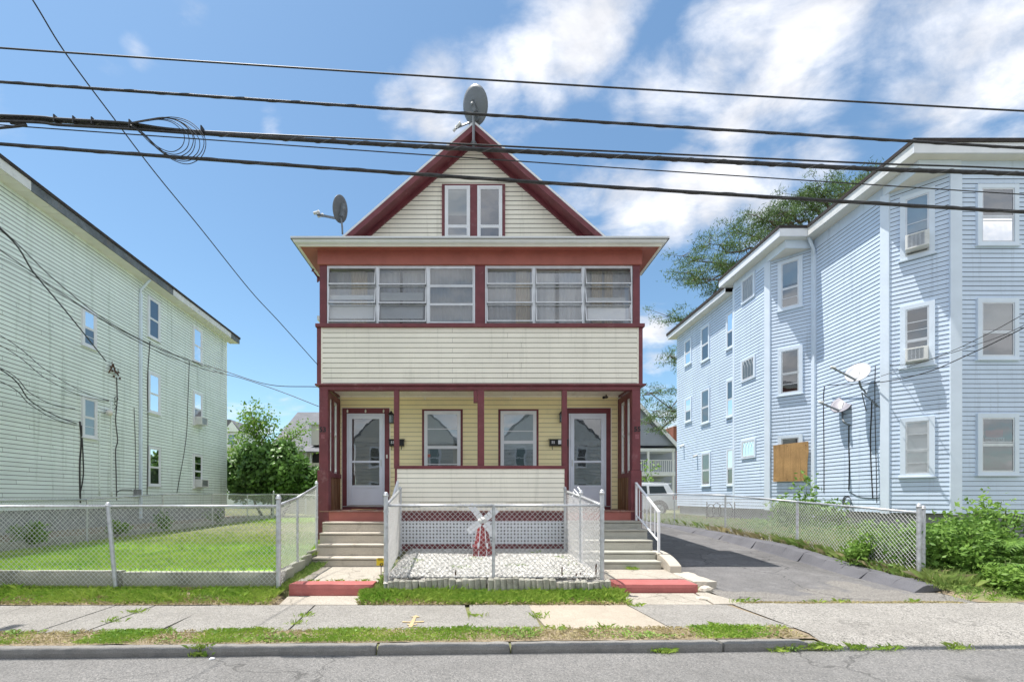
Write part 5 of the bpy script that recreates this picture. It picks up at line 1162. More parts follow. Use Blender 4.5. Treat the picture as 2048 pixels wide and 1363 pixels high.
mb = MB(); mb.hexa([(PX(605, Yh-2.5), Yh-2.5, PZ(904, Yh-2.5)), (PX(690, Yh-2.5), Yh-2.5, PZ(904, Yh-2.5)), (PX(690, Yh), Yh, PZ(893, Yh)), (PX(612, Yh), Yh, PZ(893, Yh)), (PX(605, Yh-2.5), Yh-2.5, PZ(902, Yh-2.5)), (PX(690, Yh-2.5), Yh-2.5, PZ(902, Yh-2.5)), (PX(690, Yh), Yh, PZ(889, Yh)), (PX(612, Yh), Yh, PZ(889, Yh))]); build('porch_roof', mb, M['shingle'], t)
build('porch_wall', MB().box(PX(611, Yh-2.3), PX(690, Yh-2.3), Yh-2.3, Yh-2.2, .4, PZ(925, Yh-2.3)), M['beige'], t)
build('porch_post', MB().box(PX(610, Yh-2.3), PX(613, Yh-2.3), Yh-2.35, Yh-2.19, .4, PZ(903, Yh-2.3)), M['white'], t)
build('porch_screen', MB().box(PX(623, Yh-2.3), PX(690, Yh-2.3), Yh-2.15, Yh-2.1, PZ(925, Yh-2.3), PZ(905, Yh-2.3)), M['dark'], t)
build('porch_frame', MB().box(PX(620, Yh-2.3), PX(623, Yh-2.3), Yh-2.32, Yh-2.19, PZ(925, Yh-2.3), PZ(905, Yh-2.3)), M['white'], t)
# small mint house
Yh = 44
t, w = simple_house('neighbour_house', 'small mint green house with a grey gabled dormer, seen past the mint building', PX(395, Yh), PX(470, Yh), Yh, Yh+8, .4, PZ(893, Yh), PZ(868, Yh+4), 'x', M['mint'], M['shingle'])
x0, x1 = PX(440, Yh-1.5), PX(479, Yh-1.5); Yd = Yh-1.5
build('dormer', MB().box(x0, x1, Yd, Yh+3, PZ(895, Yd), PZ(862, Yd)), M['mint'], t)
mb = MB(); mb.prism([(x0-.3, PZ(862, Yd)), (x1+.25, PZ(862, Yd)), (x1-.75, PZ(839, Yd)), (x0, PZ(839, Yd))], lambda p: (p[0], Yd-.2, p[1]), lambda p: (p[0], Yd+4, p[1])); build('dormer_roof', mb, M['shingle'], t)
mb = MB(); mb.prism([(x1-1.35, PZ(863, Yd)), (x1+.1, PZ(863, Yd)), (x1-.6, PZ(843, Yd))], lambda p: (p[0], Yd-.25, p[1]), lambda p: (p[0], Yd-.22, p[1])); build('dormer_gable', mb, M['mint'], t)
frd = Frame((x0, Yd), (x1, Yd)); window(t, frd, frd.L-1.15, frd.L-.35, PZ(891, Yd), PZ(866, Yd), cas=.1, glass=M['pane_strong'])
# blue-grey house with two porches
Yh = 38; g0, g1, ga = 1197, 1353, 1275
t, w = simple_house('neighbour_house', 'blue grey gabled house with white two-level porches behind the driveway', PX(g0+3, Yh+2.2), PX(g1-1, Yh+2.2), Yh+2.2, Yh+11, .4, PZ(888, Yh), PZ(806, Yh), 'y', M['bluegrey'], M['shingle'], .3)
x0, x1 = PX(g0+2, Yh), PX(g1-3, Yh)
mb = MB(); mb.prism([(x0, PZ(890, Yh)), (x1, PZ(890, Yh)), ((x0+x1)/2, PZ(808, Yh))], lambda p: (p[0], Yh, p[1]), lambda p: (p[0], Yh+2.3, p[1])); gwl = build('porch_gable', mb, M['bluegrey'], t)
cxg = (x0+x1)/2; hw_ = (x1-x0)/2; hgt = PZ(808, Yh)-PZ(890, Yh)
siding(gwl, Frame((x0, Yh), (x1, Yh)), PZ(888, Yh), PZ(812, Yh), .17, M['bluegrey'], joined=True, clip=lambda z: (hw_*(z-PZ(890, Yh))/hgt+.05, 2*hw_-hw_*(z-PZ(890, Yh))/hgt-.05))
for s in (-1, 1):
    mb = MB(); xo = cxg+s*(hw_+.25); zo = PZ(890, Yh)-.25*hgt/hw_
    mb.hexa([(cxg, Yh-.3, PZ(808, Yh)+.0), (xo, Yh-.3, zo), (xo, Yh+2.5, zo), (cxg, Yh+2.5, PZ(808, Yh)), (cxg, Yh-.3, PZ(808, Yh)+.25), (xo, Yh-.3, zo+.25), (xo, Yh+2.5, zo+.25), (cxg, Yh+2.5, PZ(808, Yh)+.25)]); build('porch_roof_slope', mb, M['shingle'], t)
    mb = MB(); mb.hexa([(cxg, Yh-.36, PZ(808, Yh)-.22), (xo, Yh-.36, zo-.22), (xo, Yh-.31, zo-.22), (cxg, Yh-.31, PZ(808, Yh)-.22), (cxg, Yh-.36, PZ(808, Yh)+.2), (xo, Yh-.36, zo+.2), (xo, Yh-.31, zo+.2), (cxg, Yh-.31, PZ(808, Yh)+.2)]); build('porch_rake', mb, M['white'], t)
for za, zb_ in ((902, 896), (951, 943)): build('porch_fascia', MB().box(x0, x1, Yh-.05, Yh+2.2, PZ(za, Yh), PZ(zb_, Yh)), M['white'], t)
for px in (1199, 1247, 1297, 1347):
    build('porch_post', MB().box(PX(px-2, Yh), PX(px+2, Yh), Yh, Yh+.15, .4, PZ(902, Yh)), M['white'], t)
for zt_, zb_ in ((919, 943), (985, 1006)):
    build('railing_top', MB().box(x0, x1, Yh+.02, Yh+.1, PZ(zt_+1.5, Yh), PZ(zt_, Yh)), M['white'], t)
    mb = MB(); x = x0
    while x < x1: mb.box(x, x+.05, Yh+.04, Yh+.08, PZ(zb_, Yh), PZ(zt_+1.5, Yh)); x += .16
    build('balusters', mb, M['white'], t, kind='stuff')
frb = Frame((x0, Yh+2.19), (x1, Yh+2.19)); window(t, frb, frb.L*.55, frb.L*.66, PZ(941, Yh), PZ(902, Yh), cas=.1)
# brick building sliver beyond
t = thing('brick_building', 'red brick building glimpsed beside the pale blue building', 'building', (PX(1362, 46), 46, .4))
build('wall', MB().box(PX(1347, 46), PX(1380, 46), 46, 52, .4, PZ(852, 46)), M['brick'], t); build('parapet_cap', MB().box(PX(1348, 46), PX(1381, 46), 45.9, 52, PZ(852, 46), PZ(849, 46)), M['white'], t)

# the houses across the street, behind the viewer; the panes mirror them
def opposite(lab, x0, x1, ze, zr, m):
    t, w = simple_house('neighbour_house', lab, x0, x1, -25, -15, 0, ze, zr, 'y', m, M['shingle'])
    fo = Frame((x1, -15), (x0, -15)); siding(w, fo, .6, ze, .3, m, joined=True)
    for k in range(3):
        s = (x1-x0)*(.14+.3*k)
        for z in (1.2, 4.0): window(t, fo, s, s+.95, z, z+1.6, cas=.1, back='dark')
opposite('cream gabled house across the street, behind the viewer on the left', -9.5, -1.5, 6.3, 10.2, M['beige'])
opposite('white gabled house across the street, behind the viewer on the right', 2.2, 10.5, 6.0, 9.8, M['white_dirty'])

# ================================================================ THE PARKED CAR
def suv():
    t = thing('parked_car', 'white four-wheel-drive car parked at the end of the driveway', 'car', (9.0, 24.6, .5))
    xr_, zb_, y0, y1 = 10.66, .5, 23.7, 25.5; L_ = 4.7; xf = xr_-L_
    body = [(0, .42), (.02, .95), (.06, 1.10), (1.2, 1.12), (2.0, 1.12), (3.3, 1.08), (4.4, 1.0), (4.66, .85), (4.7, .45), (4.2, .38), (.4, .38)]
    mb = MB(); mb.prism(body, lambda p: (xr_-p[0], y0, zb_+p[1]), lambda p: (xr_-p[0], y1, zb_+p[1])); build('body', mb, M['car_white'], t, bevel=.05)
    gh = [(.08, 1.10), (.38, 1.70), (.50, 1.76), (2.4, 1.78), (2.75, 1.70), (3.45, 1.10)]
    n = len(gh); mb = MB()
    for yy, ins in ((y0, 0), (y1, 0)):
        for x, z in gh:
            k = .16*(z-1.10)/.66; mb.v.append((xr_-x, yy+(k if yy == y0 else -k), zb_+z))
    mb.f = [tuple(range(n)), tuple(range(2*n-1, n-1, -1))]+[(i, i+n, (i+1) % n+n, (i+1) % n) for i in range(n)]; build('cabin', mb, M['car_white'], t, bevel=.03)
    def wy(z): return y0+.16*(z-1.10)/.66-.012
    for poly in ([(.50, 1.20), (.66, 1.62), (1.42, 1.62), (1.42, 1.20)], [(1.55, 1.20), (1.55, 1.63), (2.25, 1.64), (2.25, 1.20)], [(2.35, 1.2), (2.35, 1.63), (2.62, 1.62), (3.15, 1.2)]):
        mb = MB(); mb.prism(poly, lambda p: (xr_-p[0], wy(p[1]), zb_+p[1]), lambda p: (xr_-p[0], wy(p[1])+.03, zb_+p[1])); build('side_window', mb, M['car_glass'], t)
    for x in (.95, 3.75):
        mb = MB(); ar = [(x+.50*math.cos(a), .40+.50*math.sin(a)) for a in np.linspace(0, PI, 13)]
        mb.prism(ar, lambda p: (xr_-p[0], y0-.012, zb_+p[1]), lambda p: (xr_-p[0], y0+.05, zb_+p[1])); build('wheel_arch', mb, M['black'], t)
        for yy in (y0-.02, y1-.22):
            mb = MB(); mb.tube([(xr_-x, yy, zb_+.39), (xr_-x, yy+.24, zb_+.39)], .385, 24); wh = build('wheel', mb, M['tyre'], t, bevel=.02)
            mb = MB(); mb.tube([(xr_-x, yy-.012, zb_+.39), (xr_-x, yy-.002, zb_+.39)], .25, 20); build('rim', mb, M['alu'], wh)
            mb = MB()
            for k in range(6): a = k*PI/3; mb.bar((xr_-x, yy-.02, zb_+.39), (xr_-x+.23*math.cos(a), yy-.02, zb_+.39+.23*math.sin(a)), .03, .012, up=(0, 1, 0))
            build('spoke', mb, M['black'], wh)
    build('spoiler', MB().box(xr_-.50, xr_-.20, y0+.25, y1-.25, zb_+1.70, zb_+1.77), M['car_white'], t, bevel=.015)
    build('tail_light', MB().box(xr_-.22, xr_+.0, y0-.008, y0+.2, zb_+.92, zb_+1.12), M['tail_red'], t, bevel=.01)
    build('bumper', MB().box(xr_-.25, xr_+.06, y0+.02, y1-.02, zb_+.38, zb_+.66), M['car_white'], t, bevel=.03)
    for yy in (y0+.22, y1-.26): build('roof_rail', MB().tube([(xr_-.6, yy, zb_+1.80), (xr_-2.4, yy, zb_+1.82)], .02, 6), M['alu'], t)
suv()

# ================================================================ CHAIN LINK FENCES
def fence(lab, pts, posts, base=0.0, rail_z=None, pitch=.078, wr=.0034, ttop=.03, terminals=(), post_r=.024, rail_r=.019, cap_h=.06, name='chain_link_fence', group=None, rail_under=False):
    """pts: list of (x, y, z of mesh foot, z of top rail); posts: list of (x, y, z foot, z top, radius)"""
    t = thing(name, lab, 'fence', (pts[0][0], pts[0][1], pts[0][2]), group)
    for i in range(len(pts)-1):
        a, b = pts[i], pts[i+1]
        build('top_rail', MB().tube([(a[0], a[1], a[3]), (b[0], b[1], b[3])], rail_r, 8), M['steel'], t, smooth=True)
    V = []; 
    for i in range(len(pts)-1):
        a, b = np.array(pts[i]), np.array(pts[i+1]); L_ = math.hypot(b[0]-a[0], b[1]-a[1]); n_ = np.array([-(b[1]-a[1]), b[0]-a[0]])/L_
        H = max(a[3]-a[2], b[3]-b[2])+ttop
        for sgn in (1, -1):
            k0 = -int(H/pitch)-2
            for k in range(k0, int(L_/pitch)+abs(k0)+2):
                # line: s = s0 + sgn*t
                s0 = k*pitch if sgn == 1 else k*pitch
                t0, t1 = 0.0, H
                if sgn == 1: t0 = max(t0, -s0); t1 = min(t1, L_-s0)
                else: t0 = max(t0, s0-L_); t1 = min(t1, s0)
                if t1-t0 < .02: continue
                # vertical pitch slightly taller than wide: t runs 1.0 : 1
                def pt(tt):
                    s_ = s0+sgn*tt; f = s_/L_; ztop = a[3]+(b[3]-a[3])*f+ttop; zb = a[2]+(b[2]-a[2])*f
                    z = ztop-(H-tt)
                    o = .003*sgn
                    return np.array([a[0]+(b[0]-a[0])*f+n_[0]*o, a[1]+(b[1]-a[1])*f+n_[1]*o, z]), zb
                (p0_, z0_), (p1_, z1_) = pt(t0), pt(t1); g0 = p0_[2]-z0_+.02; g1 = p1_[2]-z1_+.02     # clip at the foot of the mesh
                if g0 < 0 and g1 < 0: continue
                if g0 < 0: t0 = t0+(t1-t0)*(-g0)/(g1-g0)
                elif g1 < 0: t1 = t0+(t1-t0)*g0/(g0-g1)
                ns = max(1, int((t1-t0)/.5)); prev = pt(t0)[0]
                for q in range(1, ns+1):
                    p = pt(t0+(t1-t0)*q/ns)[0]; V.append((prev, p)); prev = p
    V = np.array(V); A, B = V[:, 0], V[:, 1]; d = B-A; d /= np.linalg.norm(d, axis=1)[:, None]
    ref = np.tile(np.array([0, 1., .1]), (len(d), 1)); x = np.cross(d, ref); x /= np.linalg.norm(x, axis=1)[:, None]; y = np.cross(d, x)
    vs = np.empty((len(A), 6, 3))
    for j in range(3):
        an = 2*PI*j/3; off = (x*math.cos(an)+y*math.sin(an))*wr; vs[:, j] = A+off; vs[:, 3+j] = B+off
    idx = np.arange(len(A))[:, None]*6; qd = np.concatenate([idx+np.array([[j, (j+1) % 3, (j+1) % 3+3, j+3]]) for j in range(3)], 1).reshape(-1, 4)
    o = np_mesh('chain_link_mesh', vs.reshape(-1, 3), qd, M['wire'], t, kind=None, n=4)
    for p in posts:
        x_, y_, z0, z1, r = p[:5]; lx, ly = (p[5], p[6]) if len(p) > 5 else (0, 0)
        po = build('post', MB().tube([(x_, y_, z0), (x_+lx, y_+ly, z1)], r, 12), M['steel'], t, smooth=False)
        if r > .026:
            mb = MB(); mb.tube([(x_+lx, y_+ly, z1-.02), (x_+lx, y_+ly, z1+.015)], r*1.18, 12); mb.ball((x_+lx, y_+ly, z1+.02), r*1.05, 10, 6); build('post_cap', mb, M['steel'], po, smooth=True)
            for f in (.15, .5, .82): z = z0+(z1-z0)*f; build('band', MB().tube([(x_+lx*f, y_+ly*f, z), (x_+lx*f, y_+ly*f, z+.025)], r*1.2, 12), M['steel'], po)
    return t
def PT(px, pyb, pyt, Y): return (PX(px, Y), Y, PZ(pyb, Y), PZ(pyt, Y))
YP = 6.90
def post(px, pyb, pyt, Y, r=.024, lx=0): return (PX(px, Y), Y, PZ(pyb, Y)-.1, PZ(pyt, Y), r, lx, 0)
fence('galvanised chain-link fence in front of the lawn, along the low concrete wall', [(-13, YP, .25, 1.37), PT(225, 1168, 1012, YP), PT(552, 1167, 1011, YP)],
      [post(557, 1172, 996, YP, .036), (PX(232, YP), YP, .08, PZ(1010, YP), .03, PX(216, YP)-PX(232, YP), 0), (-9.3, YP, .1, 1.37, .03)], ttop=.012)
e = (-3.17, 9.25)
fence('galvanised chain-link fence climbing beside the left path to the corner post of the porch', [(PX(560, YP), YP, .17, 1.40), (-3.05, 7.9, .38, 1.50), (e[0], e[1], .58, 1.74)],
      [(e[0], e[1], .4, PZ(966, 9.25), .03), (-3.04, 7.9, .1, 1.47, .02)], ttop=.02)
# the fence on the side wall, far edge of the lawn
XF = -9.4
yy = [7.0, 9.0, 11.1, 13.8, 16.45, 19.0, 21.4]
rz = [1.43, 1.45, 1.46, 1.60, 1.64, 1.62, 1.66]
fence('older chain-link fence running back along the far side of the lawn', [(XF, y, .30+.02*(y-9), z) for y, z in zip(yy, rz)], [(XF, y, .2, z-.01, .024) for y, z in zip(yy, rz)], ttop=.05)
fence('dark chain-link fence across the back of the lawn before the bush', [(XF, 21.5, .5, 1.66), (-6.5, 21.5, .5, 1.62), (-3.3, 21.5, .5, 1.6)], [(XF, 21.5, .3, 1.78, .035), (-6.5, 21.5, .3, 1.62, .024), (-3.3, 21.5, .3, 1.6, .024)], ttop=.05, pitch=.07, wr=.003)
# garden fence: front run with both side runs
gx0, gx1 = PX(772, YP), PX(1204, YP)
fence('chain-link fence around the white gravel garden, one run in front and one up each side', [(-1.50, 9.45, .42, 1.66), (gx0, YP, .28, 1.385), (PX(988, YP), YP, .30, 1.385), (gx1, YP, .28, 1.385), (1.93, 8.1, .34, 1.52), (1.91, 9.4, .44, 1.64)],
      [(gx0, YP, .12, PZ(990, YP), .034), (gx1, YP, .12, PZ(985, YP), .034), (PX(987, YP), YP, .12, 1.38, .024), (-1.50, 9.45, .3, PZ(977, 9.45), .028), (1.93, 8.1, .3, PZ(985, 8.1), .032), (1.91, 9.4, .3, PZ(977, 9.4), .028)], ttop=.035)
XD = 7.28
rp = [(7.42, P(7.42)+.05, 1.26), (10.2, .44, 1.415), (13.1, .52, 1.575), (16.4, .56, 1.64), (19.5, .56, 1.65), (23, .56, 1.65)]
fence('chain-link fence along the right edge of the driveway, sloping down towards the street', [(XD, y, a, b) for y, a, b in rp],
      [(XD, 7.42, .0, PZ(1012, 7.42), .032), (XD+.11, 7.46, .0, PZ(1016, 7.46), .031)]+[(XD, y, a-.1, b, .026) for y, a, b in rp[1:]], ttop=.03)

# ================================================================ GARDEN BITS
# half-log edging: each log its own piece
edg = thing('log_edging', 'weathered half-log edging along the front of the gravel garden', 'edging', (.3, 6.83, .1))
x = -1.27; i = 0; sec = [5, 6, 5, 7, 4, 6, 5, 4, 6, 5, 7, 5]; k = 0; left = sec[0]; top = .28; top1 = .29; dep = 6.80
while x < 2.02:
    r = .047+.012*((i*53) % 7)/7; f = 1-left/sec[k]; z1 = top+.018*math.sin(f*PI)+.006*math.sin(i*2.3)+.025*math.sin((x-.25)*2.2+1.5); yb = dep+.012*math.sin(i*1.7)
    mb = MB(); lean = .010*math.sin(k*2.9)
    mb.tube([(x+r, yb, .02), (x+r+lean*.3, yb, z1*.5), (x+r+lean, yb+.006*math.sin(i*5), z1-.012), (x+r+lean, yb+.006, z1)], [r*1.0, r*(1+.06*math.sin(i*7)), r*(1+.05*math.sin(i*4)), r*.8], 9)
    build('log', mb, M['log'], edg, smooth=False); x += 2*r*.87; i += 1; left -= 1
    if left == 0: k += 1; left = sec[k % 12]; top = .272+.014*math.sin(k*2.1); dep = 6.80+.03*math.sin(k*1.3); x += .014
for px, h in ((911, .10), (1124, .14), (1153, .05), (1161, .06), (1192, .19)):
    Y = 7.02; x = PX(px, Y); z = GZ(x, Y); o = build('garden_stake', MB().tube([(x, Y, z-.05), (x, Y, z+h*.9), (x+.004, Y, z+h)], [.011, .012, .014], 6), M['rust'], None)
    tag(o, {911: 'short rusty stake at the left behind the log edging', 1124: 'rusty stake right of centre behind the log edging', 1153: 'tiny rusty stake between two taller ones behind the log edging', 1161: 'small rusty peg just right of the tiny stake in the gravel', 1192: 'tallest rusty stake near the right end of the log edging'}[px], 'stake', 'rusty stakes in the gravel')
# little windmill
def windmill():
    Y = 9.0; cx = PX(965, Y); z0 = GZ(cx, Y)-.01
    t = thing('garden_windmill', 'small red and white ornamental windmill on the white gravel', 'windmill', (cx, Y, z0))
    def oct_(r, z): return [(cx+r*math.cos(a+PI/8), Y+r*math.sin(a+PI/8), z) for a in np.arange(8)*PI/4]
    mb = MB(); rings = [(.215, z0), (.195, z0+.17), (.185, z0+.20), (.10, z0+.62), (.085, z0+.66)]
    for r, z in rings: mb.v += oct_(r, z)
    for k in range(len(rings)-1):
        for j in range(8): a = k*8+j; b = k*8+(j+1) % 8; mb.f.append((a, b, b+8, a+8))
    mb.f.append(tuple(range(32, 40))); build('tower', mb, M['mill_red'], t)
    mb = MB(); mb.tube([(cx, Y, z0+.175), (cx, Y, z0+.195)], .235, 8); build('gallery', mb, M['mill_red'], t)
    p = oct_(.2, 0)
    mb = MB()
    for j in range(8):
        a = j*PI/4+PI/8; mb.bar((cx+.215*math.cos(a), Y+.215*math.sin(a), z0), (cx+.10*math.cos(a), Y+.10*math.sin(a), z0+.64), .014, .014)
    build('corner_strip', mb, M['white'], t)
    mb = MB()
    for j in range(8): a = j*PI/4+PI/8; mb.box(cx+.232*math.cos(a)-.014, cx+.232*math.cos(a)+.014, Y+.232*math.sin(a)-.014, Y+.232*math.sin(a)+.014, z0+.17, z0+.27)
    build('gallery_posts', mb, M['white'], t, kind='stuff')
    build('cap', MB().ball((cx, Y, z0+.68), .10, 10, 8, .9), M['white_dirty'], t, smooth=True)
    hy = Y-.14; hz = z0+.70; build('axle', MB().tube([(cx, Y, hz), (cx, hy-.02, hz)], .018, 8), M['steel'], t)
    for k in range(4):
        a = math.radians(38+90*k); d = Vector((math.cos(a), 0, math.sin(a))); s_ = Vector((-d.z, 0, d.x)); c0 = Vector((cx, hy, hz)); L0, L1 = .07, .40
        if k in (0, 2): L1 = .36
        bl = build('sail', MB().bar(c0+d*.01+s_*0, c0+d*L1, .02, .012, up=(0, 1, 0)), M['white_dirty'], t)
        mb = MB()
        for q in range(4):
            u0 = L0+(L1-L0)*q/4+.004; u1 = L0+(L1-L0)*(q+1)/4-.004
            for v0, v1 in ((-.062, -.004), (.004, .062)):
                P4 = [c0+d*u0+s_*v0, c0+d*u1+s_*v0, c0+d*u1+s_*v1, c0+d*u0+s_*v1]; mb.hexa([q_+Vector((0, -.010, 0)) for q_ in P4]+[q_+Vector((0, -.016, 0)) for q_ in P4])
        build('slat', mb, M['white'], bl)
windmill()
# yellow tag sign by the left gate post
x, Y = PX(762, 7.6), 7.6
t = thing('lawn_sign', 'small yellow tag sign on a wire stake beside the left steps', 'sign', (x, Y, .1))
zz = PZ(1117, Y)
build('sign_plate', MB().box(x-.075, x+.065, Y-.006, Y, PZ(1130, Y), zz+.01), M['sign_yellow'], t)
build('stake', MB().tube([(x+.0, Y+.01, .1), (x, Y+.01, PZ(1130, Y))], .007, 6), M['rust'], t)
mb = MB(); mb.tube([(x+.01+.022*math.cos(a), Y-.012, PZ(1128, Y)+.022*math.sin(a)) for a in np.linspace(0, 2*PI, 13)], .006, 5, cap=False); build('ring', mb, M['black'], t)
mb = MB()
for k, (w_, dz) in enumerate(((.10, .075), (.08, .058), (.09, .043))): mb.box(x-.055, x-.055+w_, Y-.0085, Y-.0065, zz-dz+.055, zz-dz+.062)
build('print_lines', mb, M['rust'], t)
# white stand pipe thing / plastic chair stub behind the gate: twisted white rope on top of the right side run
mb = MB()
for k, (a_, b_) in enumerate((((1.93, 8.3, 1.50), (1.90, 8.5, 1.66)), ((1.97, 8.2, 1.5), (1.92, 8.3, 1.70)), ((1.88, 8.6, 1.52), (1.95, 8.8, 1.62)))): mb.tube([a_, ((a_[0]+b_[0])/2+.03, (a_[1]+b_[1])/2, (a_[2]+b_[2])/2), b_], .012, 6)
tag(build('white_rope', mb, M['white'], None, smooth=True), 'white rope ends twisted over the rail of the right garden fence', 'rope')
# coiled cables at the foot of the blue building
for px, py, lab in ((1700, 1003, 'black cable coil lying against the foot of the pale blue side wall'),):
    a = F3.hit(px); mb = MB(); Y = F3.y(a)
    for k in range(4): mb.tube([F3.pt(a+(.10+.01*k)*math.cos(q)*1.2, .06+.012*k, PZ(py, Y)+(.14+.015*k)*math.sin(q)) for q in np.linspace(0, 2*PI, 17)], .008, 5, cap=False)
    tag(build('cable_coil', mb, M['cable'], None, smooth=True), lab, 'cable coil')
# leaning metal bench frame by the rear wall (dark scrollwork)
mb = MB(); Yb = 17.2; xb_ = PX(1443, Yb)
for k in range(4): mb.tube([(xb_+.22*k-.4+.16*math.cos(q), Yb, 1.02+.30*math.sin(q)*(1 if k % 2 else .8)) for q in np.linspace(0, 2*PI, 13)], .014, 5, cap=False)
for k in (-.55, .5): mb.tube([(xb_+k, Yb, .5), (xb_+k, Yb, 1.35)], .018, 6)
mb.tube([(xb_-.55, Yb, .8), (xb_+.5, Yb, .8)], .018, 6); mb.tube([(xb_-.55, Yb-.4, .8), (xb_-.55, Yb, .8)], .018, 6); mb.tube([(xb_+.5, Yb-.4, .5), (xb_+.5, Yb-.4, .8), (xb_+.5, Yb, .8)], .018, 6)
tag(build('iron_bench', mb, M['black'], None), 'dark scrolled iron bench standing by the rear of the pale blue building', 'bench')

# ================================================================ SATELLITE DISHES
def dish(lab, c, nrm, R, aspect, m_face, mount, arm_dir, arm_len, m_arm, pole_r=.02, braces=(), up=Vector((0, 0, 1)), lnb=1):
    """reflector bowl facing nrm, feed arm from its lower rim, mast through the mount points"""
    c = Vector(c); n = Vector(nrm).normalized(); u = (up-n*up.dot(n)).normalized(); v = u.cross(n)
    t = thing('satellite_dish', lab, 'satellite dish', mount[0])
    mb = MB(); rings, seg = 6, 28; depth = R*.14
    def bowl(off):
        b0 = len(mb.v)
        for i in range(rings+1):
            f = i/rings
            for j in range(seg):
                a = 2*PI*j/seg; mb.v.append(tuple(c+(u*math.sin(a)*R+v*math.cos(a)*R*aspect)*max(f, .001)+n*(depth*(f*f-1)+off)))
        for i in range(rings):
            for j in range(seg): a = b0+i*seg+j; b = b0+i*seg+(j+1) % seg; mb.f.append((a, b, b+seg, a+seg))
        return b0
    p = bowl(0); q = bowl(-.012)
    for j in range(seg): a = p+rings*seg+j; b = p+rings*seg+(j+1) % seg; mb.f.append((a, b, b-p+q, a-p+q))
    build('reflector', mb, m_face, t, smooth=True)
    back = c-n*(depth+.02)
    mb = MB(); mb.bar(back+u*.10-n*.0, back-u*.16-n*.01, .10, .07, up=v); mb.ball(back-n*.04, .05, 8, 6); build('bracket', mb, m_arm, t)
    pts = smooth_pts([Vector(x) for x in mount]+[back-n*.05-u*.02], 6) if len(mount) > 1 else [Vector(mount[0]), back-n*.05]
    build('mast', MB().tube(pts, pole_r, 8), m_arm, t, smooth=True)
    tip = c+Vector(arm_dir).normalized()*arm_len; st_ = back-u*R*.75+n*.04
    build('feed_arm', MB().bar(back-u*.1, st_, .04, .03, up=v).bar(st_, tip, .045, .03, up=v), m_arm, t)
    dr = (c-tip).normalized()
    for k in range(lnb): o = v*(.06*(k-(lnb-1)/2)*2); build('feed_horn', MB().tube([tip+o-dr*.03, tip+o+dr*.06, tip+o+dr*.10], [.032, .032, .045], 10), M['white_dirty'] if lnb else m_arm, t, smooth=True)
    for a, b in braces: build('brace', MB().tube([a, b], .012, 6), m_arm, t)
    return t
Y = 10.55
dish('large grey satellite dish on a mast at the peak of the cream house gable', (PX(951, Y), Y, PZ(211, Y)), (.60, .70, .36), .40, .86, M['dish'], [(PX(947, Y), Y, PZ(292, Y)), (PX(947, Y), Y, PZ(225, Y))], (-.62, .35, -.42), .62, M['dish'], .03, lnb=2, up=Vector((-.30, 0, 1)),
     braces=[((PX(940, Y), Y+.1, PZ(283, Y)), (PX(947, Y), Y, PZ(278, Y))), ((PX(954, Y), Y+.1, PZ(283, Y)), (PX(947, Y), Y, PZ(278, Y)))])
Y = 10.0
dish('smaller dark grey satellite dish on the left end of the porch roof', (PX(680, Y), Y, PZ(418, Y)), (-.88, .42, .22), .28, .80, M['dish_dark'], [(PX(685, Y), Y, PZ(468, Y)), (PX(684, Y), Y, PZ(450, Y)), (PX(682, Y), Y, PZ(432, Y))], (-.88, .3, .0), .60, M['dish'], .02, lnb=2)
Y = 12.9
wp = lambda px, py: F3.pt(F3.hit(px), .02, PZ(py, F3.y(F3.hit(px))))
c1 = at(1715, 744, 12.6); dish('upper pale satellite dish on the side wall of the pale blue building', c1, (-.62, -.50, .60), .37, .78, M['dish_face'], [wp(1757, 812), wp(1732, 783), tuple(c1+Vector((.14, .05, -.40)))], (-.85, -.1, .12), .80, M['dish_arm'], .025, lnb=1,
     braces=[(wp(1734, 822), tuple(c1+Vector((.16, .05, -.55)))), (wp(1762, 815), tuple(c1+Vector((.16, .05, -.55))))])
c2 = at(1682, 808, 13.5); dish('lower grey satellite dish on the side wall of the pale blue building', c2, (-.62, -.45, .62), .33, .78, M['dish_grey2'], [wp(1701, 850), tuple(Vector(wp(1701, 850))+Vector((-.22, -.05, .10))), tuple(c2+Vector((.08, .05, -.30)))], (-.85, -.1, .05), .70, M['dish_arm'], .025, lnb=1)
# dish cables
def cab(name, lab, fr, pts, r=.009, o=.035):
    ob = build(name, MB().tube(smooth_pts(wallpts(fr, pts, o), 6), r, 6), M['cable'], None, smooth=True); tag(ob, lab, 'cable')
cab('dish_cable', 'black cable hanging down from the lower dish on the pale blue wall', F3, [(1700, 850), (1700, 890), (1701, 930), (1700, 980)], .016)
cab('dish_cable', 'black cable hanging down from the upper dish on the pale blue wall', F3, [(1746, 800), (1745, 830), (1743, 880), (1745, 940), (1748, 996)], .014)
cab('wall_cable', 'thin dark cable down the pale blue wall beside the bay corner trim', F3, [(1753, 731), (1752, 780), (1753, 860), (1755, 940), (1756, 1005)], .008)
cab('wall_cable', 'thin looped cable down the pale blue wall beside the downspout', F3, [(1651, 772), (1649, 800), (1650, 900), (1650, 985)], .012)
cab('wall_cable', 'thin dark cable along the foot of the pale blue side wall', F3, [(1700, 982), (1720, 992), (1740, 995), (1766, 994)], .007)

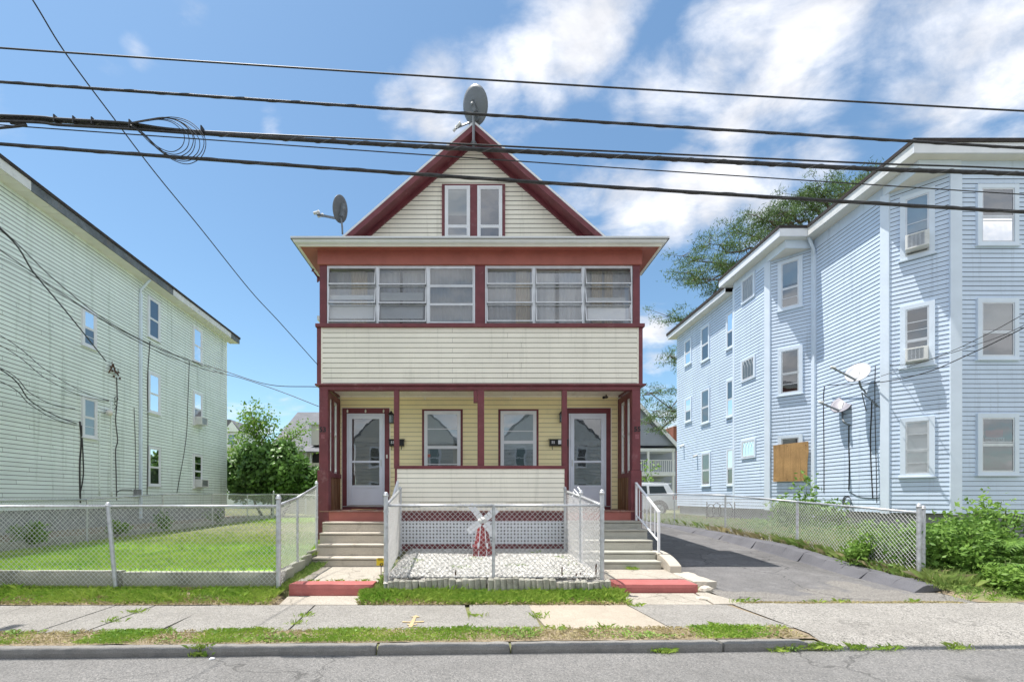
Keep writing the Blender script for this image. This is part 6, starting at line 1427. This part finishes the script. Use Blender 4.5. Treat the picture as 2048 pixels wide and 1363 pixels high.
# ================================================================ OVERHEAD WIRES
def wire(lab, pts, r, name='overhead_cable', m='cable', twist=0):
    p = smooth_pts([at(*q) for q in pts], 14); mb = MB(); mb.tube(p, r, 8)
    if twist:      # lashing wire wound round the bundle
        L_ = 0; q = []; 
        for i in range(len(p)-1):
            seg = (p[i+1]-p[i]); n = max(2, int(seg.length/.03)); d = seg.normalized(); x = d.cross(Vector((0, 0, 1))).normalized(); y = x.cross(d)
            for k in range(n): a = L_/twist*2*PI; q.append(p[i]+seg*(k/n)+(x*math.cos(a)+y*math.sin(a))*(r*.98)); L_ += seg.length/n
        mb2 = MB(); mb2.tube(q, r*.30, 4); 
    o = build(name, mb, M[m], None, smooth=True)
    if twist: build('lashing_wire', mb2, M['cable_grey'], o, smooth=True)
    tag(o, lab, 'cable', None); return o
Yw = 4.9
def span(y0, y1, sag=4, ex0=-640, ex1=2700, Y=4.9, bend=0):
    f = lambda px: y0+(y1-y0)*px/2048+sag*4*(px/2048)*(1-px/2048)
    return [(px, f(px), Y) for px in (ex0, 0, 350, 700, 1024, 1400, 1750, 2048, ex1)]
wire('highest thin black overhead wire across the street front', span(96, 222, 4), .0085)
wire('second black overhead cable from the top, above the gable peak', span(164, 296, 3), .013, twist=.6)
wire('thin overhead wire just above the thick lashed cable', [(-640, 232, 4.92), (0, 233, 4.92), (200, 244, 4.92), (400, 262, 4.92), (700, 277, 4.92), (1024, 293, 4.92), (1400, 311, 4.92), (1750, 327, 4.92), (2048, 338, 4.92), (2700, 372, 4.92)], .0085)
bundle = wire('thick lashed overhead cable bundle crossing below the gable peak', [(-640, 222, 4.9), (0, 237, 4.9), (200, 248, 4.9), (400, 266, 4.9), (700, 285, 4.9), (1024, 302, 4.9), (1400, 321, 4.9), (1750, 338, 4.9), (2048, 348, 4.9), (2700, 378, 4.9)], .020, twist=.35)
wire('extra cable run strapped beside the thick bundle at the left', [(-640, 212, 4.86), (0, 231, 4.86), (120, 238, 4.86), (250, 246, 4.87), (330, 257, 4.88), (420, 265, 4.9)], .013)
wire('cable run hanging under the thick bundle at the left', [(-640, 232, 4.86), (0, 242, 4.86), (120, 250, 4.86), (260, 258, 4.87), (400, 268, 4.89)], .013)
wire('very thin overhead wire below the thick bundle', span(250, 389, 2), .0055)
wire('lowest heavy black overhead cable across the street front', span(288, 424, 5), .0165, twist=.8)
wire('thin service wire dropping diagonally from the upper left to the cream house', [(-60, -190, 4.3), (62, -5, 4.7), (130, 105, 5.1), (230, 240, 5.7), (310, 345, 6.3), (400, 455, 7.1), (500, 580, 8.2), (560, 645, 8.9), (637, 731, 9.87)], .0075)
wire('short stub wire leaving the bundle at the far left', [(-640, 300, 4.8), (0, 256, 4.86), (22, 246, 4.88), (45, 242, 4.89)], .012)
# slack coil hanging on the bundle
mb = MB()
for k in range(7):
    s_ = .84+.055*k; base = [(262, 246), (296, 240), (330, 236), (364, 246), (390, 274), (386, 302), (362, 316), (334, 309), (308, 290), (284, 266), (262, 250)]
    p = [(262+(x-262)*s_+2*math.sin(k*2.1+i), 247+(y-247)*s_+1.5*math.sin(k*1.3+i*.8), 4.86-.006*k) for i, (x, y) in enumerate(base)]
    mb.tube(smooth_pts([at(*q) for q in p], 6), .0040, 5)
tag(build('slack_cable_coil', mb, M['cable'], None, smooth=True), 'loop of slack black cable hanging from the overhead bundle at the left', 'cable coil')
for px, py in ((112, 240), (150, 243), (187, 245), (262, 250), (405, 262)):
    q = at(px, py, 4.88); build('clip', MB().box(q.x-.006, q.x+.006, q.y-.03, q.y+.03, q.z-.035, q.z+.04), M['cable'], bundle)
# wires across the mint wall
def w2(lab, pts, r=.010): wire(lab, pts, r, 'service_wire')
Lw = lambda px, py, o=.1: (px, py, LF.y(LF.hit(px))-.0)
w2('dark service wire falling steeply across the mint wall to the iron bracket', [(-300, 250, 8.0), (0, 458, 10), (70, 548, 11), (140, 632, 12.4), (212, 722, 14.5)], .016)
w2('long wire crossing the mint wall and the gap towards the cream house', [(-300, 190, 7.6), (0, 455, 9), (110, 560, 10), (220, 645, 11), (340, 705, 12), (450, 742, 12.5), (540, 769, 12), (636, 773, 11.0)], .010)
w2('second long wire crossing the mint wall towards the cream house', [(-300, 300, 7.6), (0, 500, 9), (130, 590, 10), (280, 685, 11), (400, 735, 12), (480, 755, 12), (560, 782, 11.5), (637, 812, 11.0)], .009)
w2('third thin wire crossing the mint wall below the other long wires', [(-300, 420, 8), (0, 515, 9.5), (160, 612, 11), (300, 690, 13), (450, 748, 15)], .007)
w2('thin wire running down to the cable loop above the floodlight', [(-300, 520, 8.5), (0, 670, 10.5), (90, 738, 12), (160, 780, 13.5), (218, 801, 15.0)], .008)
w2('slack thin wire running to the cable loop below its twin', [(-300, 560, 8.5), (0, 690, 10.5), (90, 755, 12), (160, 790, 13.5), (218, 802, 15.0)], .008)
w2('wire sagging to the cables left of the shuttered mint window', [(-300, 620, 8.5), (0, 735, 10.5), (60, 785, 11.5), (110, 810, 12.6), (156, 818, 13.8)], .009)
w2('heavier wire sagging to the cables under the shuttered mint window', [(-300, 600, 8.5), (0, 738, 10.5), (60, 800, 11.5), (110, 830, 12.6), (157, 848, 13.8)], .013)
w2('lowest wire sagging to the wall cables at the left', [(-300, 660, 8.5), (0, 762, 10.5), (60, 808, 11.5), (110, 838, 12.6), (157, 851, 13.8)], .009)
# wires to the blue building
w2('upper thin wire rising right from the pale blue side wall', [(1752, 731, 12.5), (1830, 726, 11.5), (1900, 703, 10.5), (1980, 665, 9.6), (2048, 628, 9), (2300, 490, 7.5)], .007)
w2('thick wire rising right in front of the pale blue front wall', [(1655, 770, 14), (1760, 764, 12.2), (1850, 745, 11), (1930, 712, 10.2), (2048, 655, 9), (2300, 520, 7.5)], .011)
w2('thin wire beneath the upper one in front of the blue front wall', [(1762, 752, 12.0), (1850, 722, 11), (1950, 690, 10), (2048, 650, 9), (2300, 505, 7.5)], .007)
# the pole carrying them, just outside the picture; its shadow falls on the road
pt_ = thing('utility_pole', 'brown wooden utility pole left of the view carrying the overhead cables', 'pole', (-8.3, 4.93, 0))
build('shaft', MB().tube([(-8.3, 4.93, -.2), (-8.25, 4.93, 9.8)], [.17, .12], 12), M['bark'], pt_, smooth=True)
build('crossarm', MB().box(-8.36, -8.22, 3.9, 5.95, 9.0, 9.12), M['bark'], pt_)
build('transformer', MB().tube([(-7.95, 4.9, 7.7), (-7.95, 4.9, 8.7)], .25, 14), M['found'], pt_)

# ================================================================ PLANTS
def leaves(name, pts, size, m, parent, up=.3, aspect=.6, nrm=None):
    """folded two-triangle leaves at the points"""
    n = len(pts); d = rng.normal(size=(n, 3)); d[:, 2] *= .7; d /= np.linalg.norm(d, axis=1)[:, None]
    q = rng.normal(size=(n, 3)); q[:, 2] += up*2; 
    if nrm is not None: q = q*.8+nrm*1.3
    q -= d*np.sum(q*d, 1)[:, None]; q /= np.linalg.norm(q, axis=1)[:, None]; s = np.cross(d, q)
    L_ = size*(.6+.8*rng.random(n))[:, None]; W = L_*aspect/2
    v = np.stack([pts, pts+d*L_*.5+s*W-q*L_*.08, pts+d*L_, pts+d*L_*.5-s*W-q*L_*.08], 1)
    i = np.arange(n)[:, None]*4; t = np.concatenate([i+np.array([[0, 1, 2]]), i+np.array([[0, 2, 3]])], 1).reshape(-1, 3)
    return np_mesh(name, v.reshape(-1, 3), t, m, parent, kind=None)
def blob_pts(blobs, n, surf=.35):
    """points near the skin of several lumpy ellipsoids (x, y, z, rx, ry, rz)"""
    b = np.array(blobs, float); w = b[:, 3]*b[:, 5]; w /= w.sum(); k = rng.choice(len(b), n, p=w); d = rng.normal(size=(n, 3)); d /= np.linalg.norm(d, axis=1)[:, None]
    r = 1-surf*rng.random(n)**1.5; lump = 1+.16*np.sin(d[:, 0]*7+k)*np.cos(d[:, 2]*6+k*2)+.08*rng.normal(size=n)
    p = b[k, :3]+d*b[k, 3:6]*(r*lump)[:, None]; return p, d
def branch(mb, a, b, r0, r1, wob=.1, n=5):
    a = Vector(a); b = Vector(b); L_ = (b-a).length; p = [a+(b-a)*i/n+(Vector(rng.normal(size=3))*wob*L_*.15 if 0 < i < n else Vector((0, 0, 0))) for i in range(n+1)]
    mb.tube(p, [r0+(r1-r0)*i/n for i in range(n+1)], 6); return p
# big vine-covered bush behind the lawn
Y = 23.5
t = thing('bush', 'large dark vine-covered bush behind the lawn fence', 'bush', (PX(545, Y), Y, .5))
bl = []
for px, py, rp_, rz_ in ((480, 965, 26, 34), (520, 945, 36, 42), (560, 940, 42, 50), (590, 950, 34, 42), (612, 968, 26, 26), (640, 965, 22, 30), (540, 975, 50, 30), (500, 915, 26, 26), (560, 905, 26, 22), (458, 945, 16, 25)):
    q = at(px, py, Y+rng.uniform(-.4, .6)); s_ = Y/F; bl.append((q.x, q.y, q.z, rp_*s_, rp_*s_*.9, rz_*s_))
mb = MB(); [branch(mb, (PX(545, Y)+dx, Y, .4), (PX(545, Y)+dx*2.5, Y, 2.2), .09, .03) for dx in (-.5, 0, .5)]; build('stems', mb, M['bark'], t)
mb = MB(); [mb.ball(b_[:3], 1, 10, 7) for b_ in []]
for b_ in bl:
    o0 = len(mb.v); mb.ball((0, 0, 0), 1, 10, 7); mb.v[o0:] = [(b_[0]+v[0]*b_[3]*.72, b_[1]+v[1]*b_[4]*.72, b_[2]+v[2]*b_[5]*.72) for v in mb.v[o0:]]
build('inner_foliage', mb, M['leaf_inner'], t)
p, d = blob_pts(bl, 15000, .4); leaves('foliage', p, .22, M['leaf_dark'], t, nrm=d, aspect=.8)
# young pale tree rising behind it
Y = 25.5
t = thing('young_tree', 'thin young tree with pale green leaves rising behind the vine-covered bush', 'tree', (PX(515, Y), Y, .5))
mb = MB(); tw = []
for (px, py, px2, py2) in ((515, 1000, 512, 815), (514, 930, 470, 870), (515, 900, 545, 845), (520, 930, 578, 862), (560, 900, 612, 852), (512, 880, 490, 838), (513, 860, 535, 828), (510, 950, 455, 905), (575, 870, 590, 905), (510, 850, 500, 818)):
    pp_ = branch(mb, at(px, py, Y), at(px2, py2, Y+rng.uniform(-.6, .6)), .05, .01); tw += [pp_]
build('trunk', mb, M['bark'], t)
pts = []
for pp_ in tw:
    for q in pp_[1:]:
        pts.append(np.array(q)+rng.normal(size=(46, 3))*np.array([.32, .3, .26]))
p2, d2 = blob_pts([(*at(505, 895, Y), 1.3, 1, 1.1), (*at(480, 925, Y), 1.1, .9, .9), (*at(535, 915, Y), 1.4, .9, .9), (*at(512, 862, Y), .7, .6, .9), (*at(580, 925, Y), .9, .7, .7)], 1500, .9)
leaves('crown', np.concatenate(pts+[p2]), .17, M['leaf_light'], t, aspect=.6)
# ornamental dark leaf sprays at its top
# pine behind the blue building: trunk hidden, limbs show over the roof and past the corner
t = thing('pine_tree', 'tall pine rising behind the pale blue building with limbs showing past its rear corner', 'tree', (18.5, 30, .5))
mb = MB(); Yp = 30; tr = branch(mb, (18.2, Yp, .3), (17.2, Yp, 17), .35, .16, .05); pts = []
limbs = [((1530, 560), (1365, 512)), ((1540, 540), (1390, 560)), ((1560, 520), (1420, 488)), ((1570, 500), (1470, 455)), ((1600, 460), (1510, 430)), ((1620, 450), (1560, 420)), ((1640, 430), (1600, 392)), ((1660, 420), (1640, 372)), ((1680, 400), (1720, 352)),
         ((1480, 640), (1335, 632)), ((1500, 600), (1372, 545)), ((1470, 735), (1340, 712)), ((1480, 800), (1285, 790)), ((1470, 830), (1305, 822)), ((1460, 810), (1300, 846)), ((1700, 420), (1700, 380)), ((1560, 560), (1440, 530)), ((1600, 500), (1540, 455))]
for (a, b) in limbs:
    A_, B_ = at(*a, Yp+rng.uniform(-1, 1)), at(*b, Yp+rng.uniform(-1.5, 1.5)); pp_ = branch(mb, A_, B_, .09, .02, .35, 7)
    for i, q in enumerate(pp_[2:]):
        for k in range(5):
            e = q+Vector((rng.normal()*.75, rng.normal()*.6, rng.normal()*.32+.12)); mb.tube([q, e], [.02, .008], 4); c0 = np.array(e)
            pts.append(c0+rng.normal(size=(58 if b[1] < 600 else 45, 3))*np.array([.26, .25, .10]))
for px, py in ((1455, 470), (1480, 460), (1500, 445), (1440, 500), (1520, 440), (1475, 500), (1465, 440)):      # bare twigs
    A_ = at(px+30, py+70, Yp); branch(mb, A_, at(px, py-15, Yp), .03, .006, .5)
build('trunk', mb, M['bark'], t)
pts = np.concatenate(pts); n = len(pts); dirs = rng.normal(size=(n, 3)); dirs[:, 2] += .5; dirs /= np.linalg.norm(dirs, axis=1)[:, None]
s_ = np.cross(dirs, rng.normal(size=(n, 3))); s_ /= np.linalg.norm(s_, axis=1)[:, None]; L_ = (.16+.14*rng.random(n))[:, None]
v = np.stack([pts-s_*.022, pts+s_*.022, pts+dirs*L_], 1); np_mesh('crown', v.reshape(-1, 3), np.arange(n*3).reshape(-1, 3), M['needle'], t, kind=None)
# weeds and shrubs
def weedy(lab, x, y, z, h, n_st, spread, m, leaf, per=26, nm='weed_plant', cat='plant', lean=0, low=0):
    t = thing(nm, lab, cat, (x, y, z)); mb = MB(); pts = []
    for k in range(n_st):
        a = rng.uniform(0, 2*PI); r = spread*rng.random()**.5; hh = h*(1-.55*r/spread*rng.random())*(1 if k == 0 else rng.uniform(.45, .95)); b = Vector((x+r*math.cos(a)*.5, y+r*math.sin(a)*.4, z)); e = Vector((x+r*math.cos(a)+lean*hh, y+r*math.sin(a)*.8, z+hh))
        pp_ = branch(mb, b, e, .012, .004, .35, 6)
        for i, q in enumerate(pp_[1:]):
            c = np.array(q); w = .16*h*(1-.6*i/6)+.03; pts.append(c+rng.normal(size=(per, 3))*np.array([w, w*.8, w*.6]))
    build('stems', mb, M['stem'], t); pts = np.concatenate(pts); pts = pts[pts[:, 2] > z]
    leaves('leaves', pts, leaf, m, t, aspect=.5); return t
weedy('tall leafy weed in front of the plywood, at the foot of the pale blue building', PX(1608, 13.2), 13.2, .5, 1.75, 9, .55, M['leaf_weed'], .13, 34)
weedy('bushy green weeds at the foot of the downspout of the pale blue building', PX(1640, 13.0), 13.0, .5, 1.1, 8, .6, M['leaf_weed'], .12, 30)
weedy('tall upright weed before the front corner trim of the pale blue building', PX(1940, 8.3), 8.3, .2, 1.62, 7, .38, M['leaf_light'], .10, 16)
weedy('slender weed just right of the tallest one by the blue front wall', PX(1975, 8.2), 8.2, .2, 1.45, 6, .30, M['leaf_light'], .10, 16)
weedy('dense low shrub right of the driveway fence post', 8.0, 7.75, .12, 1.0, 22, .62, M['leaf_weed'], .085, 60)
weedy('dense green shrub behind the fern-like leaves at the right edge', 8.85, 8.0, .15, 1.15, 22, .7, M['leaf_weed'], .09, 60)
weedy('tangled shrub in the yard just behind the driveway fence post', 7.75, 8.6, .2, .85, 18, .6, M['leaf_light'], .08, 45)
weedy('low spreading weed at the edge of the pavement on the right', 8.25, 6.85, .03, .42, 16, .42, M['leaf_light'], .075, 40)
weedy('low trailing weed beside the asphalt patch near the right edge', 8.9, 6.75, .02, .38, 12, .4, M['leaf_weed'], .075, 36)
weedy('green weed behind the low wall at the far left', PX(55, 9.7), 9.7, .55, .42, 9, .30, M['leaf_light'], .09, 20)
weedy('small green weed on the wall top near the middle of the lawn edge', PX(257, 12.4), 12.0, .6, .30, 7, .22, M['leaf_light'], .09, 18)
weedy('sapling with pale leaves behind the white car', PX(1296, 28), 28, .5, 3.3, 6, .45, M['leaf_light'], .2, 16)
for px, Y, lab in ((330, 13.3, 'creeper on the chain-link fence at the middle of the far lawn edge'), (430, 16.8, 'creeper on the chain-link fence towards the back of the lawn')):
    weedy(lab, PX(px, Y), Y, .6, .6, 6, .28, M['leaf_weed'], .08, 7, 'creeper')
# yard weeds as a mass inside the fence
p = scatter(7.4, 11, 7.3, 13.5, 15000, lambda x, y: P(y), lambda x, y: np.clip(2.2*(fnoise(x, y, .5, 41)-.42), 0, 1)); p[:, 2] += rng.random(len(p))**1.5*.45
o = leaves('yard_weeds', p, .075, M['leaf_weed'], None, aspect=.5); o['kind'] = 'stuff'
for nm_, box_, n_, hh in (('verge_clover', (-9.3, -2.9, 6.42, 6.9), 4200, .05), ('garden_verge_clover', (-1.5, 2.15, 6.42, 6.8), 2200, .05), ('kerb_strip_clover', (-13, 3.5, 4.82, 5.2), 5200, .03)):
    p = scatter(box_[0], box_[1], box_[2], box_[3], n_*3, tz, lambda x, y: np.clip(3*(fnoise(x, y, .9, 51)-.5), 0, 1)); p[:, 2] += rng.random(len(p))*hh
    o = leaves(nm_, p, .030, M['leaf_light'], None, aspect=.8, up=1.2); o['kind'] = 'stuff'
# rosettes (dandelion-like) in the kerb strip
def rosette(lab, x, y, z, r, n=14):
    mb = MB()
    for k in range(n):
        a = 2*PI*k/n+rng.uniform(-.2, .2); L_ = r*rng.uniform(.7, 1.1); d = Vector((math.cos(a), math.sin(a), 0)); s_ = Vector((-d.y, d.x, 0)); h = r*rng.uniform(.3, .8); w = r*.10
        P0 = Vector((x, y, z)); p1 = P0+d*L_*.5+Vector((0, 0, h)); p2 = P0+d*L_+Vector((0, 0, h*.6)); mb.add([P0-s_*w*.3, P0+s_*w*.3, p1+s_*w, p1-s_*w, p2], [(0, 1, 2, 3), (3, 2, 4)])
    r_ = 0; o = build('rosette_weed', mb, M['leaf_weed'], None); tag(o, lab, 'weed')
for px, Y, r, lab in ((30, 5.12, .16, 'flat rosette weed at the far left of the kerb strip'), (150, 5.1, .14, 'flat rosette weed second from the left in the kerb strip'), (240, 5.15, .10, 'small rosette weed beside the pavement joint at the left'), (430, 5.1, .11, 'rosette weed in the kerb strip left of the red step'), (1122, 5.12, .12, 'rosette weed in the kerb strip below the tan slab'), (1325, 4.62, .13, 'spiky weed growing from the foot of the kerb below the right path'), (1585, 4.62, .16, 'long bladed weed at the end of the kerb'), (1250, 5.1, .10, 'rosette weed at the right of the tan slab edge'), (60, 6.6, .14, 'broad leaf weed in the grass under the lawn fence at the left'), (190, 6.5, .13, 'broad leaf weed in the grass under the leaning fence post')):
    x = PX(px, Y); rosette(lab, x, Y, (tz(x, Y) if Y > 4.7 else -.08+tilt(x, Y)), r*.5)
# sumac fronds at the right edge
def frond(mb, a, d, L_, droop, nl=11, ll=.13):
    a = Vector(a); d = Vector(d).normalized(); p = []; 
    for i in range(nl+1):
        f = i/nl; p.append(a+d*L_*f+Vector((0, 0, -droop*f*f)))
    mb.tube(p, .004, 4)
    for i in range(2, nl+1):
        t_ = (p[i]-p[i-1]).normalized(); s_ = t_.cross(Vector((0, 0, 1))).normalized(); l = ll*math.sin(PI*(i+1.2)/(nl+3))*1.15
        for sg in (-1, 1):
            dd = (s_*sg+t_*.5+Vector((0, 0, -.15))).normalized(); w = t_*l*.13; b_ = p[i]; mb.add([b_-w*.4, b_+w*.4, b_+dd*l*.45+w, b_+dd*l*.45-w, b_+dd*l+Vector((0, 0, -.02))], [(0, 1, 2, 3), (3, 2, 4)])
def sumac(lab, x, y, z, h, n, L_):
    t = thing('sumac_shrub', lab, 'shrub', (x, y, z)); ms = MB(); mb = MB()
    for s in range(3):
        tp_ = Vector((x+rng.uniform(-.25, .25), y+rng.uniform(-.2, .2), z+h*rng.uniform(.7, 1))); branch(ms, (x+rng.uniform(-.08, .08), y, z), tp_, .016, .007, .15)
        for k in range(n): a = rng.uniform(0, 2*PI); f = rng.uniform(.45, 1); b_ = Vector((x, y, z))*(1-f)+tp_*f; frond(mb, b_, (math.cos(a), math.sin(a), rng.uniform(.0, .6)), L_*rng.uniform(.7, 1.1), rng.uniform(.1, .28))
    build('stems', ms, M['stem'], t); build('fronds', mb, M['leaf_weed'] , t)
sumac('feathery sumac shrub with long drooping fronds at the right edge', 8.75, 7.35, .08, .95, 9, .55)
sumac('lower feathery sumac shrub nearest the pavement at the right edge', 8.35, 7.05, .05, .5, 8, .42)
sumac('feathery sumac shrub behind the dense shrub at the right edge', 9.3, 8.0, .15, 1.15, 9, .55)
sumac('short feathery sumac between the fence post and the right edge', 8.5, 7.6, .1, .8, 7, .48)
# fallen litter
for x, y, lab in ((-2.61, 4.50, 'small white scrap of litter on the road by the kerb'),):
    tag(build('litter', MB().hexa([(x, y, -.077+tilt(x, y)), (x+.05, y+.01, -.077+tilt(x, y)), (x+.045, y+.035, -.077+tilt(x, y)), (x+.005, y+.03, -.077+tilt(x, y)), (x, y, -.07+tilt(x, y)), (x+.05, y+.01, -.065+tilt(x, y)), (x+.045, y+.035, -.067+tilt(x, y)), (x+.005, y+.03, -.06+tilt(x, y))]), M['white'], None), lab, 'litter')
